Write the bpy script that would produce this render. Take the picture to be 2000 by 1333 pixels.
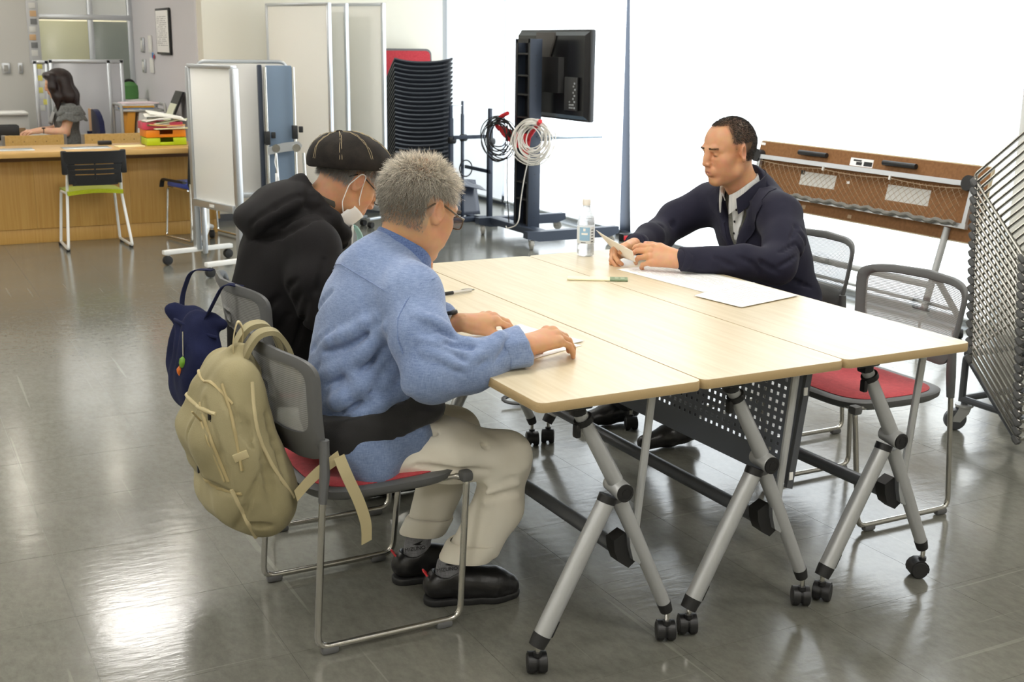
import bpy, bmesh, math, random
import numpy as np
from mathutils import Matrix, Vector
for o in list(bpy.data.objects): bpy.data.objects.remove(o)
SC = bpy.context.scene
COL = SC.collection
# ------------------------------------------------------------------ camera
cam_d = bpy.data.cameras.new('camera'); cam = bpy.data.objects.new('camera', cam_d); COL.objects.link(cam)
cam_d.sensor_width = 36.0; cam_d.lens = 42.877; cam_d.clip_start = 0.05; cam_d.clip_end = 200
_r = (0.886288, -0.463004, 0.010976); _u = (0.100666, 0.215721, 0.971252); _b = (-0.452061, -0.859705, 0.2378)
cam.matrix_world = Matrix(((_r[0], _u[0], _b[0], -1.26603), (_r[1], _u[1], _b[1], -2.27747), (_r[2], _u[2], _b[2], 1.5012), (0, 0, 0, 1)))
SC.camera = cam
cam_d.dof.use_dof = True; cam_d.dof.focus_distance = 3.5; cam_d.dof.aperture_fstop = 9.0
SC.view_settings.view_transform = 'Standard'; SC.view_settings.look = 'None'
SC.view_settings.gamma = 1.0; SC.view_settings.use_curve_mapping = False
SC.view_settings.exposure = 0.0
# ------------------------------------------------------------------ world (daylight outside the windows)
W = bpy.data.worlds.new('sky'); SC.world = W; W.use_nodes = True
wn = W.node_tree.nodes; wn['Background'].inputs[0].default_value = (0.86, 0.93, 1.0, 1); wn['Background'].inputs[1].default_value = 1.4
# ------------------------------------------------------------------ ceiling lamps: light strength (panels are built below)
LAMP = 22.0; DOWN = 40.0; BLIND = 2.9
def area(name, loc, sx, sy, power, col):
    l = bpy.data.lights.new(name, 'AREA'); l.shape = 'RECTANGLE'; l.size = sx; l.size_y = sy; l.energy = power; l.color = col
    o = bpy.data.objects.new(name, l); COL.objects.link(o); o.location = loc; return o

# ------------------------------------------------------------------ materials
MATS = {}
def mat(name, col, rough=.5, metal=0., spec=.5, noise=None, bump=None, trans=0., emit=None, estr=1., alpha=None, sheen=0., coat=0., obj_coords=True):
    """noise=(scale, colour2, stretch xyz, detail) mixes a second colour; bump=(scale, strength, stretch)"""
    if name in MATS: return MATS[name]
    m = bpy.data.materials.new(name); m.use_nodes = True; nt = m.node_tree; N = nt.nodes; L = nt.links
    b = N['Principled BSDF']
    def c4(c): return (c[0], c[1], c[2], 1)
    b.inputs['Base Color'].default_value = c4(col); b.inputs['Roughness'].default_value = rough; b.inputs['Metallic'].default_value = metal
    b.inputs['Specular IOR Level'].default_value = spec; b.inputs['Transmission Weight'].default_value = trans
    b.inputs['Sheen Weight'].default_value = sheen; b.inputs['Coat Weight'].default_value = coat
    if alpha is not None: b.inputs['Alpha'].default_value = alpha
    if emit: b.inputs['Emission Color'].default_value = c4(emit); b.inputs['Emission Strength'].default_value = estr
    if noise or bump:
        tc = N.new('ShaderNodeTexCoord')
    def mapped(stretch):
        mp = N.new('ShaderNodeMapping'); mp.inputs['Scale'].default_value = stretch
        L.new(tc.outputs['Object'], mp.inputs['Vector']); return mp.outputs['Vector']
    if noise:
        nz = N.new('ShaderNodeTexNoise'); nz.inputs['Scale'].default_value = noise[0]; nz.inputs['Detail'].default_value = noise[3] if len(noise) > 3 else 4
        L.new(mapped(noise[2] if len(noise) > 2 else (1, 1, 1)), nz.inputs['Vector'])
        rp = N.new('ShaderNodeValToRGB'); rp.color_ramp.elements[0].position = .35; rp.color_ramp.elements[1].position = .65
        rp.color_ramp.elements[0].color = c4(col); rp.color_ramp.elements[1].color = c4(noise[1])
        L.new(nz.outputs['Fac'], rp.inputs['Fac']); L.new(rp.outputs['Color'], b.inputs['Base Color'])
    if bump:
        nz = N.new('ShaderNodeTexNoise'); nz.inputs['Scale'].default_value = bump[0]; nz.inputs['Detail'].default_value = 5
        L.new(mapped(bump[2] if len(bump) > 2 else (1, 1, 1)), nz.inputs['Vector'])
        bp = N.new('ShaderNodeBump'); bp.inputs['Strength'].default_value = bump[1]; bp.inputs['Distance'].default_value = .004
        L.new(nz.outputs['Fac'], bp.inputs['Height']); L.new(bp.outputs['Normal'], b.inputs['Normal'])
    MATS[name] = m; return m
def weave(name, col, col2, scale, rough=.9, strength=.5, twill=None, blotch=None):
    """woven cloth: fine crossed waves give bump and thread colour"""
    if name in MATS: return MATS[name]
    m = mat(name, col, rough, sheen=.25, spec=.25); nt = m.node_tree; N = nt.nodes; L = nt.links; b = N['Principled BSDF']
    tc = N.new('ShaderNodeTexCoord')
    n1 = N.new('ShaderNodeTexNoise'); n1.inputs['Scale'].default_value = scale; n1.inputs['Detail'].default_value = 3
    mp = N.new('ShaderNodeMapping'); mp.inputs['Scale'].default_value = (1, 1, .12); L.new(tc.outputs['Object'], mp.inputs['Vector']); L.new(mp.outputs['Vector'], n1.inputs['Vector'])
    n2 = N.new('ShaderNodeTexNoise'); n2.inputs['Scale'].default_value = scale; n2.inputs['Detail'].default_value = 3
    mp2 = N.new('ShaderNodeMapping'); mp2.inputs['Scale'].default_value = (.12, .12, 1); L.new(tc.outputs['Object'], mp2.inputs['Vector']); L.new(mp2.outputs['Vector'], n2.inputs['Vector'])
    ad = N.new('ShaderNodeMath'); ad.operation = 'ADD'; L.new(n1.outputs['Fac'], ad.inputs[0]); L.new(n2.outputs['Fac'], ad.inputs[1])
    hf = N.new('ShaderNodeMath'); hf.operation = 'MULTIPLY'; hf.inputs[1].default_value = .5; L.new(ad.outputs[0], hf.inputs[0])
    src = hf.outputs[0]
    if blotch:
        n3 = N.new('ShaderNodeTexNoise'); n3.inputs['Scale'].default_value = blotch[0]; n3.inputs['Detail'].default_value = 6; L.new(tc.outputs['Object'], n3.inputs['Vector'])
        mx = N.new('ShaderNodeMix'); mx.inputs[0].default_value = blotch[1]; L.new(src, mx.inputs[2]); L.new(n3.outputs['Fac'], mx.inputs[3]); src = mx.outputs[0]
    rp = N.new('ShaderNodeValToRGB'); rp.color_ramp.elements[0].position = .36; rp.color_ramp.elements[1].position = .64
    rp.color_ramp.elements[0].color = (*col, 1); rp.color_ramp.elements[1].color = (*col2, 1)
    L.new(src, rp.inputs['Fac']); L.new(rp.outputs['Color'], b.inputs['Base Color'])
    bp = N.new('ShaderNodeBump'); bp.inputs['Strength'].default_value = strength; bp.inputs['Distance'].default_value = .0012
    L.new(hf.outputs[0], bp.inputs['Height']); L.new(bp.outputs['Normal'], b.inputs['Normal'])
    return m
def mesh_cloth(name, col, cover, scale, axis='Z'):
    """see-through woven mesh: holes between the threads are transparent"""
    if name in MATS: return MATS[name]
    m = mat(name, col, .7, spec=.3); nt = m.node_tree; N = nt.nodes; L = nt.links; b = N['Principled BSDF']; out = N['Material Output']
    tc = N.new('ShaderNodeTexCoord'); wv = N.new('ShaderNodeTexWave'); wv.bands_direction = axis; wv.inputs['Scale'].default_value = scale
    L.new(tc.outputs['Object'], wv.inputs['Vector'])
    rp = N.new('ShaderNodeMapRange'); rp.inputs['To Min'].default_value = cover-.25; rp.inputs['To Max'].default_value = min(1, cover+.3)
    L.new(wv.outputs['Fac'], rp.inputs['Value'])
    tr = N.new('ShaderNodeBsdfTransparent'); mx = N.new('ShaderNodeMixShader')
    L.new(rp.outputs['Result'], mx.inputs[0]); L.new(tr.outputs[0], mx.inputs[1]); L.new(b.outputs[0], mx.inputs[2]); L.new(mx.outputs[0], out.inputs['Surface'])
    return m
def lin(r, g, b):
    f = lambda v: (v/255/12.92 if v <= 10 else ((v/255+.055)/1.055)**2.4)
    return (f(r), f(g), f(b))

M_wall = mat('wall_paint', lin(226, 222, 208), .75, bump=(180, .06))
M_lav = mat('lavender_wall_paint', lin(214, 212, 216), .75, bump=(180, .06))
M_grey_wall = mat('grey_wall_paint', lin(196, 195, 190), .75)
M_ceil = mat('ceiling_paint', lin(235, 235, 230), .85)
M_alu = mat('aluminium', lin(206, 210, 214), .32, .85)
M_steel = mat('silver_paint', lin(184, 186, 186), .36, .45, bump=(400, .03))
M_chrome = mat('chrome', lin(222, 220, 214), .14, 1.)
M_satin = mat('satin_steel', lin(196, 194, 188), .24, 1.)
M_dgrey = mat('dark_grey_plastic', lin(96, 97, 97), .5, bump=(900, .05))
M_grey = mat('grey_metal', lin(96, 99, 104), .38, .5)
M_black = mat('black_plastic', lin(26, 26, 27), .42)
M_rubber = mat('black_rubber', lin(34, 34, 34), .6)
M_navy = mat('navy_painted_steel', lin(50, 58, 72), .45, .2)
M_white = mat('white_paper', lin(247, 246, 244), .8)
M_whiteplastic = mat('white_plastic', lin(236, 236, 232), .4)
M_red = weave('red_seat_fabric', lin(168, 46, 54), lin(196, 66, 74), 420)
M_mesh = mesh_cloth('grey_back_mesh', lin(150, 150, 147), .80, 60)
M_mesh_dark = mesh_cloth('grey_back_mesh_dense', lin(128, 128, 124), .8, 90)

# ------------------------------------------------------------------ mesh helpers
class MB:
    def __init__(s): s.v = []; s.f = []
    def add(s, v, f):
        o = len(s.v); s.v += [tuple(map(float, p)) for p in v]; s.f += [tuple(i+o for i in q) for q in f]; return s
    def box(s, c, d, bev=0., rot=None, seg=2):
        bm = bmesh.new(); bmesh.ops.create_cube(bm, size=1.)
        for v in bm.verts: v.co = Vector((v.co.x*d[0], v.co.y*d[1], v.co.z*d[2]))
        if bev > 0: bmesh.ops.bevel(bm, geom=list(bm.edges), offset=min(bev, min(d)*.49), segments=seg, affect='EDGES', profile=.5)
        if rot is not None: bmesh.ops.transform(bm, matrix=rot.to_4x4(), verts=bm.verts)
        bm.verts.ensure_lookup_table()
        for i, v in enumerate(bm.verts): v.index = i
        s.add([v.co + Vector(c) for v in bm.verts], [[v.index for v in f.verts] for f in bm.faces]); bm.free(); return s
    def tube(s, pts, r, n=10, closed=False, fil=0., caps=True, flat=None):
        P = [Vector(p) for p in pts]
        if fil > 0: P = fillet(P, fil, closed)
        m = len(P); rr = r if hasattr(r, '__len__') else [r]*m
        if len(rr) != m: rr = [rr[0] + (rr[-1]-rr[0])*i/(m-1) for i in range(m)]
        T = []
        for i in range(m):
            if closed: t = P[(i+1) % m]-P[i-1]
            else: t = P[min(i+1, m-1)]-P[max(i-1, 0)]
            T.append(t.normalized() if t.length > 1e-9 else Vector((0, 0, 1)))
        a = Vector((0, 0, 1)) if abs(T[0].z) < .9 else Vector((1, 0, 0))
        u = T[0].cross(a).normalized(); vs = []; fs = []
        for i in range(m):
            if i: 
                ax = T[i-1].cross(T[i])
                if ax.length > 1e-8: u = Matrix.Rotation(math.asin(min(1, ax.length)) if T[i-1].dot(T[i]) > 0 else math.pi-math.asin(min(1, ax.length)), 3, ax.normalized()) @ u
            u = (u - T[i]*u.dot(T[i])).normalized(); w = T[i].cross(u)
            for k in range(n):
                a_ = 2*math.pi*k/n; ca, sa = math.cos(a_), math.sin(a_)
                if flat: vs.append(P[i]+u*(ca*rr[i]*flat[0])+w*(sa*rr[i]*flat[1]))
                else: vs.append(P[i]+u*(ca*rr[i])+w*(sa*rr[i]))
        for i in range(m if closed else m-1):
            j = (i+1) % m
            for k in range(n): fs.append((i*n+k, i*n+(k+1) % n, j*n+(k+1) % n, j*n+k))
        if caps and not closed: fs.append(tuple(range(n-1, -1, -1))); fs.append(tuple((m-1)*n+k for k in range(n)))
        return s.add(vs, fs)
    def cyl(s, a, b, r, r2=None, n=16, bev=0.):
        r2 = r if r2 is None else r2; a = Vector(a); b = Vector(b)
        if bev > 0:
            d = (b-a).normalized(); return s.tube([a, a+d*bev*.01, a+d*bev, b-d*bev, b-d*bev*.01, b], [r-bev, r-bev*.7, r, r2, r2-bev*.7, r2-bev], n)
        return s.tube([a, b], [r, r2], n)
    def lathe(s, prof, c=(0, 0, 0), n=20, axis='Z'):
        vs = []; fs = []; m = len(prof)
        for (r, z) in prof:
            for k in range(n):
                a = 2*math.pi*k/n; x, y = r*math.cos(a), r*math.sin(a)
                p = {'Z': (x, y, z), 'Y': (x, z, y), 'X': (z, x, y)}[axis]; vs.append((p[0]+c[0], p[1]+c[1], p[2]+c[2]))
        for i in range(m-1):
            for k in range(n): fs.append((i*n+k, i*n+(k+1) % n, (i+1)*n+(k+1) % n, (i+1)*n+k))
        fs.append(tuple(range(n-1, -1, -1))); fs.append(tuple((m-1)*n+k for k in range(n))); return s.add(vs, fs)
    def prism(s, poly, f0, f1):
        """poly: list of 2-D points; f0/f1 map (a,b)->3-D point for the two faces"""
        n = len(poly); vs = [f0(*p) for p in poly]+[f1(*p) for p in poly]
        fs = [tuple(range(n-1, -1, -1)), tuple(range(n, 2*n))]+[(i, (i+1) % n, n+(i+1) % n, n+i) for i in range(n)]
        return s.add(vs, fs)
    def sheet(s, fn, nu, nv, th=0.):
        """fn(u,v)->point, u,v in 0..1; th gives it a thickness along its normal"""
        A = np.array([[fn(i/nu, j/nv) for j in range(nv+1)] for i in range(nu+1)], float)
        if th:
            du = np.gradient(A, axis=0); dv = np.gradient(A, axis=1); nn = np.cross(du, dv); nn /= np.linalg.norm(nn, axis=2, keepdims=True)+1e-12
            B = A - nn*th; q = (nu+1)*(nv+1); idx = lambda i, j: i*(nv+1)+j
            fs = []
            for i in range(nu):
                for j in range(nv):
                    a, b, c, d = idx(i, j), idx(i+1, j), idx(i+1, j+1), idx(i, j+1); fs += [(a, b, c, d), (q+d, q+c, q+b, q+a)]
            ed = [idx(i, 0) for i in range(nu)]+[idx(nu, j) for j in range(nv)]+[idx(i, nv) for i in range(nu, 0, -1)]+[idx(0, j) for j in range(nv, 0, -1)]
            for k in range(len(ed)): a, b = ed[k], ed[(k+1) % len(ed)]; fs.append((b, a, q+a, q+b))
            return s.add(list(A.reshape(-1, 3))+list(B.reshape(-1, 3)), fs)
        fs = [(i*(nv+1)+j, (i+1)*(nv+1)+j, (i+1)*(nv+1)+j+1, i*(nv+1)+j+1) for i in range(nu) for j in range(nv)]
        return s.add(list(A.reshape(-1, 3)), fs)
    def build(s, name, m, parent=None, smooth=35, loc=None):
        me = bpy.data.meshes.new(name); me.from_pydata(s.v, [], s.f); me.validate(); me.materials.append(m)
        return link_mesh(me, name, parent, smooth, loc)
def link_mesh(me, name, parent=None, smooth=35, loc=None):
    me.shade_smooth()
    if smooth < 180: me.set_sharp_from_angle(angle=math.radians(smooth))
    o = bpy.data.objects.new(name, me); COL.objects.link(o)
    if parent is not None: o.parent = parent
    if loc is not None: o.location = loc
    return o
def fillet(P, r, closed=False, n=6):
    out = []; m = len(P)
    for i in range(m):
        if not closed and i in (0, m-1): out.append(P[i]); continue
        a, b, c = P[i-1], P[i], P[(i+1) % m]; d1 = (a-b); d2 = (c-b); l = min(r, d1.length*.48, d2.length*.48)
        p, q = b+d1.normalized()*l, b+d2.normalized()*l
        for k in range(n+1):
            t = k/n; out.append(p*(1-t)**2+b*2*t*(1-t)+q*t*t)
    return out
def thing(name, label, cat, loc=(0, 0, 0), rz=0., group=None):
    o = bpy.data.objects.new(name, None); COL.objects.link(o); o.location = loc; o.rotation_euler = (0, 0, rz); o.empty_display_size = .05
    return tag(o, label, cat, group)
def tag(o, label, cat, group=None):
    o['label'] = label; o['category'] = cat
    if group: o['group'] = group
    return o
def struct(o): o['kind'] = 'structure'; return o
KIDS = {}
def dup(root, label, loc=None, rz=None):
    def cp(o, par):
        c = o.copy(); COL.objects.link(c)
        if par is not None: c.parent = par
        for ch in o.children: cp(ch, c)
        return c
    r = cp(root, None)
    if loc is not None: r.location = loc
    if rz is not None: r.rotation_euler = (0, 0, rz)
    r['label'] = label; return r
def rotz(a): return Matrix.Rotation(a, 3, 'Z')
def superell(a, b, e, n):
    out = []
    for k in range(n):
        t = 2*math.pi*k/n; c, s_ = math.cos(t), math.sin(t)
        out.append((a*math.copysign(abs(c)**(2/e), c), b*math.copysign(abs(s_)**(2/e), s_)))
    return out
# ================================================================== SETTING
def floor_material():
    m = mat('vinyl_floor', lin(128, 127, 117), .17, spec=.75); nt = m.node_tree; N = nt.nodes; L = nt.links; b = N['Principled BSDF']
    g = N.new('ShaderNodeNewGeometry')
    def noise(scale, stretch, det, rough=.6):
        mp = N.new('ShaderNodeMapping'); mp.inputs['Scale'].default_value = stretch; mp.inputs['Rotation'].default_value = (0, 0, .3); L.new(g.outputs['Position'], mp.inputs['Vector'])
        n = N.new('ShaderNodeTexNoise'); n.inputs['Scale'].default_value = scale; n.inputs['Detail'].default_value = det; n.inputs['Roughness'].default_value = rough; L.new(mp.outputs['Vector'], n.inputs['Vector']); return n.outputs['Fac']
    def ramp(src, p0, c0, p1, c1):
        r = N.new('ShaderNodeValToRGB'); e = r.color_ramp.elements; e[0].position = p0; e[0].color = (*c0, 1); e[1].position = p1; e[1].color = (*c1, 1); L.new(src, r.inputs['Fac']); return r.outputs['Color']
    def mix(a, bb, fac, mode='MIX'):
        x = N.new('ShaderNodeMix'); x.data_type = 'RGBA'; x.blend_type = mode; 
        if hasattr(fac, 'links'): L.new(fac, x.inputs[0])
        else: x.inputs[0].default_value = fac
        L.new(a, x.inputs[6]); L.new(bb, x.inputs[7]); return x.outputs[2]
    base = ramp(noise(2.2, (1, 1, 1), 8), .3, lin(104, 104, 96), .7, lin(122, 121, 112))
    fine = ramp(noise(40, (1, .5, 1), 9, .75), .36, lin(92, 91, 83), .6, lin(124, 123, 114))
    c = mix(base, fine, .42)
    dk = ramp(noise(34, (.5, 1.6, 1), 6, .7), .66, (0, 0, 0), .74, (1, 1, 1))
    dark = N.new('ShaderNodeRGB'); dark.outputs[0].default_value = (*lin(62, 60, 54), 1)
    x = N.new('ShaderNodeMath'); x.operation = 'MULTIPLY'; x.inputs[1].default_value = .28; L.new(dk, x.inputs[0])
    c = mix(c, dark.outputs[0], x.outputs[0])
    # long thin scuffs
    sc = ramp(noise(7, (.12, 5, 1), 3, .4), .695, (0, 0, 0), .72, (1, 1, 1)); sc2 = ramp(noise(7, (5, .12, 1), 3, .4), .695, (0, 0, 0), .72, (1, 1, 1))
    ad = N.new('ShaderNodeMath'); ad.operation = 'MAXIMUM'; L.new(sc, ad.inputs[0]); L.new(sc2, ad.inputs[1])
    y = N.new('ShaderNodeMath'); y.operation = 'MULTIPLY'; y.inputs[1].default_value = .22; L.new(ad.outputs[0], y.inputs[0])
    lt = N.new('ShaderNodeRGB'); lt.outputs[0].default_value = (*lin(170, 168, 158), 1)
    c = mix(c, lt.outputs[0], y.outputs[0]); L.new(c, b.inputs['Base Color'])
    rr = N.new('ShaderNodeMapRange'); rr.inputs['To Min'].default_value = .10; rr.inputs['To Max'].default_value = .22; L.new(noise(5, (1, 1, 1), 7), rr.inputs['Value']); L.new(rr.outputs['Result'], b.inputs['Roughness'])
    bp = N.new('ShaderNodeBump'); bp.inputs['Strength'].default_value = .22; bp.inputs['Distance'].default_value = .003
    L.new(noise(30, (.35, 1, 1), 4), bp.inputs['Height']); L.new(bp.outputs['Normal'], b.inputs['Normal'])
    return m
M_floor = floor_material()
M_joint = mat('floor_joint', lin(104, 103, 95), .5)
floor = struct(MB().box((0, 4.5, -.051), (14, 22, .1)).build('floor', M_joint))
TS = .45
tile_me = None
cx0, cy0 = -1.266, -2.277
cells = [(i, j) for i in range(-14, 16) for j in range(-14, 34)]
def in_view(i, j):
    x, y = (i+.5)*TS-cx0, (j+.5)*TS-cy0
    d = .452*x+.8597*y; s_ = .886*x-.463*y
    return d > 1.9 and abs(s_) < d*.47+.45
near = sorted([c for c in cells if in_view(*c) and c[0]*TS < 4.0], key=lambda c: (c[0]*TS-cx0)**2+(c[1]*TS-cy0)**2)[:290]
for k, (i, j) in enumerate(near):
    if tile_me is None:
        t = MB().box((0, 0, -.0007), (TS-.0009, TS-.0009, .0014)).build('tile', M_floor, floor); tile_me = t.data
    else:
        t = bpy.data.objects.new('tile', tile_me); COL.objects.link(t); t.parent = floor
    t.location = ((i+.5)*TS, (j+.5)*TS, 0)
ns = set(near); rest = MB()
for (i, j) in cells:
    if (i, j) in ns: continue
    x, y, h = i*TS, j*TS, TS-.0009
    rest.add([(x, y, 0), (x+h, y, 0), (x+h, y+h, 0), (x, y+h, 0)], [(0, 1, 2, 3)])
rt = rest.build('tile_field', M_floor, floor); rt['kind'] = 'stuff'

H_C = 2.75
struct(MB().box((-.2, 4.5, H_C+.06), (14.4, 22, .12)).build('ceiling', M_ceil))
struct(MB().box((2.325, 8.09, H_C/2), (2.15, .18, H_C)).build('wall_back', M_wall))
struct(MB().box((1.30, 9.54, H_C/2), (.12, 2.72, H_C)).build('wall_side', M_lav))
struct(MB().box((3.34, 8.75, H_C/2), (.12, 1.14, H_C)).build('wall_recess', M_wall))
struct(MB().box((3.75, 9.4, H_C/2), (.9, .16, H_C)).build('wall_recess_end', mat('white_wall_paint', lin(236, 238, 240), .7)))
MW = MATS['white_wall_paint']
struct(MB().box((4.16, 8.66, H_C/2), (.2, 1.3, H_C)).build('wall_right', MW))
struct(MB().box((4.16, -2.1, H_C/2), (.2, 8.6, H_C)).build('wall_right_front', mat('pale_grey_wall_paint', lin(205, 205, 202), .7)))
struct(MB().box((4.16, 5.1, 2.66), (.2, 5.82, .18)).build('wall_right_header', MW))
struct(MB().box((-3.3, 10.88, H_C/2), (7.16, .16, H_C)).build('wall_far', M_grey_wall))
struct(MB().box((-6.7, 4, H_C/2), (.16, 20, H_C)).build('wall_left', M_wall))
struct(MB().box((-1, -6, H_C/2), (12, .16, H_C)).build('wall_front', M_wall))
struct(MB().box((1.0, 13.6, H_C/2), (4.4, .16, H_C)).build('wall_room_beyond', mat('cream_wall_paint', lin(226, 220, 198), .8)))
struct(MB().box((2.325, 7.99, .03), (2.15, .02, .06)).build('baseboard_back', M_grey))
struct(MB().box((1.232, 9.4, .03), (.016, 2.8, .06)).build('baseboard_side', M_grey))
struct(MB().box((4.05, 8.66, .04), (.02, 1.3, .08)).build('baseboard_right', M_navy))
# window: frame, mullions, panes, daylight outside
M_glass = mat('window_glass', (1, 1, 1), .02, trans=1.)
win = struct(MB().box((4.16, 8.0, 1.28), (.1, .06, 2.56)).build('window_1', M_alu))
fr = MB()
for y in (8.0, 5.84, 4.0, 2.2): fr.box((4.16, y, 1.28), (.09, .07, 2.56), .004)
fr.box((4.16, 5.1, .035), (.12, 5.8, .07), .004); fr.box((4.16, 5.1, 2.55), (.1, 5.8, .06), .004)
fr.build('window_frame', M_alu, win)
for y0, y1 in ((5.88, 7.97), (4.04, 5.8), (2.24, 3.96)):
    MB().box((4.17, (y0+y1)/2, 1.29), (.008, y1-y0, 2.46)).build('pane', M_glass, win)
mull = struct(MB().box((4.10, 5.94, 1.3), (.05, .30, 2.6), .004).build('trim_1', M_navy))
struct(MB().box((4.10, 5.80, .02), (.14, .30, .04), .004).build('trim_2', M_navy))
# roller blinds glowing with the daylight behind them
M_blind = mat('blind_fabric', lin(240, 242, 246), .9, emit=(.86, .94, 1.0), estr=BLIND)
def blind(label, e0, e1, n=24):
    """e0/e1: (y at top, y at bottom) of its two side edges"""
    r = thing('roller_blind', label, 'blind', (4.03, (e0[0]+e1[0])/2, 0), 0, 'roller blinds on the window wall')
    y0 = r.location.y
    fn = lambda u, v: (.010*math.sin(u*5)*(1-v)*0+0., (e0[1]+(e0[0]-e0[1])*v**.8)*(1-u)+(e1[1]+(e1[0]-e1[1])*v**.8)*u-y0, .045+2.45*v)
    MB().sheet(fn, 6, n, .0015).build('fabric', M_blind, r)
    b0, b1 = min(e0[1], e1[1])-y0, max(e0[1], e1[1])-y0
    MB().tube([(0, b0, .038), (0, b1, .038)], .014, 10).build('hem_bar', M_alu, r)
    MB().tube([(.0, b0, 2.51), (0, b1, 2.51)], .03, 12).build('roller', M_alu, r)
    return r
blind('white roller blind behind the television, its right edge at the dark gap', (7.98, 7.98), (5.960, 5.960))
blind('white roller blind right of the dark gap, behind the man in the navy jacket', (5.945, 5.79), (4.02, 4.02))
blind('white roller blind above the folded brown table, farthest right', (4.005, 4.005), (2.24, 2.24))

# ceiling lamps
M_lamp = mat('lamp_diffuser', (1, 1, 1), .6, emit=(1., .965, .91), estr=LAMP)
M_down = mat('downlight_lens', (1, 1, 1), .6, emit=(1., .93, .8), estr=DOWN)
M_wall_glow = mat('wall_glow_sheet', lin(236, 240, 246), .9, emit=(.86, .93, 1.0), estr=.62)
M_blind_keep = M_blind; M_blind = M_wall_glow
b4 = blind('glowing white sheet added over the end wall, left of the television', (9.28, 9.28), (8.04, 8.04)); M_blind = M_blind_keep  # emissive sheet added to brighten the end wall, no window behind it
def lamp(x, y, sx, sy, label):
    r = thing('ceiling_light', label, 'ceiling light', (x, y, H_C), 0, 'square ceiling lights')
    MB().box((0, 0, -.03), (sx+.06, sy+.06, .06), .006).build('housing', M_whiteplastic, r)
    MB().box((0, 0, -.063), (sx, sy, .01), .003).build('diffuser', M_lamp, r)
def down(x, y, label):
    r = thing('downlight', label, 'ceiling light', (x, y, H_C), 0, 'round downlights')
    MB().lathe([(.11, 0), (.11, -.012), (.085, -.016)], n=24).build('rim', M_whiteplastic, r)
    MB().lathe([(.084, -.010), (.084, -.019), (.01, -.0195)], n=24).build('lens', M_down, r)
lab = {0: 'square ceiling light nearest the windows', 1: 'square ceiling light over the tables', 2: 'square ceiling light left of the tables', 3: 'square ceiling light nearest the left wall'}
row = {6.3: 'far row, towards the counter', 3.3: 'third added row from the camera end', .9: 'second added row from the camera end', -1.5: 'added row behind the camera', -3.9: 'last unseen row behind the camera'}
for y in (6.3, 3.3, .9, -1.5, -3.9):  # rows short of the far one are extra lamps, added for fill
    for i, x in enumerate((2.7, .2, -2.2, -4.6)):
        if y == 6.3 and i == 0: continue
        lamp(x, y, .6, .6, 'lit '+lab[i]+', '+row[y])
DL = ['lit round downlight '+q for q in ('over the switch plates of the far grey wall', 'over the woman at the office desk', 'over the grey paper trolley', 'in the far left of the office', 'over the document trays', 'over the tall dark chair stack', 'in front of the television', 'left of the tables, far side', 'in the room beyond the glass')]
lamp(-2.4, 9.2, .6, .6, 'added unseen fill panel over the left of the office'); lamp(-1.5, 10.0, .6, .6, 'added unseen fill panel over the woman and her desk')  # panels added out of view to brighten the office walls
for x, y in ((-.25, 11.0-.6), (-.33, 9.0), (.64, 9.9), (-2.2, 9.6), (.75, 7.6), (2.5, 6.9), (2.6, 4.6), (-1.6, 4.5), (1.2, 12.2)):
    down(x, y, DL[0]); DL.pop(0)
# ================================================================== FLIP-TOP TABLES
M_lam = mat('pale_wood_laminate', lin(205, 190, 158), .34, noise=(9, lin(214, 201, 172), (9, .5, 9), 6), spec=.45)
M_edge = mat('wood_edge_band', lin(188, 164, 122), .5, noise=(30, lin(172, 147, 104), (20, 1, 40), 4))
M_board = mat('brown_fibreboard', lin(126, 84, 44), .7, noise=(60, lin(140, 96, 54), (1, 1, 1), 6))
def rrect(x0, y0, x1, y1, r, n=6):
    out = []
    for cx, cy, a0 in ((x1-r, y0+r, -90), (x1-r, y1-r, 0), (x0+r, y1-r, 90), (x0+r, y0+r, 180)):
        for k in range(n+1): a = math.radians(a0+90*k/n); out.append((cx+r*math.cos(a), cy+r*math.sin(a)))
    return out
def caster(parent, x, y, z_top, yaw, rw=.026, name='caster'):
    """twin wheel hooded caster: parent gets one part with wheel sub-parts"""
    R = rotz(yaw); P = lambda a, b, c: tuple(Vector((x, y, 0))+R @ Vector((a, b, c)))
    h = MB()
    arc = [(rw*1.08*math.cos(a), rw*1.04+rw*1.08*math.sin(a)) for a in [math.radians(-20+i*25) for i in range(10)]]
    prof = arc + [(p[0]*.88, rw+(p[1]-rw)*.88) for p in arc[::-1]]
    h.prism([(a-.012, b) for a, b in prof], lambda a, b: P(a, -.0225, b), lambda a, b: P(a, .0225, b))
    h.prism([(a-.012, b) for a, b in arc], lambda a, b: P(a, -.0035, b), lambda a, b: P(a, .0035, b))
    h.cyl(P(0, 0, rw*1.9), P(0, 0, rw*2.1+.006), .011, n=12)
    o = h.build(name, M_black, parent)
    MB().cyl(P(0, 0, rw*2.1), P(0, 0, z_top), .0065, n=10).build('stem', M_chrome, o)
    for s_ in (-1, 1):
        MB().cyl(P(-.012, s_*.0045, rw), P(-.012, s_*.0245, rw), rw, n=22, bev=.004).build('wheel', M_rubber, o)
    return o
TW, TL, TH = .4485, 1.723, .72
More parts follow.
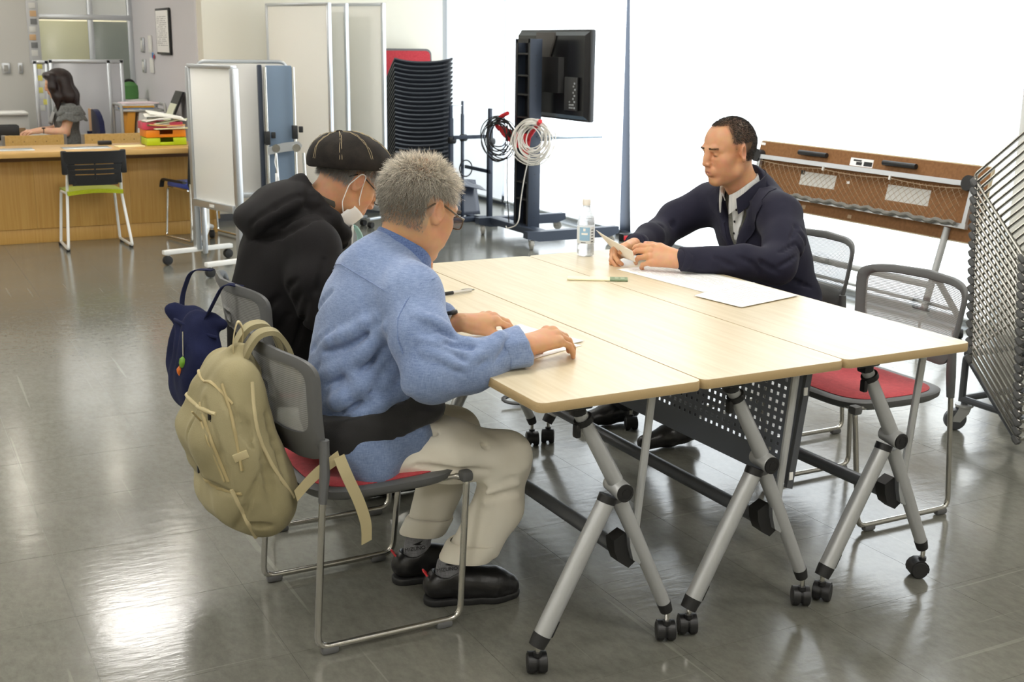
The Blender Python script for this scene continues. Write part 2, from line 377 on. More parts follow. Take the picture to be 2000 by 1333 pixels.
def table_end(root, y, s_):
    """one X-shaped folding leg set at y; s_=+1 when the table's middle lies towards +y"""
    f = MB(); yk = y+.012*s_
    f.tube([(.150, y, .668), (.262, y, .470)], [.0165, .0205], 14)                                   # upper arm
    f.build('upper_leg', M_steel, root)
    MB().tube([(.243, y-.002*s_, .432), (.062, y-.002*s_, .098)], .0225, 16).build('front_leg', M_steel, root)
    MB().tube([(.277, y+.004*s_, .418), (.306, y+.004*s_, .36), (.428, y+.004*s_, .104)], [.020, .0195, .0175], 14).build('rear_leg', M_steel, root)
    k = MB().cyl((.268, y-.034*s_, .448), (.268, y+.03*s_, .458), .0235, n=20, bev=.003).build('knee_joint', M_steel, root)
    MB().lathe([(.0225, 0), (.0225, .004), (.016, .0045), (.016, .0035), (.009, .0035), (.009, .0045), (.002, .0045)], n=20, axis='Y').build('end_cap', M_black, k, loc=(.268, y-.036*s_, .448)).scale = (1, -s_, 1)
    MB().tube([(.243, y-.002*s_, .435), (.236, y-.002*s_, .418)], .0237, 16).build('sleeve', M_black, root)
    MB().tube([(.066, y-.002*s_, .106), (.050, y-.002*s_, .078)], [.0235, .021], 16).build('foot_collar', M_rubber, root)
    MB().tube([(.424, y+.004*s_, .112), (.434, y+.004*s_, .086)], [.019, .0165], 14).build('foot_collar', M_rubber, root)
    MB().box((.093, y-.008*s_, .118), (.014, .012, .045), .003, Matrix.Rotation(math.radians(28), 3, 'Y')).build('foot_clip', M_black, root)
    MB().tube([(.172, y, .630), (.165, y, .642)], .0235, 14).box((.150, y, .612), (.014, .02, .034), .004).build('collar', M_black, root)
    MB().box((.143, y, .682), (.075, .05, .026), .006).box((.150, y, .664), (.034, .036, .03), .008).build('hinge_bracket', M_black, root)
    MB().tube([(.362, y, .690), (.327, y, .336)], .0105, 10).build('stay_rod', M_steel, root)
    b = MB()
    b.prism([(.272, .305), (.305, .322), (.318, .296), (.338, .238), (.318, .224), (.288, .246), (.276, .275)], lambda a, c: (a, y+.012*s_, c), lambda a, c: (a, y+.05*s_, c))
    bk = b.build('latch_bracket', M_black, root)
    MB().prism([(.308, .318), (.345, .300), (.358, .262), (.342, .236), (.322, .250), (.312, .285)], lambda a, c: (a, y-.003*s_, c), lambda a, c: (a, y+.03*s_, c)).build('latch_plate', M_alu, bk)
    i_ = int(root.get('i', 0)); caster(root, .055, y, .09, [-1.95, -2.0, -2.5][i_] if s_ > 0 else 1.0); caster(root, .434, y, .10, [-2.0, -2.1, -.45][i_] if s_ > 0 else 1.2)
def make_table(i, x, label, y=0.):
    root = thing('folding_table', label, 'table', (x, y, 0), 0, 'pale wood flip-top tables'); root['i'] = i
    ol = rrect(0, 0, TW, TL, .022)
    ot = rrect(.0015, .0015, TW-.0015, TL-.0015, .021)
    MB().prism(ot, lambda a, b: (a, b, TH-.024), lambda a, b: (a, b, TH)).build('tabletop', M_lam, root)
    bd = MB(); n = len(ol)
    prof = [(0.0016, .0237), (.0, .0215), (0., .003), (.0016, .0005)]
    vs = []; fs = []
    for (ins, dz) in prof:
        q = rrect(ins, ins, TW-ins, TL-ins, .022-ins)
        vs += [(a, b, TH-dz) for a, b in q]
    for j in range(3):
        for k in range(n): fs.append((j*n+k, j*n+(k+1) % n, (j+1)*n+(k+1) % n, (j+1)*n+k))
    bd.add(vs, fs).build('edge_band', M_edge, root, 60)
    table_end(root, .085, 1); table_end(root, TL-.085, -1)
    MB().tube([(.300, .11, .272), (.300, TL-.11, .272)], .019, 14).build('crossbar', M_grey, root)
    MB().box((.15, TL/2, .683), (.03, TL-.2, .024), .003).build('top_rail', M_grey, root)
    del root['i']; return root
t1 = make_table(0, 0., 'pale wood folding table nearest the two seated men, leftmost of three', -.003)
t2 = make_table(1, .45, 'pale wood folding table in the middle of the three, perforated grey panel below')
t3 = make_table(2, .90, 'pale wood folding table on the right in front of the man in the navy jacket', .0)
# perforated modesty panel under the middle table
def perforated(w, h, px, py, hx, hy, mx, my0, my1, fn, th=.0015):
    mb = MB(); nx = int((w-2*mx)/px); ny = int((h-my0-my1)/py); ox = (w-nx*px)/2
    def ring(x0, y0, x1, y1, a0, b0, a1, b1):
        o = [(x0, y0), (x1, y0), (x1, y1), (x0, y1)]; i = [(a0, b0), (a1, b0), (a1, b1), (a0, b1)]
        v = [fn(a, b, 0) for a, b in o+i]+[fn(a, b, th) for a, b in o+i]
        f = []
        for k in range(4):
            l = (k+1) % 4; f += [(k, l, 4+l, 4+k), (8+l, 8+k, 12+k, 12+l), (4+k, 4+l, 12+l, 12+k)]
        mb.add(v, f)
    def rect(x0, y0, x1, y1):
        o = [(x0, y0), (x1, y0), (x1, y1), (x0, y1)]; v = [fn(a, b, 0) for a, b in o]+[fn(a, b, th) for a, b in o]
        mb.add(v, [(0, 1, 2, 3), (7, 6, 5, 4), (0, 4, 5, 1), (1, 5, 6, 2), (2, 6, 7, 3), (3, 7, 4, 0)])
    for i in range(nx):
        for j in range(ny):
            x0, y0 = ox+i*px, my0+j*py; ring(x0, y0, x0+px, y0+py, x0+(px-hx)/2, y0+(py-hy)/2, x0+(px+hx)/2, y0+(py+hy)/2)
    rect(0, 0, w, my0); rect(0, my0+ny*py, w, h); rect(0, my0, ox, my0+ny*py); rect(ox+nx*px, my0, w, my0+ny*py)
    return mb
M_pan = mat('grey_panel_steel', lin(120, 126, 138), .42, .15)
# hangs from hinge at x=.415 local, swings slightly
pf = lambda a, b, t: (.372+.10*(b-.0)/.37*.35-t, .10+a, .362+b*.95)
panel = perforated(TL-.22, .325, .0265, .0232, .0108, .0102, .02, .065, .015, pf).build('modesty_panel', M_pan, t2, 20)
MB().prism([(.358, .358), (.378, .352), (.420, .672), (.402, .676)], lambda a, b: (a, .088, b), lambda a, b: (a, .100, b)).build('end_plate', M_grey, panel)
MB().prism([(.358, .358), (.378, .352), (.420, .672), (.402, .676)], lambda a, b: (a, TL-.112, b), lambda a, b: (a, TL-.1, b)).build('end_plate', M_grey, panel)
MB().box((.369, .087, .39), (.012, .004, .022), .001).build('white_clip', M_whiteplastic, panel); MB().box((.399, .087, .62), (.012, .004, .022), .001).build('white_clip', M_whiteplastic, panel)

# ================================================================== MESH-BACK SLED CHAIRS
def make_chair(label, loc, rz, seat_tilt=0):
    r = thing('sled_chair', label, 'chair', loc, rz, 'mesh-back chairs with red seats')
    for s_ in (1, -1):
        f = MB().tube([(-.168, s_*.226, .44), (-.197, s_*.236, .020), (.197, s_*.236, .020), (.226, s_*.215, .395), (.206, s_*.195, .402), (-.10, s_*.19, .402)], .0088, 12, fil=.035).build('sled_frame', M_satin, r)
        for x in (-.165, .15):
            MB().box((x, s_*.236, .0105), (.045, .022, .019), .006).build('glide', M_dgrey, f)
        # plastic post that carries the back
        MB().tube([(-.170, s_*.226, .40), (-.163, s_*.226, .47), (-.160, s_*.222, .56)], [.0115, .014, .013], 12, flat=(1.25, .9)).build('back_post', M_dgrey, r)
        MB().box((.224, s_*.213, .405), (.034, .036, .03), .01).build('front_bracket', M_dgrey, r)
    MB().tube([(.205, -.195, .400), (.205, .195, .400)], .008, 10).build('cross_tube', M_satin, r)
    n = 56
    def pad(a, b, zf, rim, e, x0, thick):
        mb = MB(); ks = [0.0, .25, .5, .72, .88, .96, 1.0]; vs = [(x0, 0, zf(0, 0, 0))]; fs = []
        for k in ks[1:]:
            for (x, y) in superell(a*k, b*k, e, n): vs.append((x+x0, y, zf(x, y, k)))
        for k in range(n): fs.append((0, 1+k, 1+(k+1) % n))
        for j in range(len(ks)-2):
            for k in range(n): fs.append((1+j*n+k, 1+(j+1)*n+k, 1+(j+1)*n+(k+1) % n, 1+j*n+(k+1) % n))
        base = 1+(len(ks)-2)*n; o = len(vs)
        for (x, y) in superell(a*.99, b*.99, e, n): vs.append((x+x0, y, zf(x, y, 1)-thick*.6))
        for (x, y) in superell(a*.93, b*.93, e, n): vs.append((x+x0, y, zf(x, y, 1)-thick))
        for k in range(n): fs.append((base+k, o+k, o+(k+1) % n, base+(k+1) % n)); fs.append((o+k, o+n+k, o+n+(k+1) % n, o+(k+1) % n))
        fs.append(tuple(o+n+k for k in range(n-1, -1, -1)))
        return mb.add(vs, fs)
    shp = lambda x, y: .418-.016*math.exp(-((x+.05)/.14)**2-(y/.17)**2)-.25*max(0, x-.15)**2*4+.02*max(0, -x-.12)
    pad(.213, .224, lambda x, y, k: shp(x, y)+(.004 if k < .97 else 0), 0, 4.2, .018, .026).build('seat_shell', M_dgrey, r, 60)
    pad(.186, .197, lambda x, y, k: shp(x, y)+.009*(1-k**6)+.006, 0, 4.0, .018, .012).build('seat_pad', M_red, r, 60)
    # back: curved ring + mesh
    xb = lambda y, z: -.158-.13*(z-.5)-.066*(1-(y/.232)**2)+.02*math.exp(-((z-.5)/.05)**2)
    n = 72
    oc = [(y, .630+z) for y, z in superell(.234, .134, 7.5, n)]; ic = [(y, .655+z) for y, z in superell(.207, .090, 6.5, n)]
    oc = [(y*(1+.07*(z-.63)/.13), z+(.012*(1-(y/.232)**2) if z > .630 else -.012*(1-(y/.232)**2)*.5)) for y, z in oc]
    ic = [(y*(1+.07*(z-.63)/.13), z) for y, z in ic]
    vs = []; fs = []
    rings = [(0., .0), (.0, .010), (.15, .0145), (.85, .0125), (1., .006), (1., -.003), (.5, -.004)]
    for (t, dx) in rings:
        for k in range(n):
            y, z = oc[k][0]*(1-t)+ic[k][0]*t, oc[k][1]*(1-t)+ic[k][1]*t
            vs.append((xb(y, z)+dx-.004, y, z))
    m = len(rings)
    for j in range(m):
        for k in range(n): fs.append((j*n+k, j*n+(k+1) % n, ((j+1) % m)*n+(k+1) % n, ((j+1) % m)*n+k))
    MB().add(vs, fs).build('back_frame', M_dgrey, r, 50)
    vs = [(xb(0, .655), 0, .655)]; fs = []; ks = [.2, .4, .6, .8, 1.02]
    for k_ in ks:
        for (y, z) in ic: yy, zz = y*k_, .655+(z-.655)*k_; vs.append((xb(yy, zz), yy, zz))
    for k in range(n): fs.append((0, 1+k, 1+(k+1) % n))
    for j in range(len(ks)-1):
        for k in range(n): fs.append((1+j*n+k, 1+j*n+(k+1) % n, 1+(j+1)*n+(k+1) % n, 1+(j+1)*n+k))
    MB().add(vs, fs).build('back_mesh', M_mesh, r, 180)
    return r
c1 = make_chair('mesh-back chair with red seat under the man in blue, khaki backpack on it', (-.197, .645, 0), 0)
c2 = dup(c1, 'mesh-back chair with red seat under the man in black, navy bag on it', (-.07, 1.462, 0), 0)
c3 = dup(c1, 'empty mesh-back chair with red seat at the right table', (1.592, .65, 0), math.pi)
c4 = dup(c1, 'mesh-back chair with the man in the navy jacket sitting on it', (1.875, 1.465, 0), math.pi)
# ================================================================== FOLDED TABLE BY THE WINDOW
ft = thing('folded_table', 'folded flip-top table showing its brown underside against the window', 'table', (3.62, 2.93, 0), 0)
# tabletop tilted up: local a = along Y (1.8 m), b = up the tilted board
ta = math.radians(12)
def FT(a, b, t): return (.045+b*math.sin(ta)-t*math.cos(ta)-.05, a, .535+b*math.cos(ta)+t*math.sin(ta))
def ftbox(a0, a1, b0, b1, t0, t1, mb=None):
    mb = mb or MB(); return mb.prism([(a0, b0), (a1, b0), (a1, b1), (a0, b1)], lambda a, b: FT(a, b, t0), lambda a, b: FT(a, b, t1))
MB().prism(rrect(-.905, 0, .905, .40, .02), lambda a, b: FT(a, b, -.02), lambda a, b: FT(a, b, .0)).build('tabletop', M_lam, ft)
MB().prism(rrect(-.898, .007, .898, .393, .02), lambda a, b: FT(a, b, .0), lambda a, b: FT(a, b, .003)).build('underside', M_board, ft)
for a in (.395, -.30):
    MB().tube([FT(a-.12, .352, .018), FT(a+.12, .352, .018)], .0145, 12).cyl(FT(a-.1, .352, 0), FT(a-.1, .352, .018), .01).cyl(FT(a+.1, .352, 0), FT(a+.1, .352, .018), .01).build('hook', M_black, ft)
st = ftbox(-.09, .09, .315, .36, .003, .0036).build('sticker', M_white, ft)
ftbox(-.085, -.02, .320, .345, .0036, .0042, ftbox(-.005, .04, .322, .34, .0036, .0042, ftbox(.0, .065, .342, .352, .0036, .0042))).build('print', M_black, st)
for a0, a1, b0, b1 in ((.17, .47, .165, .245), (-.55, -.24, .155, .24)):
    ftbox(a0, a1, b0, b1, .003, .0036).build('paper_label', mat('label_paper', lin(206, 205, 200), .8), ft)
ftbox(.44, .475, .225, .25, .0036, .004).build('black_label', M_black, ft)
ftbox(.055, .08, .21, .225, .0036, .004).build('white_tag', M_white, ft)
ftbox(.855, .895, .37, .385, .003, .0036).build('white_tag', M_white, ft)
ftbox(.37, .40, .025, .048, .003, .004).build('tape', mat('clear_tape', lin(176, 150, 118), .35), ft); ftbox(-.02, .01, .02, .04, .003, .004).build('tape', MATS['clear_tape'], ft)
for b in (.283, .07):
    ftbox(-.86, .86, b, b+.026, .02, .045).build('rail', M_alu, ft)
for a in (.84, -.84):
    ftbox(a-.012, a+.012, .07, .30, .02, .04).build('rail_end', M_alu, ft)
    MB().cyl(FT(a+.03, .30, .0), FT(a+.03, .30, .05), .04, n=20).build('pivot', M_black, ft)
for a in (.25, -.28): ftbox(a-.005, a+.005, .262, .286, .04, .05).build('net_hook', M_whiteplastic, ft)
net = MB(); w_, h_ = 1.62, .185
for k in range(-6, 44):
    for s_ in (1, -1):
        pts = []
        for q in range(9):
            x = k*.044+(q/8)*.20*1.0; b = .085+h_*q/8
            a = (x-.1) if s_ > 0 else (1.62-x+.1)
            a -= .81
            if -.81 <= a <= .81: pts.append(FT(a, b, .042+.02*math.sin(math.pi*q/8)))
        if len(pts) > 1: net.tube(pts, .0011, 3, caps=False)
net.tube([FT(-.81+1.62*i/40, .272-.012*math.sin(math.pi*((i/40*3) % 1)), .044) for i in range(41)], .002, 5)
nt_ = net.build('wire_net', mat('net_cord', lin(172, 150, 122), .6), ft); nt_['kind'] = 'stuff'
MB().tube([FT(-.8+1.6*i/60, .088+.006*math.sin(i*1.7)+.004*math.sin(i*.6), .058) for i in range(61)], .012, 8).build('net_roll', mat('net_bundle', lin(120, 118, 112), .8, bump=(60, .6)), ft)
for y in (.72, -.72):
    f = MB().tube([(-.0, y, .60), (-.13, y, .12)], .019, 12).tube([(-.06, y, .36), (.14, y, .12)], .017, 12).build('leg', M_steel, ft)
    caster(ft, -.135, y, .12, .4); caster(ft, .145, y, .12, 1.0)
MB().tube([(-.07, -.72, .30), (-.07, .72, .30)], .019, 12).build('crossbar', M_steel, ft)
MB().tube([(.10, -.72, .16), (.10, .72, .16)], .012, 12).build('lower_bar', M_alu, ft)

# ================================================================== STACKED CHAIRS ON A DOLLY (right edge)
def stack_chair(label, pad_mat=None):
    r = thing('stacked_chair', label, 'chair', (0, 0, 0), 0, 'chairs stacked on the dolly at the right edge')
    for s_ in (1, -1):
        f = MB().tube([(-.168, s_*.226, .42), (-.197, s_*.236, .02), (.197, s_*.236, .02), (.226, s_*.215, .395)], .0072, 8, fil=.03).build('sled_frame', M_satin, r)
        for x in (-.19, .17): MB().lathe([(.002, -.02), (.013, -.016), (.016, 0), (.013, .016), (.002, .02)], n=8, axis='X').build('glide', M_dgrey, f, loc=(x+.015, s_*.236, .012))
    MB().tube([(.2, -.21, .40), (.2, .21, .40)], .0075, 8).tube([(-.15, -.22, .40), (-.15, .22, .40)], .0075, 8).build('cross_tube', M_satin, r)
    MB().sheet(lambda u, v: (-.19+.40*u, -.21+.42*v, .405-.02*math.sin(math.pi*v)*math.sin(math.pi*u)), 5, 5, .012).build('seat_shell', M_dgrey, r)
    MB().sheet(lambda u, v: (-.17-.05*u-.05*math.sin(math.pi*v), -.22+.44*v, .5+.28*u), 4, 6, .01).build('backrest', M_dgrey, r)
    return r
Mst = Matrix(((0, 1, 0, 0), (-.7071, 0, -.7071, 0), (-.7071, 0, .7071, 0), (0, 0, 0, 1)))
sc0 = stack_chair('steel sled chair in the tall tilted stack at the right edge, topmost')
n_st = 21
ORD = 'first second third fourth fifth sixth seventh eighth ninth tenth eleventh twelfth thirteenth fourteenth fifteenth sixteenth seventeenth eighteenth nineteenth twentieth twenty-first twenty-second twenty-third twenty-fourth'.split()
for k in range(n_st):
    o = sc0 if k == 0 else dup(sc0, '')
    o.matrix_world = Matrix.Translation((2.690, .912-.062*k/20, .872-.68*k/20)) @ Mst
    if k: o['label'] = ORD[k]+' steel chair from the top of the tilted stack at the right edge'
    if k == n_st-1: o['label'] = 'steel sled chair at the bottom of the tilted stack, resting on the dolly'
dl = thing('chair_dolly', 'grey wheeled dolly under the tilted stack of chairs at the right edge', 'dolly', (2.69, .8, 0))
for sx in (-1, 1):
    d = MB().tube([(sx*.16, .25, .12), (sx*.16, .25, .315), (sx*.16, -.02, .035+.02)], .014, 10, fil=.03).build('side_frame', M_grey, dl)
MB().tube([(-.16, .25, .315), (.16, .25, .315)], .014, 10).tube([(-.16, .25, .13), (.16, .25, .13)], .014, 10).tube([(-.16, .25, .13), (-.16, -.5, .13)], .014, 10).tube([(.16, .25, .13), (.16, -.5, .13)], .014, 10).build('base_frame', M_grey, dl)
def plate_caster(par, x, y, r, yaw, m_w, m_f, top):
    R = rotz(yaw); P = lambda a, b, c: tuple(Vector((x, y, 0))+R @ Vector((a, b, c)))
    mb = MB()
    for s_ in (-1, 1): mb.prism([(-.02-r*.3, r*.85), (-.02-r*.3, r*1.25), (-.01, r*2.25), (r*.8, r*2.25), (r*.6, r*1.6), (-.02+r*.35, r*.8)], lambda a, b: P(a, s_*.017, b), lambda a, b: P(a, s_*.020, b))
    mb.cyl(P(.012, 0, r*2.2), P(.012, 0, r*2.4), r*.8, n=16)
    o = mb.build('caster', m_f, par)
    MB().cyl(P(.012, 0, r*2.4), P(.012, 0, top), .014, n=12).build('stem', M_grey, o)
    MB().cyl(P(-.02, -.014, r), P(-.02, .014, r), r, n=26, bev=.006).build('wheel', m_w, o)
    return o
for x, y in ((-.16, .25), (.16, .25), (-.16, -.48), (.16, -.48)): plate_caster(dl, x, y, .045, -.5, M_grey, M_steel, .13)

# ================================================================== TELEVISION ON ITS STAND
tv = thing('television', 'large black television seen from behind on a navy wheeled stand', 'television', (3.40, 5.97, .94))
MB().box((.02, 0, .33), (.045, 1.08, .66), .012).build('bezel', M_black, tv)
MB().prism([(-.53, .012), (.53, .012), (.53, .648), (-.53, .648)], lambda a, b: (0.0, a, b), lambda a, b: (-.035, a*.965, .33+(b-.33)*.9)).build('rear_cover', mat('tv_black_gloss', lin(24, 24, 26), .22), tv)
MB().prism([(-.22, .0), (.22, .0), (.22, .26), (-.22, .26)], lambda a, b: (-.03, a, .2+b), lambda a, b: (-.075, a*.93, .2+b)).build('rear_bulge', M_black, tv)
io = MB().box((-.052, -.36, .20), (.02, .17, .24), .004).build('connector_panel', mat('io_grey', lin(52, 52, 52), .5), tv)
random.seed(5)
cn = MB()
for k in range(9): cn.box((-.064, -.43+.016*(k % 2)+random.uniform(-.004, .004), .10+.022*k), (.006, .014, .014), .002)
for k in range(7): cn.box((-.064, -.36-.02*(k % 3), .10+.015*(k//3)*1.4), (.006, .014, .012), .002)
cn.build('sockets', M_alu, io)
MB().box((-.02, -.512, .27), (.006, .012, .05), .001).build('red_sticker', mat('red_plastic', lin(200, 30, 44), .4), tv)
MB().prism([(-.05, .0), (.05, 0), (.14, .16), (.14, .20), (-.14, .20), (-.14, .16)], lambda a, b: (-.036, a+.05, .44+b), lambda a, b: (-.05, a+.05, .44+b)).build('mount_plate', mat('mount_grey', lin(88, 84, 80), .5), tv)
ts = thing('tv_stand', 'navy steel wheeled stand carrying the television by the window', 'stand', (3.2, 6.0, 0))
col = MB()
# channel: two side walls and a slotted back
for y in (-.115, .115): col.box((0, y, .80), (.10, .012, 1.46), .002)
col.box((0, 0, .075), (.09, .22, .01)).build('column', M_navy, ts)
ch = MB().box((.035, 0, .80), (.006, .22, 1.46)); ch.box((-.045, -.10, .8), (.006, .03, 1.46)).box((-.045, .10, .8), (.006, .03, 1.46)).box((-.045, 0, 1.515), (.006, .22, .03))
for k, z in enumerate((.12, .33, .46, .62, .95, 1.12, 1.26, 1.42)): ch.box((-.02, 0, z), (.05, .22, .014), .003)
ch.build('channel', M_black, ts)
hl = MB()
for k in range(12): hl.cyl((.0, -.1215, .2+.11*k), (0, -.1225, .2+.11*k), .004, n=8)
hl.build('screw_holes', M_black, ts)
for s_, y in (('n', -.36), ('f', .46)):
    MB().prism([(-.20, .085), (-.20, .135), (.60, .135), (.60, .085), (.52, .06), (-.10, .06)], lambda a, b: (a, y-.035, b), lambda a, b: (a, y+.035, b)).build('foot', M_navy, ts)
MB().box((-.05, .05, .11), (.10, .75, .05), .004).build('base_bar', M_navy, ts)
for x, y in ((-.15, -.36), (-.15, .46), (.52, -.36), (.52, .46)): plate_caster(ts, x, y, .036, 1.2 if x < 0 else 2.6, mat('caster_grey', lin(150, 148, 140), .5), M_chrome, .09)
MB().box((.25, -.08, .812), (.46, .46, .012), .003).build('shelf', mat('smoked_shelf', lin(120, 138, 150), .25), ts)
MB().box((.10, 0, .80), (.12, .2, .05), .004).build('shelf_bracket', M_navy, ts)
# red cable hooks
M_redm = mat('red_painted_steel', lin(208, 30, 40), .35)
hk = thing('cable_hook', 'red steel cable hook plate with two arms on the television stand', 'hook', (3.13, 5.98, .70))
pl = MB()
plate = [(-.13, .0), (-.10, -.06), (0, .02), (.10, .03), (.30, .10), (.36, .14), (.36, .17), (.28, .17), (.0, .13), (-.12, .14), (-.16, .10)]
pl.prism(plate, lambda a, b: (0., a, b), lambda a, b: (-.006, a, b)).build('plate', M_redm, hk)
ho = MB()
for a, b, r_ in ((-.08, .04, .024), (-.03, .085, .014), (.17, .115, .026), (.25, .135, .018)): ho.cyl((-.0065, a, b), (-.0075, a, b), r_, n=18)
ho.build('holes', M_black, hk)
MB().tube([(-.004, .34, .14), (-.02, .37, .17), (-.06, .22, .245), (-.06, .10, .28)], .016, 10, fil=.03).build('arm', M_redm, hk)
MB().tube([(-.004, -.12, .10), (-.05, -.30, .18), (-.075, -.44, .252)], .016, 10, fil=.03).build('arm', M_redm, hk)
def coil(name, label, c, R, r, n, m, seed, tail=None, sy=1., rz=0.):
    random.seed(seed); th = thing(name, label, 'cable', c, rz)
    for i in range(n):
        ph = random.uniform(0, 6.28); dR = random.uniform(-.42, .16)*R; dx = random.uniform(-.025, .025); oy, oz = random.uniform(-.2, .2)*R, random.uniform(-.16, .2)*R
        pts = [(dx+.012*math.sin(3*t+ph), (R+dR)*math.cos(t)*sy+oy, (R+dR)*math.sin(t)*1.02+oz-dR*.5) for t in [2*math.pi*k/36 for k in range(36)]]
        MB().tube(pts, r, 6, closed=True).build('loop', m, th)
    if tail: MB().tube([tuple(rotz(-rz) @ (Vector(p)-Vector(c))) for p in tail], r*1.1, 8, fil=.08).build('tail', m, th)
    return th
coil('cable_coil', 'white network cable coiled on the right arm of the red hook', (3.05, 5.63, .80), .135, .0042, 19, mat('white_cable', lin(228, 224, 216), .5), 3, rz=.65, tail=
     [(3.08, 5.74, .70), (3.08, 5.82, .52), (3.09, 5.90, .30), (3.07, 5.88, .15), (3.04, 6.02, .105), (3.05, 6.05, .12)])
coil('cable_coil', 'black cable coiled on the left arm of the red hook', (3.07, 6.22, .78), .15, .0042, 13, M_black, 9, [(3.08, 6.1, .64), (3.1, 6.14, .4), (3.1, 6.1, .14)], rz=.4)
pw = thing('power_strip', 'small red and black box lying on the floor beside the stand foot', 'box', (3.93, 5.70, .0)); MB().box((0, 0, .03), (.1, .07, .06), .006).build('case', M_black, pw); MB().box((-.02, -.036, .03), (.05, .004, .035), .001).build('red_panel', M_redm, pw)
# dark poles left of the television
ps = thing('pole_stand', 'dark navy frame of three height-adjustable poles left of the television', 'stand', (3.2, 7.05, 0))
for x, y, z0, z1, w in ((-.12, .08, .0, .98, .034), (.09, .30, .0, 1.0, .024), (.13, -.15, .02, .96, .040)):
    p_ = MB().box((x, y, (z0+z1*.9)/2), (w, w, z1*.9-z0), .003).build('pole', M_navy, ps)
    MB().box((x, y, z1*.95), (w*.7, w*.7, z1*.12), .003).build('inner_pole', M_navy, p_)
    MB().box((x+.05, y, z1*1.005), (.10, .02, .004), .001).build('tip_plate', M_alu, p_)
    MB().cyl((x-.03, y-.02, .70), (x+.03, y-.02, .70), .03, n=14, bev=.006).build('clamp_knob', M_black, p_)
MB().box((-.0, -.03, .73), (.30, .02, .03), .003).build('crossbar', M_navy, ps); MB().box((.12, .05, .45), (.02, .5, .03), .003).build('crossbar', M_navy, ps)
MB().box((.0, .1, .02), (.5, .06, .04), .004).box((.13, .0, .02), (.06, .5, .04), .004).build('base', M_navy, ps)
MB().tube([(.10+.06*math.cos(t), .25, .44+.07*math.sin(t)) for t in [i*.3 for i in range(21)]], .006, 8, closed=True).build('strap_ring', M_black, ps)
ds = thing('plastic_sheet', 'glossy dark plastic sheets folded on the floor behind the poles', 'sheet', (3.12, 7.5, 0))
Mds = mat('dark_gloss_sheet', lin(58, 62, 74), .22, bump=(8, .4))
MB().sheet(lambda u, v: (-.25+.62*u, -.10-.02*math.sin(3*u)+.1*v, .02+.26*v+.05*math.sin(2.4*u)*v), 14, 8, .006).build('sheet', Mds, ds, 180)
MB().sheet(lambda u, v: (-.10+.50*u, -.16+.12*v, .26+.13*v*(1-.8*u)+.03*math.sin(4*u)), 12, 6, .006).build('sheet', Mds, ds, 180)

# ================================================================== STACK OF BLACK SHELLS
M_shell = mat('charcoal_shell', lin(46, 49, 55), .38)
def shell_chair(label):
    r = thing('stacked_chair', label, 'chair', (2.91, 7.3, 0), 0, 'chairs in the tall dark stack by the wall')
    def f(u, v):
        x = -.262+.524*u; q = 2*u-1
        lip = .030*(abs(q)**2.4)-.030
        return (x*(1-.06*v), .015*(1-q*q)*(1-v)-.0+.30*v, lip-.20*v-.05*v*v)
    MB().sheet(f, 20, 8, .014).build('seat_shell', M_shell, r, 60)
    MB().tube([(-.23, .30, -.25), (-.20, .02, -.05), (-.20, .10, -.09)], .008, 6, fil=.02).tube([(.23, .30, -.25), (.20, .02, -.05), (.20, .10, -.09)], .008, 6, fil=.02).build('frame', M_grey, r)
    return r
s0 = shell_chair('charcoal chair on top of the tall dark stack by the wall')
for k in range(24):
    o = s0 if k == 0 else dup(s0, ORD[k]+' charcoal chair from the top of the tall dark stack by the wall')
    o.location = (2.91, 7.30+.002*(k % 3), 1.372-.0362*k)
dd = thing('chair_dolly', 'dark wheeled dolly under the tall stack of charcoal chairs', 'dolly', (2.91, 7.45, 0))
MB().box((0, 0, .13), (.5, .5, .03), .005).build('deck', M_navy, dd); MB().box((0, .0, .33), (.34, .30, .38), .01).build('cradle', M_navy, dd)
for x in (-.2, .2):
    for y in (-.2, .2): plate_caster(dd, x, y, .04, .6, M_grey, M_steel, .12)
rc = thing('stacked_chair', 'chair with a red seat tipped up behind the tall dark stack', 'chair', (2.98, 7.84, 0))
tl = lambda x, y, z: (x, y*.5+z*.0-.0, z)
MB().prism(rrect(-.25, 1.02, .25, 1.44, .05), lambda a, b: (a, .03+(1.44-b)*-.10, b), lambda a, b: (a, .055+(1.44-b)*-.10, b)).build('seat_shell', M_dgrey, rc)
MB().prism(rrect(-.232, 1.04, .232, 1.422, .04), lambda a, b: (a, .018+(1.44-b)*-.10, b), lambda a, b: (a, .03+(1.44-b)*-.10, b)).build('seat_pad', M_red, rc)
for s_ in (-1, 1): MB().tube([(s_*.22, .02, 1.2), (s_*.22, .06, .02), (s_*.22, -.08, .012), (s_*.22, -.05, 1.05)], .008, 8, fil=.03).build('sled_frame', M_satin, rc)

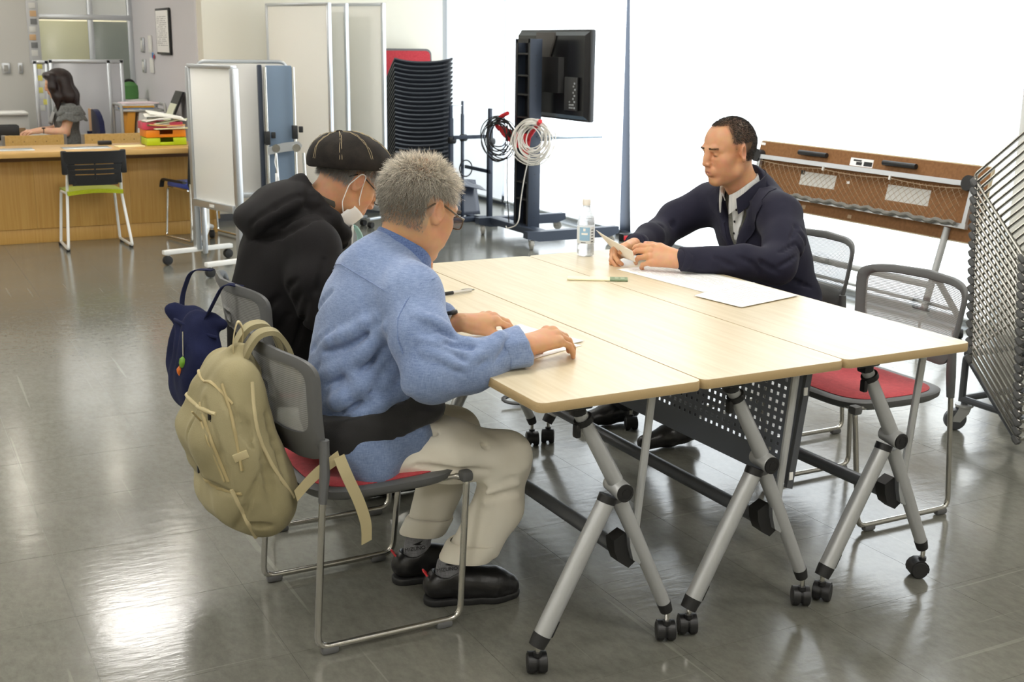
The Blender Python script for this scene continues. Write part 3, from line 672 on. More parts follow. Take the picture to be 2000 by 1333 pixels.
# ================================================================== SCREENS AND WHITEBOARDS
M_screen = mat('screen_panel', lin(243, 241, 233), .5, bump=(200, .03))
M_wb = mat('whiteboard_face', lin(245, 244, 238), .22)
M_wbg = mat('whiteboard_back', lin(212, 210, 205), .35)
def screen(label, L, R, z0, z1, pm, rot_w=None, feet=True):
    """upright panel between floor points L and R (left, right)"""
    L = Vector((*L, 0)); R = Vector((*R, 0)); c = (L+R)/2; d = R-L; w = d.length
    r = thing('folding_screen', label, 'screen', c, math.atan2(d.y, d.x), 'tall white screens by the back wall')
    MB().box((0, 0, (z0+z1)/2), (w-.03, .022, z1-z0-.03), .002).build('panel', pm, r)
    for s_ in (-1, 1): MB().box((s_*(w/2-.012), 0, (z0+z1)/2), (.026, .034, z1-z0), .004).build('upright', M_alu, r)
    MB().box((0, 0, z1-.012), (w, .034, .024), .004).build('top_rail', M_alu, r)
    MB().box((0, 0, z0+.025), (w, .034, .05), .004).build('bottom_rail', M_alu, r)
    for s_ in (-1, 1):
        f = MB().box((s_*(w/2-.03), 0, .075), (.04, .40, .022), .004).box((s_*(w/2-.03), 0, (z0+.08)/2), (.03, .03, max(.02, z0-.07)), .003).build('foot', M_alu, r)
        for y in (-.17, .17): caster(f, s_*(w/2-.03), y, .07, .5+s_, .022, 'wheel_unit') if False else MB().lathe([(.004, -.02), (.024, -.02), (.024, .02), (.004, .02)], n=16, axis='X').build('wheel', M_rubber, f, loc=(s_*(w/2-.03), y, .024))
    return r
screen('tall white screen on the left of the three by the back wall', (1.734, 7.80), (2.035, 7.12), .12, 1.79, M_screen)
screen('tall white screen in the middle of the three, mostly hidden', (1.905, 7.83), (2.200, 7.18), .12, 1.79, M_screen)
screen('tall white screen on the right of the three, next to the dark stack', (2.16, 7.86), (2.515, 7.18), .12, 1.80, M_screen)
def whiteboard(label, L, R, z0, z1, face, fdir, t=.045):
    L = Vector((*L, 0)); R = Vector((*R, 0)); c = (L+R)/2; d = R-L; w = d.length
    r = thing('mobile_whiteboard', label, 'whiteboard', c, math.atan2(d.y, d.x))
    MB().box((0, 0, (z0+z1)/2), (w-.06, .02, z1-z0), .002).build('board', face, r)
    for s_ in (-1, 1):
        MB().box((s_*(w/2), 0, (.08+z1)/2), (.048, t, z1-.08), .008).build('post', M_alu, r)
        MB().box((s_*(w/2-.05), .03, .25), (.03, .03, .38), .006).build('inner_post', M_alu, r)
        f = MB().box((s_*w/2, 0, .088), (.046, .52, .03), .006).build('foot', M_whiteplastic, r)
        for y in (-.23, .23): plate_caster_small(f, s_*w/2, y)
    MB().box((0, 0, z1+.004), (w, t, .026), .006).build('top_rail', M_alu, r)
    MB().box((0, -.012, z0-.02), (w-.05, .05, .05), .004).build('bottom_rail', M_alu, r)
    MB().box((.0, -.04, z0-.02), (.06, .004, .02), .001).build('name_plate', M_whiteplastic, r)
    return r
def plate_caster_small(par, x, y):
    MB().lathe([(.006, -.022), (.03, -.018), (.034, 0), (.03, .018), (.006, .022)], c=(x, y, .034), n=18, axis='X').build('caster', M_rubber, par)
    return MB().cyl((x, y, .05), (x, y, .09), .01, n=8).build('caster_stem', M_chrome, par)
wb1 = whiteboard('narrow mobile whiteboard on wheels in front of the reception counter', (.690, 6.13), (.838, 5.56), .44, 1.325, M_wb, 1)
wb2 = thing('mobile_whiteboard', 'grey-backed whiteboard with white tube legs behind the narrow one', 'whiteboard', (1.22, 6.75, 0), math.radians(-20))
MB().box((0, 0, .86), (.62, .02, .94), .004).build('board', M_wbg, wb2)
MB().tube([(-.32, 0, .38), (-.32, 0, 1.345), (.32, 0, 1.345), (.32, 0, .38)], .014, 10, fil=.06).build('frame', M_alu, wb2)
MB().box((0, -.01, .37), (.62, .04, .04), .004).build('tray', M_alu, wb2)
for s_ in (-1, 1): 
    f = MB().tube([(s_*.30, 0, .4), (s_*.30, 0, .12), (s_*.30, -.30, .09)], .018, 10, fil=.06).build('leg', M_whiteplastic, wb2); MB().tube([(s_*.30, 0, .14), (s_*.30, .28, .09)], .018, 10).build('rear_foot', M_whiteplastic, f)
    for y in (-.30, .28): plate_caster_small(f, s_*.30, y)
# folded blue bed-like frame with chrome tubes
bf = thing('folding_rack', 'folded rack of chrome tubes with a steel-blue panel, behind the narrow whiteboard', 'rack', (1.43, 6.6, 0), math.radians(-8))
Mb = mat('steel_blue_cloth', lin(120, 138, 158), .7, bump=(160, .15))
MB().box((.02, .012, .70), (.19, .022, 1.24), .008).build('cloth_panel', Mb, bf)
MB().box((-.118, .02, .70), (.03, .06, 1.25), .008).build('navy_edge', M_navy, bf)
for x in (-.085, .118):
    t_ = MB().tube([(x, -.035, .02), (x, -.035, 1.31)], .0125, 12).build('tube', M_chrome, bf)
    MB().box((x, -.036, .80 if x < 0 else .84), (.04, .045, .10), .006).box((x+.045, -.036, .82 if x < 0 else .86), (.03, .03, .045), .004).build('clamp', M_black, t_)
    MB().tube([(x+.055, -.055, .69), (x+.085, -.055, .02)], .0115, 12).build('stay_tube', M_chrome, bf)
MB().prism([(-.085, .68), (-.085, .735), (.02, .765), (.14, .775), (.165, .745), (.15, .715), (.03, .70)], lambda a, b: (a, -.055, b), lambda a, b: (a, -.066, b)).build('hinge_plate', M_alu, bf)
for x in (-.03, .12): MB().cyl((x, -.05, .727), (x, -.075, .727), .03, n=16).build('hinge_bolt', M_chrome, bf)
MB().tube([(-.03, -.07, .70), (-.045, -.07, .62), (-.02, -.07, .55), (-.04, -.07, .47), (-.03, -.07, .44)], .004, 6, fil=.03).box((-.035, -.07, .50), (.016, .012, .09), .004).build('cord', M_white, bf)
# ================================================================== RECEPTION COUNTER AND OFFICE
M_cwood = mat('maple_veneer', lin(196, 150, 76), .45, noise=(5, lin(206, 163, 90), (16, 16, .5), 5))
M_cwood2 = mat('maple_top', lin(198, 156, 88), .4, noise=(5, lin(208, 168, 102), (1, 16, 16), 5))
M_ply = mat('plywood_back', lin(214, 172, 98), .45, noise=(5, lin(222, 184, 116), (1, 10, 10), 4))
ct = thing('reception_counter', 'long maple reception counter on the left', 'counter', (-.9, 7.4, 0))
MB().box((0, .02, .680), (4.16, .62, .040), .004).build('worktop', M_cwood2, ct)
for k in range(6): MB().box((-2.04+.685*(k+.5), 0, .36), (.6846, .03, .50), .002).build('front_panel', M_cwood, ct)
MB().box((0, .015, .055), (4.1, .03, .11), .002).build('plinth', M_cwood, ct)
MB().box((0, -.0, .635), (4.1, .03, .05), .002).build('shade_strip', mat('counter_shadow_strip', lin(120, 86, 50), .6), ct)  # dark colour stands in for the shade under the worktop overhang
MB().box((2.03, .17, .33), (.03, .3, .66), .002).build('end_panel', M_cwood, ct)
def tagm(name, label, cat, mb, m, loc=(0, 0, 0), rz=0, group=None):
    o = mb.build(name, m); o.location = loc; o.rotation_euler = (0, 0, rz); return tag(o, label, cat, group)
# chair with lime seat
def cafe_chair():
    r = thing('visitor_chair', 'chair with lime green seat, black slotted back and white frame at the counter', 'chair', (.16, 7.09, 0), math.pi/2+.02)
    for s_ in (1, -1):
        f = MB().tube([(-.165, s_*.18, .70), (-.10, s_*.19, .40), (-.20, s_*.225, .02), (.19, s_*.215, .02), (.17, s_*.19, .40), (-.08, s_*.19, .41)], .0105, 10, fil=.025).build('frame', M_whiteplastic, r)
        for x in (-.17, .16): MB().box((x, s_*.222, .010), (.035, .026, .02), .005).build('glide', M_rubber, f)
    MB().sheet(lambda u, v: (-.15+.36*u, (-.195+.39*v), .425+.015*math.cos(2*(v-.5)*1.5)-.03*max(0, u-.8)*4*(u-.8)+.0), 10, 12, .03).build('seat', weave('lime_fabric', lin(156, 166, 20), lin(178, 186, 40), 300), r, 60)
    xb = lambda y, z: -.135-.28*(z-.45)*.5-.03*(1-(y/.22)**2)
    def strip(z0, z1, w0, w1, mb): mb.sheet(lambda u, v: (xb((2*u-1)*(w0+(w1-w0)*v), z0+(z1-z0)*v), (2*u-1)*(w0+(w1-w0)*v), z0+(z1-z0)*v), 12, 2, .012)
    mb = MB(); strip(.47, .545, .155, .175, mb); strip(.553, .582, .178, .19, mb); strip(.590, .619, .193, .20, mb); strip(.627, .715, .203, .215, mb)
    for y in (-.16, .16): mb.box((xb(y, .58), y, .58), (.014, .05, .2), .004)
    mb.box((xb(0, .59), 0, .59), (.01, .012, .16), .003)
    mb.build('backrest', M_black, r)
    for s_ in (1, -1): MB().box((-.165, s_*.205, .635), (.028, .04, .17), .008).build('back_sleeve', M_black, r)
    return r
cafe_chair()
def mesh_guest():
    r = thing('mesh_chair', 'black mesh-back chair with blue seat half hidden by the whiteboard', 'chair', (.98, 7.12, 0), math.pi/2+.25)
    for s_ in (1, -1):
        f = MB().tube([(-.19, s_*.20, .45), (-.21, s_*.22, .02), (.20, s_*.22, .02), (.18, s_*.20, .40), (-.15, s_*.2, .40)], .010, 10, fil=.03).build('frame', M_chrome, r)
        MB().tube([(.20, s_*.24, .40), (.18, s_*.24, .46), (-.17, s_*.235, .46)], .013, 8, fil=.03, flat=(1.5, .8)).build('armrest', M_black, r)
    MB().box((0, 0, .42), (.40, .40, .05), .02).build('seat', weave('blue_fabric', lin(40, 60, 150), lin(56, 76, 170), 300), r)
    MB().tube([(-.17, -.2, .42), (-.22, -.2, .75), (-.22, .2, .75), (-.17, .2, .42)], .014, 8, closed=True, fil=.03).build('back_frame', M_black, r)
    MB().sheet(lambda u, v: (-.175-.05*v, -.195+.39*u, .43+.31*v), 4, 4).build('back_mesh', mesh_cloth('black_mesh', lin(24, 24, 24), .7, 60), r)
mesh_guest()
# document trays
def tray(label, col, z, name, open_=True, dx=0, rz=0):
    m = mat(name, col, .35)
    r = thing('document_tray', label, 'tray', (.785+dx, 7.5, z), rz, 'document trays on the counter')
    mb = MB().box((0, 0, .003), (.30, .23, .006), .002)
    for s_ in (-1, 1): mb.box((s_*.148, 0, .028), (.005, .23, .056), .002)
    mb.box((0, .113, .028), (.30, .005, .056), .002).build('tray', m, r)
    MB().box((-.10, -.113, .028), (.10, .005, .056), .002).box((.10, -.113, .028), (.10, .005, .056), .002).box((0, -.113, .012), (.11, .005, .024), .002).build('front_lip', m, r)
tray('lime green document tray at the bottom of the tray stack', lin(190, 210, 30), .702, 'lime_plastic')
tray('orange document tray in the middle of the tray stack', lin(236, 140, 20), .762, 'orange_plastic', dx=-.004, rz=.02)
tray('pink document tray on top of the tray stack', lin(206, 70, 96), .822, 'pink_plastic', dx=-.02, rz=-.03)
random.seed(2)
ppc = [lin(250, 248, 238), lin(246, 240, 190), lin(228, 236, 200), lin(240, 238, 228), lin(236, 180, 120), lin(120, 140, 90)]
pg = thing('paper_stack', 'untidy pile of cream and yellow papers heaped on the pink tray', 'papers', (.77, 7.49, .83))
for k in range(9):
    a = random.uniform(-.15, .15); dx, dy = random.uniform(-.02, .045), random.uniform(-.03, .02); z = .003+.0105*k
    MB().sheet(lambda u, v: (-.135+.27*u+dx, -.11+.21*v+dy, z+.030*math.sin(2.6*u+k)*(k/9)+.016*v*math.sin(k)), 6, 4, .008).build('sheet', mat('paper_%s' % 'abcdefghi'[k], ppc[(k*5+1) % 6] if k < 6 else ppc[(0, 3, 0)[k-6]], .8), pg, 60, loc=(0, 0, 0)).rotation_euler = (0, 0, a)
tagm('envelope', 'cream envelope lying flat on the counter left of the trays', 'paper', MB().box((0, 0, .004), (.20, .14, .008), .002), mat('cream_paper', lin(246, 232, 176), .8), (.50, 7.38, .70), .1)
tagm('black_case', 'small black case lying on the counter behind the lime chair', 'case', MB().box((0, 0, .015), (.10, .05, .03), .006), M_black, (.36, 7.62, .70))
for k, (x, lab) in enumerate(((-.36, 'clear plastic sheet lying flat at the left end of the counter'), (.18, 'clear plastic sheet lying flat on the counter behind the lime chair'))):
    tagm('clear_sheet', lab, 'sheet', MB().box((0, 0, .002), (.34, .20, .004), .001), mat('clear_plastic', lin(200, 205, 205), .15), (x, 7.36, .70), 0, 'clear sheets on the counter')
# plywood chairs behind the counter
def ply_chair(label, x, y, rz):
    r = thing('plywood_chair', label, 'chair', (x, y, 0), rz, 'plywood-back chairs behind the counter')
    for s_ in (1, -1): MB().tube([(-.20, s_*.235, .72), (-.17, s_*.235, .40), (-.22, s_*.235, .012)], .014, 8, fil=.04, flat=(1.4, .8)).tube([(-.17, s_*.235, .40), (.2, s_*.22, .40), (.22, s_*.235, .012)], .012, 8, fil=.04).build('frame', M_alu, r)
    MB().sheet(lambda u, v: (-.185-.02*v-.03*math.sin(math.pi*u), -.225+.45*u, .53+.19*v), 12, 4, .012).build('backrest', M_ply, r)
    dots = MB()
    for i in range(5):
        for j in range(2): 
            u = .12+.19*i; y_ = -.225+.45*u; dots.lathe([(.005, 0), (.005, .002)], c=(-.205-.03*math.sin(math.pi*u)-.018, y_, .60+.07*j), n=8, axis='X')
    dots.build('perforations', mat('hole_brown', lin(150, 110, 56), .6), r)
    MB().box((.02, 0, .415), (.40, .42, .03), .01).build('seat', M_ply, r)
ply_chair('plywood-back chair behind the counter on the left', -.045, 8.72, math.pi/2)
ply_chair('plywood-back chair behind the counter, right of the seated woman', .575, 8.72, math.pi/2)
# desk where the woman works
dk = thing('office_desk', 'grey office desk behind the counter where the woman works', 'desk', (-.55, 9.35, 0))
MB().box((0, 0, .635), (1.5, .70, .03), .004).build('top', mat('desk_grey', lin(206, 204, 198), .5), dk)
for x in (-.72, .72): MB().box((x, 0, .31), (.03, .66, .62), .004).build('side_panel', M_grey_wall, dk)
lp = thing('laptop', 'dark laptop on the office desk at the left edge', 'laptop', (-.27, 9.25, .65), .2)
MB().box((0, 0, .01), (.22, .32, .018), .004).build('keyboard_base', M_black, lp); MB().prism([(-.16, 0), (.16, 0), (.16, .22), (-.16, .22)], lambda a, b: (-.11-.09*b, a, .02+b*.95), lambda a, b: (-.118-.09*b, a, .02+b*.95)).build('screen', M_dgrey, lp)
bx = thing('desk_organiser', 'black desk organiser box at the left edge of the office desk', 'box', (-.24, 9.05, .65))
mb = MB().box((0, 0, .01), (.26, .18, .02), .003)
for s_ in (-1, 1): mb.box((s_*.127, 0, .06), (.006, .18, .12), .002).box((0, s_*.087, .06), (.26, .006, .12), .002)
mb.build('box', M_black, bx); MB().box((.05, 0, .06), (.006, .17, .10)).build('divider', M_black, bx)
for k in range(5):
    tagm('document', ['white page at the bottom of the papers on the office desk', 'pink leaflet among the papers on the office desk', 'off-white page among the papers on the office desk', 'blue-grey leaflet among the papers on the office desk', 'cream page on top of the papers on the office desk'][k], 'paper', MB().box((0, 0, .003+.003*k), (.20, .14, .003), .001), mat('leaflet_%s' % 'abcde'[k], [lin(236, 236, 236), lin(220, 170, 160), lin(240, 240, 235), lin(170, 190, 200), lin(244, 240, 230)][k], .6), (-.02+.035*k, 9.06+.01*k, .651), .3*k-.5, 'papers on the office desk')
pr = thing('printer', 'white printer behind the office desk', 'printer', (-.06, 10.35, .55)); MB().box((0, 0, .12), (.34, .34, .24), .02).build('body', M_whiteplastic, pr); MB().box((0, -.1, .255), (.32, .30, .03), .012).build('lid', M_whiteplastic, pr); MB().box((.02, -.176, .08), (.22, .01, .08), .002).build('output_slot', mat('kraft', lin(176, 144, 108), .7), pr)
ptb = thing('side_table', 'low grey table carrying the white printer', 'table', (-.06, 10.35, 0)); MB().box((0, 0, .53), (.38, .45, .03), .004).build('top', M_grey_wall, ptb)
for x in (-.17, .17):
    for y in (-.2, .2): MB().cyl((x, y, 0), (x, y, .52), .015, n=10).build('leg', M_grey, ptb)
def office_chair(label, x, y, rz, m, zt=.93):
    r = thing('office_chair', label, 'chair', (x, y, 0), rz, 'upholstered office chairs')
    MB().sheet(lambda u, v: (-.22+.03*math.sin(math.pi*u), (-.2+.4*u)*(1-.5*max(0, abs(v-.5)-.3)), zt-.42+.42*v-.10*abs(2*u-1)**3*(1 if v > .5 else 0)), 10, 10, .05).build('backrest', m, r, 60)
    MB().box((0, 0, .46), (.44, .44, .07), .03).build('seat', m, r)
    MB().cyl((0, 0, .08), (0, 0, .43), .03, n=12).tube([(0, 0, .42), (-.2, 0, .42), (-.25, 0, .6)], .02, 8, fil=.06).build('column', M_black, r)
    for k in range(5):
        a = k*1.2566; b = MB().tube([(0, 0, .10), (.28*math.cos(a), .28*math.sin(a), .065)], [.025, .016], 8).build('base_arm', M_black, r); MB().lathe([(.004, -.02), (.028, -.02), (.028, .02), (.004, .02)], c=(.28*math.cos(a), .28*math.sin(a), .029), n=12, axis='X').build('wheel', M_rubber, b)
M_nav = weave('navy_upholstery', lin(36, 42, 78), lin(50, 58, 100), 250); M_gup = weave('taupe_upholstery', lin(120, 112, 104), lin(140, 130, 120), 250)
office_chair('navy office chair behind the seated woman', .37, 9.42, math.pi, M_nav, .875)
office_chair('taupe office chair left of the woman, beyond her desk', -.17, 9.95, -.6, M_gup, .86)
# screens behind the woman
M_frost = mat('frosted_panel', lin(206, 208, 214), .18)
def partition(label, x0, x1, y, z0, z1, split=None):
    r = thing('office_partition', label, 'partition', ((x0+x1)/2, y, 0)); w = x1-x0
    MB().box((0, 0, (z0+z1)/2), (w-.04, .015, z1-z0-.04), .002).build('panel', M_frost, r)
    for x in (-w/2+.02, w/2-.02)+((split,) if split is not None else ()): MB().box((x, 0, (z1)/2), (.035, .035, z1), .004).build('post', M_alu, r)
    MB().box((0, 0, z1-.015), (w, .035, .035), .004).build('top_rail', M_alu, r); MB().box((0, 0, z0), (w, .035, .035), .004).build('bottom_rail', M_alu, r)
    for x in (-w/2+.03, w/2-.03): MB().box((x, 0, .012), (.05, .4, .024), .004).build('foot', M_alu, r)
    return r
partition('frosted office partition with silver frame behind the woman', .30, .98, 10.05, .15, 1.30, .20)
p2 = partition('narrow partition with yellow sticky notes left of the woman', .17, .31, 10.12, .15, 1.29)
random.seed(8)
for k in range(8): MB().box((random.uniform(-.03, .03), -.011, 1.24-.055*k), (.06, .002, .05), .0005).build('sticky_note', mat('note_%s' % 'ab'[k % 2], [lin(238, 232, 130), lin(226, 230, 226)][k % 2], .8), p2)
# files leaning by the navy chair
for k in range(4):
    tagm('folder', ['tan folder nearest the navy office chair, standing upright', 'white folder second from the navy office chair', 'brown folder third from the navy office chair', 'cream folder farthest from the navy office chair'][k], 'folder', MB().box((0, 0, .15), (.015, .22, .30), .003), mat('folder_%s' % 'abcd'[k], [lin(196, 158, 120), lin(236, 232, 226), lin(150, 120, 110), lin(240, 236, 220)][k], .7), (.60+.026*k, 9.72, .56), 0, 'folders behind the navy chair').rotation_euler = (0, -.05*k, 0)
fs = thing('file_cabinet', 'low grey cabinet under the upright folders', 'cabinet', (.68, 9.75, 0)); MB().box((0, 0, .28), (.3, .4, .56), .005).build('body', M_grey_wall, fs); MB().box((0, -.203, .40), (.28, .01, .24), .003).build('drawer_front', M_alu, fs)
# metal trolley with papers
tr = thing('paper_trolley', 'grey metal trolley piled with papers by the lavender wall', 'trolley', (.93, 9.15, 0))
for x in (-.19, .19): MB().tube([(x, -.2, .02), (x, -.2, .93), (x, .2, .93), (x, .2, .02)], .014, 8, fil=.06).build('side_frame', M_steel, tr)
for z in (.30, .62, .88): MB().box((0, 0, z), (.37, .40, .02), .003).build('shelf', M_steel, tr)
random.seed(4)
for k in range(4):
    tagm('paper_pile', ['blue folder at the bottom of the pile on the grey trolley', 'orange folder within the pile on the grey trolley', 'white papers within the pile on the grey trolley', 'pinkish papers on top of the pile on the grey trolley'][k], 'papers', MB().box((0, 0, .006+.015*k), (.30, .24, .013), .003), mat('trolley_paper_%s' % 'abcd'[k], [lin(120, 140, 170), lin(226, 170, 60), lin(240, 238, 236), lin(236, 220, 226)][k], .7), (.90+random.uniform(-.02, .02), 9.10, .891), random.uniform(-.2, .2), 'papers on the trolley')
for k in range(3): tagm('file_box', ['orange file box leaning on the trolley', 'white file box with printed spine on the trolley', 'grey file box on the trolley beside the trays'][k], 'file box', MB().box((0, 0, .13), (.07, .22, .26), .004), mat('filebox_%s' % 'abc'[k], [lin(214, 150, 50), lin(224, 224, 222), lin(150, 150, 146)][k], .7), (.80+.10*k, 9.08, .632), 0).rotation_euler = (0, .12, 0)
# dark tilted display by the wall
dp = thing('document_stand', 'black tilted document stand with a cream sheet by the lavender wall', 'stand', (1.06, 8.75, .0))
MB().prism([(-.14, .0), (.14, 0), (.14, .34), (-.14, .34)], lambda a, b: (.0+b*.42, a, .75+b*.9), lambda a, b: (.02+b*.42, a, .745+b*.9)).build('board', M_black, dp)
MB().prism([(-.12, .03), (.12, .03), (.12, .22), (-.12, .22)], lambda a, b: (-.004+b*.42, a, .752+b*.9), lambda a, b: (.0+b*.42, a, .75+b*.9)).build('sheet', mat('pale_green_paper', lin(226, 230, 206), .8), dp)
MB().cyl((.05, 0, .02), (.05, 0, .80), .015, n=10).box((.05, 0, .012), (.26, .26, .024), .006).build('base', M_black, dp)
# green rounded bag on a cabinet
gc = thing('storage_cabinet', 'white cabinet under the green bag by the lavender wall', 'cabinet', (1.06, 10.35, 0)); MB().box((0, 0, .46), (.30, .40, .92), .005).build('body', M_whiteplastic, gc); MB().box((0, -.203, .46), (.27, .008, .84), .003).build('door', M_wall, gc)
gb = thing('green_bag', 'rounded green bag with black strap standing by the lavender wall', 'bag', (1.06, 10.3, .92))
MB().lathe([(.02, 0), (.09, .005), (.095, .06), (.09, .13), (.06, .165), (.01, .175)], n=20).build('body', mat('green_nylon', lin(86, 142, 76), .6), gb); MB().tube([(-.06, -.02, .14), (-.03, -.04, .185), (.03, -.04, .185), (.06, -.02, .14)], .012, 8, fil=.03).build('strap', M_black, gb)
# room beyond the glass
gp = struct(MB().box((.76, 10.86, 1.70), (.97, .08, .05), .004).build('trim_3', M_alu))
for x in (.30, .83, 1.215): MB().box((x, 10.86, H_C/2), (.05, .06, H_C), .004).build('mullion', M_alu, gp)
for x0, x1 in ((.325, .805), (.855, 1.19)): MB().box(((x0+x1)/2, 10.86, 2.2), (x1-x0, .008, .95), .001).build('pane', mat('milky_glass', lin(226, 230, 236), .25, trans=.55), gp); MB().box(((x0+x1)/2, 10.86, .85), (x1-x0, .006, 1.62), .001).build('lower_pane', mat('cloudy_glass', lin(236, 238, 238), .22, trans=.9), gp)
kb = thing('tall_cabinet', 'olive cupboard in the room beyond the glass', 'cabinet', (.60, 12.6, 0)); MB().box((0, 0, .78), (.30, .4, 1.56), .01).build('body', mat('olive_board', lin(158, 150, 90), .6), kb); MB().box((0, -.21, .78), (.26, .01, 1.5), .003).build('door', MATS['olive_board'], kb)
kc = thing('grey_screen', 'grey-green screen in the room beyond the glass', 'screen', (1.28, 11.9, 0)); MB().box((0, 0, .78), (.36, .04, 1.5), .01).build('panel', mat('grey_green', lin(128, 140, 128), .6), kc); MB().box((-.19, 0, .77), (.025, .05, 1.54), .004).build('edge', M_alu, kc)
kd = thing('low_bookcase', 'cream low cupboard along the far room wall', 'cabinet', (1.1, 13.2, 0)); MB().box((0, 0, .66), (1.6, .5, 1.32), .01).build('body', mat('pale_cream_board', lin(206, 204, 170), .6), kd); MB().box((.1, -.255, .66), (.02, .01, 1.25), .002).build('door_gap', M_alu, kd)
ld = bpy.data.lights.new('room_beyond_fill', 'AREA'); ld.size = 1.2; ld.energy = 45; ld.color = (1, .96, .86); lo = bpy.data.objects.new('room_beyond_fill', ld); COL.objects.link(lo); lo.location = (1.0, 12.3, 2.7)  # fill light without a fixture, brightens the room beyond the glass
# things on the walls
pf_ = thing('framed_notice', 'black-framed printed notice on the lavender wall', 'picture', (1.222, 9.34, 1.565))
MB().box((0, 0, 0), (.018, .54, .41), .003).build('frame', M_black, pf_); MB().box((-.0095, 0, 0), (.002, .50, .37), .0005).build('sheet', M_white, pf_)
tx = MB()
random.seed(1)
for k in range(15):
    yy = .21
    while yy > -.18:
        l = random.uniform(.008, .03)
        if random.random() < .75: tx.box((-.0112, yy-l/2, .13-.018*k), (.0008, l, .005))
        yy -= l+.008
tx.build('print', mat('print_grey', lin(150, 150, 152), .8), pf_)
for k, (y, z, h_) in enumerate(((10.35, 1.44, .14), (9.98, 1.45, .16), (10.33, 1.24, .13), (9.95, 1.25, .14))):
    t = thing('switch_plate', ['white switch plate, upper left of four on the lavender wall', 'white intercom plate, upper right of four on the lavender wall', 'white switch plate, lower left of four on the lavender wall', 'white switch plate, lower right of four on the lavender wall'][k], 'switch', (1.229, y, z), 0, 'switch plates on the lavender wall')
    MB().box((0, 0, 0), (.016, .13, h_), .004).build('plate', M_alu if k in (0, 2) else M_whiteplastic, t); MB().box((-.01, 0, 0), (.006, .06, h_*.6), .002).build('rocker', M_whiteplastic, t)
bd_ = thing('wall_tag', 'round blue and red tag hanging on the lavender wall', 'tag', (1.226, 9.86, 1.345)); MB().lathe([(.03, 0), (.03, .006)], n=16, axis='X').build('blue_disc', mat('blue_plastic', lin(70, 130, 190), .5), bd_).scale = (-1, 1, 1); MB().lathe([(.018, 0), (.018, .006)], c=(-.004, -.035, -.012), n=14, axis='X').build('red_disc', M_redm, bd_)
for k, (x, z, w) in enumerate(((.005, 1.205, .075), (.135, 1.205, .042))):
    t = thing('switch_plate', ['wide grey switch plate on the grey wall at the left', 'narrow grey switch plate on the grey wall at the left'][k], 'switch', (x, 10.792, z), 0, 'switch plates on the grey wall')
    MB().box((0, 0, 0), (w, .014, .10), .003).build('plate', M_alu, t); MB().box((0, -.008, 0), (w*.5, .006, .06), .002).build('rocker', mat('rocker_grey', lin(150, 150, 146), .5), t)
nb = thing('notice_strip', 'pillar strip of stickers and notices left of the glass', 'notices', (.285, 10.79, 1.55)); MB().box((0, 0, 0), (.11, .012, .60), .002).build('backing', mat('notice_grey', lin(190, 192, 194), .6), nb)
random.seed(12)
for k in range(7): MB().box((random.uniform(-.015, .015), -.008, .25-.075*k), (.06, .003, .055), .001).build('sticker', mat('sticker_%s' % 'abc'[k % 3], [lin(214, 214, 210), lin(204, 170, 130), lin(120, 122, 124)][k % 3], .7), nb)
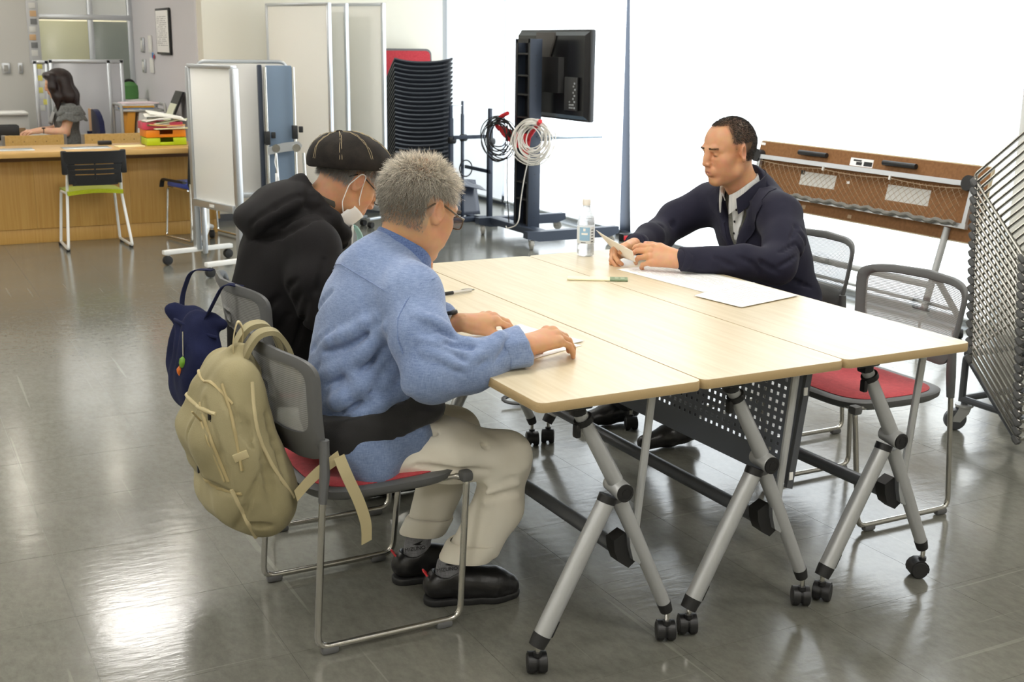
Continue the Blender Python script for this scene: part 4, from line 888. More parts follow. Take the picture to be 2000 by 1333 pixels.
# ================================================================== SIGNED-DISTANCE BODY MODELLER
V3 = lambda *a: np.array(a, float)
def nrm(v): v = np.asarray(v, float); return v/np.linalg.norm(v)
class Field:
    def __init__(s, lo, hi, h):
        s.lo = np.array(lo, float); s.h = h; s.n = np.ceil((np.array(hi)-s.lo)/h).astype(int)+1
        s.ax = [(s.lo[i]+h*np.arange(s.n[i])).astype(np.float32) for i in range(3)]
        s.D = np.full(s.n, .25, np.float32); s.M = None
    def sub(s, lo, hi):
        a = np.clip(np.floor((np.array(lo)-s.lo)/s.h).astype(int), 0, s.n-1); b = np.clip(np.ceil((np.array(hi)-s.lo)/s.h).astype(int)+1, 1, s.n)
        sl = tuple(slice(a[i], max(b[i], a[i]+1)) for i in range(3))
        return sl, s.ax[0][sl[0]][:, None, None], s.ax[1][sl[1]][None, :, None], s.ax[2][sl[2]][None, None, :]
    def comb(s, sl, d, k, op):
        a = s.D[sl]
        if op == 'u':
            if k > 0: hh = np.maximum(k-np.abs(a-d), 0)/k; s.D[sl] = np.minimum(a, d)-hh*hh*k*.25
            else: s.D[sl] = np.minimum(a, d)
        elif op == 's':
            d = -d
            if k > 0: hh = np.maximum(k-np.abs(a-d), 0)/k; s.D[sl] = np.maximum(a, d)+hh*hh*k*.25
            else: s.D[sl] = np.maximum(a, d)
        else: s.D[sl] = np.maximum(a, d)
    def cap(s, a, b, ra, rb=None, k=.02, op='u', flat=None):
        """tapered capsule; flat=(axis, factor) squeezes the section along an axis"""
        rb = ra if rb is None else rb; a = np.asarray(a, float); b = np.asarray(b, float)
        m = max(ra, rb)*(max(1, flat[1]) if flat else 1)+k+.03
        sl, x, y, z = s.sub(np.minimum(a, b)-m, np.maximum(a, b)+m)
        ba = b-a; L = max(float(ba @ ba), 1e-12)
        px, py, pz = x-np.float32(a[0]), y-np.float32(a[1]), z-np.float32(a[2])
        t = np.clip((px*ba[0]+py*ba[1]+pz*ba[2])/L, 0, 1).astype(np.float32)
        qx, qy, qz = px-t*np.float32(ba[0]), py-t*np.float32(ba[1]), pz-t*np.float32(ba[2])
        if flat:
            w = nrm(flat[0]); g = np.float32(1/flat[1]-1); dt = (qx*w[0]+qy*w[1]+qz*w[2])*g
            qx, qy, qz = qx+dt*w[0], qy+dt*w[1], qz+dt*w[2]
        d = np.sqrt(qx*qx+qy*qy+qz*qz)-(ra+(rb-ra)*t)
        if flat and flat[1] < 1: d = d*flat[1]
        s.comb(sl, d.astype(np.float32), k, op); return s
    def path(s, pts, rs, k=.02, op='u', flat=None):
        for i in range(len(pts)-1): s.cap(pts[i], pts[i+1], rs[i], rs[i+1], k, op, flat)
        return s
    def ell(s, c, r, R=None, k=.02, op='u'):
        c = np.asarray(c, float); r = np.asarray(r, float); m = r.max()+k+.03
        sl, x, y, z = s.sub(c-m, c+m); R = np.eye(3) if R is None else np.asarray(R)
        px, py, pz = x-np.float32(c[0]), y-np.float32(c[1]), z-np.float32(c[2])
        q = [px*R[0, i]+py*R[1, i]+pz*R[2, i] for i in range(3)]
        k0 = np.sqrt(sum((q[i]/r[i])**2 for i in range(3))); k1 = np.sqrt(sum((q[i]/r[i]**2)**2 for i in range(3)))+1e-9
        s.comb(sl, (k0*(k0-1)/k1).astype(np.float32), k, op); return s
    def cut(s, p, n):
        """keep the half space behind plane p with normal n"""
        n = nrm(n); sl, x, y, z = s.sub(s.lo, s.lo+s.h*s.n)
        s.comb(sl, ((x-p[0])*n[0]+(y-p[1])*n[1]+(z-p[2])*n[2]).astype(np.float32), 0, 'i'); return s
    def disp(s, f):
        sl, x, y, z = s.sub(s.lo, s.lo+s.h*s.n); s.D += f(x, y, z).astype(np.float32); return s
    def mesh(s):
        D = s.D; D = np.pad(D, 1, constant_values=.25); N = D.shape; ins = D < 0
        c = [ins[i:N[0]-1+i, j:N[1]-1+j, k:N[2]-1+k] for i in (0, 1) for j in (0, 1) for k in (0, 1)]
        cnt = sum(q.astype(np.int8) for q in c); act = (cnt > 0) & (cnt < 8); I = np.argwhere(act); ids = np.full(act.shape, -1, np.int64); ids[act] = np.arange(len(I))
        val = np.stack([D[I[:, 0]+i, I[:, 1]+j, I[:, 2]+k] for i in (0, 1) for j in (0, 1) for k in (0, 1)], 1)
        cor = np.array([(i, j, k) for i in (0, 1) for j in (0, 1) for k in (0, 1)], float)
        acc = np.zeros((len(I), 3)); w = np.zeros(len(I))
        for a in range(8):
            for b in range(a+1, 8):
                if np.abs(cor[a]-cor[b]).sum() != 1: continue
                va, vb = val[:, a], val[:, b]; m = (va < 0) != (vb < 0); t = np.where(m, va/np.where(m, va-vb, 1), 0)
                acc += m[:, None]*(cor[a]+(cor[b]-cor[a])*t[:, None]); w += m
        P = (I+acc/w[:, None]-1)*s.h+s.lo; F = []
        for axis in range(3):
            o = [(0, 0, 0)]*4; u, v = [(1, 2), (2, 0), (0, 1)][axis]
            sl0 = [slice(1, N[i]-1) for i in range(3)]; sl1 = list(sl0); sl0[axis] = slice(0, N[axis]-1); sl1[axis] = slice(1, N[axis])
            a, b = ins[tuple(sl0)], ins[tuple(sl1)]; E = np.argwhere(a != b)
            if not len(E): continue
            base = E.copy(); base[:, u] += 1; base[:, v] += 1
            fl = a[tuple(E.T)]
            def cell(du, dv): q = base.copy(); q[:, u] -= du; q[:, v] -= dv; return ids[tuple(q.T)]
            q = np.stack([cell(1, 1), cell(0, 1), cell(0, 0), cell(1, 0)], 1); q[~fl] = q[~fl][:, ::-1]; F.append(q)
        return P, np.concatenate(F)
def relax(P, F, it=2, lam=.5):
    e = np.concatenate([F[:, [0, 1]], F[:, [1, 2]], F[:, [2, 3]], F[:, [3, 0]]]); e = np.concatenate([e, e[:, ::-1]])
    n = np.bincount(e[:, 0], minlength=len(P))[:, None]
    for i in range(it*2):
        avg = np.stack([np.bincount(e[:, 0], weights=P[e[:, 1], k], minlength=len(P)) for k in range(3)], 1)/n
        P = P+(avg-P)*(lam if i % 2 == 0 else -lam*.94)
    return P
def np_mesh(name, P, F, m, parent=None, col=None, smooth=180):
    me = bpy.data.meshes.new(name); n = len(P); nf = len(F); k = F.shape[1]
    me.vertices.add(n); me.vertices.foreach_set('co', np.asarray(P, np.float32).ravel())
    me.loops.add(nf*k); me.loops.foreach_set('vertex_index', np.asarray(F, np.int32).ravel())
    me.polygons.add(nf); me.polygons.foreach_set('loop_start', np.arange(0, nf*k, k, dtype=np.int32)); me.update(calc_edges=True); me.validate()
    if col is not None:
        a = me.color_attributes.new('Col', 'FLOAT_COLOR', 'POINT'); c = np.ones((n, 4), np.float32); c[:, :3] = col; a.data.foreach_set('color', c.ravel())
    me.materials.append(m)
    return link_mesh(me, name, parent, smooth)
def surf(fld, name, m, parent=None, it=2, colf=None):
    P, F = fld.mesh()
    if it: P = relax(P, F, it)
    return np_mesh(name, P, F, m, parent, None if colf is None else colf(P))
def folds(seed, amp, freq, n=7, stretch=(1, 1, 1)):
    rs = np.random.RandomState(seed); dirs = rs.normal(size=(n, 3))*np.array(stretch); dirs /= np.linalg.norm(dirs, axis=1)[:, None]; fr = freq*rs.uniform(.6, 1.7, n); ph = rs.uniform(0, 6.28, n)
    def f(x, y, z):
        o = 0
        for i in range(n):
            a = (dirs[i, 0]*x+dirs[i, 1]*y+dirs[i, 2]*z)*fr[i]+ph[i]; b = (dirs[(i+1) % n, 0]*x+dirs[(i+1) % n, 1]*y+dirs[(i+1) % n, 2]*z)*fr[i]*.5
            o = o+np.sin(a+1.3*np.sin(b))
        return o*(amp/n**.5)
    return f
def rot_zyx(yaw, pitch, roll=0):
    cy, sy, cp, sp, cr, sr = math.cos(yaw), math.sin(yaw), math.cos(pitch), math.sin(pitch), math.cos(roll), math.sin(roll)
    Rz = np.array([[cy, -sy, 0], [sy, cy, 0], [0, 0, 1]]); Ry = np.array([[cp, 0, sp], [0, 1, 0], [-sp, 0, cp]]); Rx = np.array([[1, 0, 0], [0, cr, -sr], [0, sr, cr]])
    return Rz @ Ry @ Rx            # pitch>0 looks down
# ---- skin material driven by the vertex colour of the skin itself
def skin_mat():
    m = bpy.data.materials.new('skin'); m.use_nodes = True; nt = m.node_tree; N = nt.nodes; L = nt.links; b = N['Principled BSDF']
    a = N.new('ShaderNodeAttribute'); a.attribute_name = 'Col'; tc = N.new('ShaderNodeTexCoord')
    n = N.new('ShaderNodeTexNoise'); n.inputs['Scale'].default_value = 38; n.inputs['Detail'].default_value = 6; L.new(tc.outputs['Object'], n.inputs['Vector'])
    mx = N.new('ShaderNodeMix'); mx.data_type = 'RGBA'; mx.blend_type = 'OVERLAY'; mx.inputs[0].default_value = .22; L.new(a.outputs['Color'], mx.inputs[6]); L.new(n.outputs['Color'], mx.inputs[7])
    hs = N.new('ShaderNodeHueSaturation'); hs.inputs['Saturation'].default_value = .96; L.new(mx.outputs[2], hs.inputs['Color'])
    L.new(hs.outputs['Color'], b.inputs['Base Color']); b.inputs['Roughness'].default_value = .48; b.inputs['Subsurface Weight'].default_value = .12; b.inputs['Subsurface Radius'].default_value = (.012, .004, .002); b.inputs['Subsurface Scale'].default_value = .5
    n2 = N.new('ShaderNodeTexNoise'); n2.inputs['Scale'].default_value = 420; n2.inputs['Detail'].default_value = 3; L.new(tc.outputs['Object'], n2.inputs['Vector'])
    bp = N.new('ShaderNodeBump'); bp.inputs['Strength'].default_value = .12; bp.inputs['Distance'].default_value = .001; L.new(n2.outputs['Fac'], bp.inputs['Height']); L.new(bp.outputs['Normal'], b.inputs['Normal'])
    return m
M_skin = skin_mat()
def hair_mat():
    m = bpy.data.materials.new('hair'); m.use_nodes = True; nt = m.node_tree; b = nt.nodes['Principled BSDF']; a = nt.nodes.new('ShaderNodeAttribute'); a.attribute_name = 'Col'
    nt.links.new(a.outputs['Color'], b.inputs['Base Color']); b.inputs['Roughness'].default_value = .45; b.inputs['Specular IOR Level'].default_value = .4; return m
M_hair = hair_mat()
SKIN = V3(*lin(200, 148, 106))
# ---- head: local frame x forward, y to the person's left, z up, origin between the ear canals
def head_field(h, C, R, o):
    """o: options dict. Works in head space (scaled by o['s'])"""
    f = Field((-.135, -.115, -.19), (.145, .115, .15), h)
    f.ell((-.012, 0, .036), (.097, .0765, .089), k=.02); f.ell((-.03, 0, .02), (.078, .072, .075), k=.02)
    f.ell((.038, 0, .03), (.052, .062, .062), k=.03)                       # forehead
    f.ell((.030, 0, -.044), (.060, .061, .070), k=.035)                    # face
    f.path([(-.012, .056, -.045), (.012, .050, -.078), (.066, .016, -.104)], [.018, .017, .014], .03); f.path([(-.012, -.056, -.045), (.012, -.050, -.078), (.066, -.016, -.104)], [.018, .017, .014], .03)
    f.ell((.072, 0, -.103), (.017, .019, .016), k=.02)                     # chin
    for s_ in (1, -1):
        f.ell((.054, s_*.044, -.022), (.026, .022, .020), k=.025)          # cheekbone
        f.ell((.050, s_*.038, -.056), (.027, .022, .028), k=.03)           # cheek
        f.ell((.089, s_*.031, .002), (.011, .0165, .0090), k=.016, op='s') # eye socket
        f.ell((.0765, s_*.031, .0005), (.0130, .0150, .0125), k=.005)      # lids over the eyeball
        f.cap((.0895, s_*.020, -.0040), (.0865, s_*.042, -.0050), .0013, .0013, .0025, 's')   # lid crease
        f.path([(.090, s_*.010, .019), (.087, s_*.030, .023), (.070, s_*.050, .017)], [.009, .0085, .006], .014)   # brow
    f.path([(.091, 0, .016), (.1015, 0, -.010), (.1115, 0, -.032)], [.0085, .0100, .0112], .016)    # nose
    for s_ in (1, -1):
        f.ell((.103, s_*.0135, -.036), (.011, .0082, .0080), k=.008); f.ell((.106, s_*.0065, -.0445), (.005, .0035, .005), k=.003, op='s')
        f.cap((.098, s_*.020, -.038), (.082, s_*.032, -.060), .0012, .001, .010, 's')    # nasolabial fold
    f.ell((.0885, 0, -.066), (.0150, .030, .021), k=.018)
    f.path([(.088, -.022, -.066), (.0985, -.006, -.0610), (.0985, .006, -.0610), (.088, .022, -.066)], [.0025, .0045, .0045, .0025], .007)
    f.path([(.087, -.019, -.071), (.0965, 0, -.0735), (.087, .019, -.071)], [.0025, .0052, .0025], .007)
    f.path([(.090, -.022, -.0675), (.1035, 0, -.067), (.090, .022, -.0675)], [.0010, .0013, .0010], .003, 's')
    f.path([(.090, -.012, -.0835), (.090, .012, -.0835)], [.003, .003], .01, 's')
    for s_ in (1, -1):                                                     # ears
        er = rot_zyx(s_*.55, -.22, 0); c = V3(-.008, s_*.083, -.002)
        f.ell(c, (.0195, .0080, .033), er, k=.008); f.ell(c+V3(.003, s_*.0075, .0), (.0115, .0065, .022), er, k=.005, op='s')
        f.ell(c+V3(.002, s_*.002, -.027), (.0095, .006, .010), er, k=.006); f.ell(c+V3(.010, -s_*.004, -.004), (.005, .006, .009), er, k=.004)
        f.path([tuple(c+er @ V3(-.002, s_*.004, .017)), tuple(c+er @ V3(-.010, s_*.004, .002)), tuple(c+er @ V3(-.006, s_*.003, -.014))], [.003, .003, .003], .003)
    # neck follows the neck base given in world space
    nb = R.T @ (np.asarray(o['neck'])-C)/o.get('s', 1.)
    f2 = nb-V3(-.035, 0, -.06); f.path([(-.030, 0, -.045), tuple(V3(-.03, 0, -.045)+(nb-V3(-.03, 0, -.045))*.98)], [.055, .060*o.get('nk', 1)], .03)
    f.cap((.03, 0, -.085), tuple(nb+R.T @ V3(.03*o.get('fx', 1), 0, -.0)), .03, .04, .04)
    return f
def head_cols(P, o):
    base = np.tile(np.asarray(o.get('skin', SKIN)), (len(P), 1)); x, y, z = P.T
    def blend(m, c):
        nonlocal base; m = np.clip(m, 0, 1)[:, None]; base = base*(1-m)+np.asarray(c)*m
    g = lambda c, r: np.exp(-(((x-c[0])/r)**2+((np.abs(y)-c[1])/r)**2+((z-c[2])/r)**2))
    blend(.35*g((.07, .045, -.04), .035), lin(196, 118, 92)); blend(.35*g((.11, 0, -.035), .018), lin(200, 120, 96)); blend(.22*g((-.006, .085, .0), .03), lin(206, 128, 100))
    lip = np.exp(-((z+.0675)/.0065)**2)*np.exp(-(y/.020)**4)*(x > .082); blend(.75*lip, lin(164, 92, 82))
    lash = np.exp(-((z+.0046)/.0021)**2)*np.exp(-((np.abs(y)-.031)/.0115)**4)*(x > .074); blend(.9*lash, lin(46, 32, 28))
    if o.get('hairskin') is not None: blend(o['hairskin'](x, y, z), o['hairskincol'])
    return base
def place_head(f, C, R, o):
    P, F = f.mesh(); P = relax(P, F, 2); c = head_cols(P, o); return (P*o.get('s', 1.)) @ R.T+C, F, c, P
# ---- hand: list of chains, built in world space
def hand_field(h, W, f_, n_, thumb_sign_l, flex, thumb, elbow, spread=(.10, .02, -.06, -.16), s=1., rw=.026, curl=None):
    """W wrist, f_ forward, n_ back-of-hand normal, l direction of the thumb; flex: 4 x (base, mid, end) bends"""
    W = np.asarray(W, float); f_ = nrm(f_); n_ = np.asarray(n_, float); n_ = nrm(n_-f_*(n_ @ f_)); l_ = np.cross(n_, f_)*thumb_sign_l; s0 = s
    R = lambda a, ax: np.array(Matrix.Rotation(a, 3, Vector(ax)))
    pts = []; mcp = []
    geo = [(.086, .0255, -.002, (.042, .025, .019)), (.090, .0075, .002, (.046, .028, .020)), (.085, -.0115, 0, (.043, .026, .019)), (.076, -.0285, -.006, (.034, .020, .017))]
    chains = []
    for i, (L, ol, on, ls) in enumerate(geo):
        m = W+s*(f_*L+l_*ol+n_*on); mcp.append(m); d = nrm(f_+l_*spread[i]); p = m; ch = [m]; ax = np.cross(n_, d)
        for q in range(3):
            d = R(flex[i][q], ax) @ d; p = p+d*ls[q]*s; ch.append(p)
        chains.append(ch)
    c0 = W+s*(f_*.022+l_*.022-n_*.010); td = nrm(f_*thumb[0]+l_*thumb[1]+n_*thumb[2]); c1 = c0+td*.044*s
    td2 = nrm(td+f_*thumb[3]+n_*thumb[4]-l_*thumb[5]); c2 = c1+td2*.031*s; td3 = nrm(td2+.35*(f_*thumb[3]+n_*thumb[4]-l_*thumb[5])); c3 = c2+td3*.024*s
    allp = np.array([p for ch in chains for p in ch]+[c3, W, np.asarray(elbow)*.5+W*.5]); fl = Field(allp.min(0)-.05, allp.max(0)+.05, h)
    fl.cap(W, W+(np.asarray(elbow)-W)*.5, rw*.98*s, rw*1.35*s, .01, flat=(n_, .78))
    for i in range(4):
        fl.cap(W+l_*s*(.014-.010*i)-n_*.002, mcp[i]-n_*.004, .0155*s, .0122*s, .016)
    fl.cap(W+f_*.03*s-n_*.012*s, W+f_*.07*s-n_*.012*s, .017*s, .013*s, .018); fl.cap(c0-n_*.002, c1, .0165*s, .0125*s, .018)
    rr = [(.0095, .0085, .0078, .0066), (.0098, .0088, .0080, .0068), (.0092, .0082, .0075, .0064), (.0082, .0072, .0066, .0056)]
    for i, ch in enumerate(chains):
        fl.ell(mcp[i]+n_*.001*s, (.0108*s,)*3, k=.006)
        for q in range(3): fl.cap(ch[q], ch[q+1]-(nrm(ch[3]-ch[2])*rr[i][3]*.6*s if q == 2 else 0), rr[i][q]*s, rr[i][q+1]*s, .0035 if q else .008)
    fl.cap(c1, c2, .0112*s, .0100*s, .008); fl.cap(c2, c3, .0102*s, .0074*s, .003)
    return fl, chains, (c0, c1, c2, c3), n_
def hand_mesh(fl, chains, th, n_, o):
    P, F = fl.mesh(); P = relax(P, F, 1); c = np.tile(np.asarray(o.get('skin', SKIN)), (len(P), 1))
    tips = [ch[3] for ch in chains]+[th[3]]
    for t in tips: m = np.exp(-(np.linalg.norm(P-t, axis=1)/.012)**2)[:, None]*.35; c = c*(1-m)+np.array(lin(206, 134, 108))*m
    for ch in chains:
        for q in (0, 1): m = np.exp(-(np.linalg.norm(P-ch[q], axis=1)/.010)**2)[:, None]*.22; c = c*(1-m)+np.array(lin(190, 116, 88))*m
    # nails
    for ch, ax in [(ch, None) for ch in chains]+[((None, None, th[2], th[3]), 1)]:
        d = nrm(np.asarray(ch[3])-np.asarray(ch[2])); nn = nrm(n_-d*(n_ @ d)) if abs(n_ @ d) < .98 else n_
        m = (np.linalg.norm(P-(np.asarray(ch[3])+nn*.005-d*.002), axis=1) < .0062)[:, None]*.5; c = c*(1-m)+np.array(lin(226, 172, 150))*m
    return P, F, c
def join(parts):
    o = 0; PP = []; FF = []; CC = []
    for P, F, c in parts: PP.append(P); FF.append(F+o); CC.append(c); o += len(P)
    return np.concatenate(PP), np.concatenate(FF), np.concatenate(CC)
def flatskin(fl, o):
    P, F = fl.mesh(); return P, F, np.tile(np.asarray(o.get('skin', SKIN)), (len(P), 1))
# ---- hair strands as thin three-sided tapered tubes
def strands(name, roots, dirs, lens, r, cols, parent, seg=4, grav=.25, wave=.15, seed=0, curl_dir=None):
    rs = np.random.RandomState(seed); n = len(roots); P = np.zeros((n, seg+1, 3)); P[:, 0] = roots; d = dirs.copy()
    for k in range(seg):
        d = d+np.array([0, 0, -1])*grav/seg+rs.normal(size=(n, 3))*wave/seg
        if curl_dir is not None: d = d+curl_dir*(.5/seg)
        d /= np.linalg.norm(d, axis=1)[:, None]; P[:, k+1] = P[:, k]+d*(lens/seg)[:, None]
    T = np.gradient(P, axis=1); T /= np.linalg.norm(T, axis=2, keepdims=True)+1e-12
    a = np.cross(T, rs.normal(size=(n, 1, 3))); a /= np.linalg.norm(a, axis=2, keepdims=True)+1e-12; b = np.cross(T, a)
    rad = (r*np.linspace(1, .25, seg+1))[None, :, None]*np.ones((n, 1, 1))
    ring = np.stack([P+rad*(a*math.cos(t)+b*math.sin(t)) for t in (0, 2.094, 4.189)], 2)      # n,seg+1,3,3
    Vv = ring.reshape(-1, 3); idx = np.arange(n*(seg+1)*3).reshape(n, seg+1, 3); F = []
    for k in range(3): F.append(np.stack([idx[:, :-1, k], idx[:, :-1, (k+1) % 3], idx[:, 1:, (k+1) % 3], idx[:, 1:, k]], -1).reshape(-1, 4))
    return np_mesh(name, Vv, np.concatenate(F), M_hair, parent, np.repeat(cols, (seg+1)*3, axis=0))
def scalp_points(P, F, mask, n, seed, dens=None):
    rs = np.random.RandomState(seed); c = P[F].mean(1); a = P[F[:, 1]]-P[F[:, 0]]; b = P[F[:, 3]]-P[F[:, 0]]; nn = np.cross(a, b); ar = np.linalg.norm(nn, axis=1)+1e-12; nn /= ar[:, None]
    w = ar*mask(*c.T)
    if dens is not None: w = w*dens(*c.T)
    i = rs.choice(len(c), n, p=w/w.sum()); u, v = rs.rand(n, 1), rs.rand(n, 1)
    return P[F[i, 0]]*(1-u)*(1-v)+P[F[i, 1]]*u*(1-v)+P[F[i, 2]]*u*v+P[F[i, 3]]*(1-u)*v, nn[i]
def sock_text(body, loc_rot, size, parent, m):
    cu = bpy.data.curves.new('lettering', 'FONT'); cu.body = body; cu.size = size; cu.extrude = .0004; cu.align_x = 'CENTER'
    t = bpy.data.objects.new('lettering_src', cu); COL.objects.link(t); bpy.context.view_layer.update()
    me = bpy.data.meshes.new_from_object(t.evaluated_get(bpy.context.evaluated_depsgraph_get())); bpy.data.objects.remove(t)
    me.materials.clear(); me.materials.append(m); o = bpy.data.objects.new('lettering', me); COL.objects.link(o); o.parent = parent; o.matrix_local = loc_rot; return o

def snap(fld, pts, out):
    res = []
    for p in pts:
        p = np.asarray(p, float); d = nrm(out); best = p
        for t in np.linspace(.14, -.14, 100):
            q = p+d*t; i = np.round((q-fld.lo)/fld.h).astype(int)
            if (i < 0).any() or (i >= fld.n).any(): continue
            if fld.D[tuple(i)] < 0: best = q; break
        res.append(best)
    return res
def crease(fld, a, b, out, r=.006, op='s', k=.016, sag=0., n=5):
    """a fold line laid onto the current surface: 's' presses a groove, 'u' raises a ridge"""
    a = np.asarray(a, float); b = np.asarray(b, float); o = nrm(out)
    pts = snap(fld, [a*(1-i/n)+b*i/n+np.array([0, 0, -sag*math.sin(math.pi*i/n)]) for i in range(n+1)], out)
    pts = [p+o*(r*.35 if op == 's' else -r*.45) for p in pts]
    fld.path(pts, [r*(.35+.65*math.sin(math.pi*(i+.6)/(n+1.2))) for i in range(n+1)], k, op)
# ================================================================== MAN IN THE BLUE SHIRT
man1 = thing('person', 'seated man in blue chambray shirt and beige trousers, grey hair and glasses, nearest the camera', 'person', (0, 0, 0), 0)
M_cham = weave('chambray', lin(100, 119, 158), lin(142, 160, 194), 520, .92, .35, blotch=(9, .2))
M_beige = mat('beige_cotton', lin(242, 237, 222), .9, sheen=.1, bump=(700, .12), noise=(7, lin(236, 229, 212), (1, 1, 1), 5))
o1 = dict(neck=(-.062, .645, .965), skin=SKIN*V3(1, .98, .95), s=1.02)
R1 = rot_zyx(.27, .38, .0); C1 = V3(-.008, .645, 1.080)
def hs1(x, y, z):
    back = np.where(x < -.02, np.clip((z+.075)/.03, 0, 1), 0); mid = np.clip((z-.035)/.02, 0, 1)*(x < .045); top = np.clip((z-.075-.25*np.clip(x-.03, 0, 1))/.02, 0, 1)*(x >= .03)
    thin = 1-.75*np.exp(-((x+.035)**2+y**2+(z-.11)**2)/.045**2)
    return np.maximum(np.maximum(back, mid), top)*.55*thin
o1['hairskin'] = hs1; o1['hairskincol'] = lin(150, 134, 116)
hf1 = head_field(.0032, C1, R1, o1); hP, hF, hC, hL = place_head(hf1, C1, R1, o1)
ELB_R, WR_R = V3(-.115, .318, .722), V3(.128, .302, .774)
fr, cr_, tr_, nr_ = hand_field(.0018, WR_R, (.95, .20, .16), (-.15, -.18, 1), 1, [(.50, .46, .36), (.62, .50, .36), (.62, .50, .36), (.60, .50, .36)], (.6, .5, -.45, .3, -.35, .3), ELB_R, s=1.1)
WR_L = V3(.098, .600, .772)
DBG = True
fl_, cl_, tl_, nl_ = hand_field(.0018, WR_L, (.95, .02, .08), (0, -.15, 1), -1, [(.55, .42, .30), (.52, .45, .3), (.55, .48, .3), (.6, .5, .3)], (.85, .25, -.38, .25, -.05, .05), (-.1, .85, .72))
bd = Field((-.4, .2, .3), (.2, 1.02, 1.0), .012)
bd.ell((-.18, .645, .55), (.09, .13, .12)); bd.ell((-.13, .645, .78), (.10, .14, .17)); bd.cap((-.10, .645, .85), (-.075, .645, .97), .05, .05); bd.path([(-.1, .5, .87), (-.115, .39, .80), tuple(ELB_R), tuple(WR_R)], [.045, .04, .036, .026]); bd.path([(-.09, .79, .87), (-.06, .89, .79), (-.04, .90, .715), tuple(WR_L)], [.045, .04, .036, .026])
bodyP = join([(hP, hF, hC), hand_mesh(fr, cr_, tr_, nr_, o1), hand_mesh(fl_, cl_, tl_, nl_, o1), flatskin(bd, o1)])
np_mesh('body', bodyP[0], bodyP[1], M_skin, man1, bodyP[2])
# hair strands
def hairmask1(x, y, z):
    back = (x < -.020) & (z > -.062); mid = (z > .036) & (x < .045); top = (x >= .030) & (z > .072+.25*(x-.03)); return (back | mid | top) & ~((np.abs(y) > .070) & (z < .034) & (x > -.038))
dens1 = lambda x, y, z: (1-.85*np.exp(-((x+.035)**2+(y*.9)**2+(z-.115)**2)/.048**2))*(.35+.65*np.clip((z+.06)/.06, 0, 1))
hp, hn = scalp_points(hL, hF, hairmask1, 15000, 3, dens1)
rs = np.random.RandomState(4); n = len(hp)
x, y, z = hp.T
down = np.stack([-.25-.5*np.clip(x, -1, .02)*0, np.sign(y)*.15, -np.clip(1.1-z*7, .15, 1)], 0) if False else None
cmb = np.zeros((n, 3)); cmb[:, 0] = np.where(x > .02, .35, -.25); cmb[:, 1] = np.sign(y)*.25; cmb[:, 2] = -.75*np.clip(1-(z-.03)/.09, 0, 1)
dd_ = hn*np.clip(.42+.35*np.clip((z-.03)/.08, 0, 1), 0, 1)[:, None]+cmb+rs.normal(size=(n, 3))*.26; dd_ /= np.linalg.norm(dd_, axis=1)[:, None]
ln = np.clip(.009+.020*np.clip((z+.045)/.09, 0, 1), .006, .03)*rs.uniform(.45, 1.15, n)
tone = np.clip(rs.beta(1.6, 1.5, n)*(.45+.75*np.clip((z+.05)/.14, 0, 1)+.4*np.clip(x/.09, 0, 1)), .05, 1.)
tone *= .62+.62*np.clip((z+.04)/.13, 0, 1)
hc = np.stack([.17+.72*tone, .155+.67*tone, .128+.58*tone], 1)
strands('hair', (hp*o1['s']) @ R1.T+C1, dd_ @ R1.T, ln, .00062, hc, man1, 4, .35, .5, 5)
# eyebrows / sideburn come from strands too
eb = np.abs(hL[:, 2]-.021-.02*(.03-np.abs(np.abs(hL[:, 1])-.03))) < .004; eb &= (np.abs(hL[:, 1]) > .012) & (np.abs(hL[:, 1]) < .05) & (hL[:, 0] > .06)
ii = np.where(eb)[0]
if len(ii):
    ii = np.random.RandomState(1).choice(ii, 260); sg = np.sign(hL[ii, 1])
    d_ = np.stack([np.full(len(ii), .55), sg*.7, np.full(len(ii), .25)], 1); d_ /= np.linalg.norm(d_, axis=1)[:, None]
    for q_ in (1, -1): m_ = sg == q_; strands('eyebrow', (hL[ii][m_]*o1['s']) @ R1.T+C1, d_[m_] @ R1.T, np.full(m_.sum(), .010), .0005, np.tile([.25, .24, .22], (m_.sum(), 1)), man1, 3, .2, .1, 2)
# glasses
def glasses(parent, C, R, s, m, lensm, rim=.0013, w=.0225, hh=.0165, metal=False):
    T = lambda p: tuple((np.asarray(p)*s) @ R.T+C)
    g = MB()
    for s_ in (1, -1):
        ring = [(.112-.02*((a*w)/.06)**2-.0015*b*hh/.01*.3, s_*.032+a*w, -.004+b*hh) for a, b in superell(1, 1, 3.2, 28)]
        g.tube([T(p) for p in ring], rim*1.25, 6, closed=True)
        g.tube([T((.1065, s_*.0545, .004)), T((.098, s_*.068, .006)), T((.08, s_*.074, .005)), T((-.004, s_*.083, .020)), T((-.022, s_*.082, .012)), T((-.040, s_*.076, -.008))], [rim*1.5]*6, 6)
    g.tube([T((.1125, .011, .0)), T((.116, 0, .004)), T((.1125, -.011, .0))], rim, 6)
    fr = g.build('glasses', m, parent, 60)
    for s_ in (1, -1):
        ring = [T((.112-.02*((a*w)/.06)**2-.0015*b*hh/.01*.3, s_*.032+a*w, -.004+b*hh)) for a, b in superell(.97, .97, 3.2, 28)]
        MB().add(ring+[tuple(np.mean(ring, 0))], [(i, (i+1) % 28, 28) for i in range(28)]).build('lens', lensm, fr, 180)
    return fr
M_lens = mat('lens_glass', (1, 1, 1), .03, trans=1., alpha=.25)
glasses(man1, C1, R1, o1['s'], mat('horn_rim', lin(84, 66, 46), .3), M_lens, .0017)
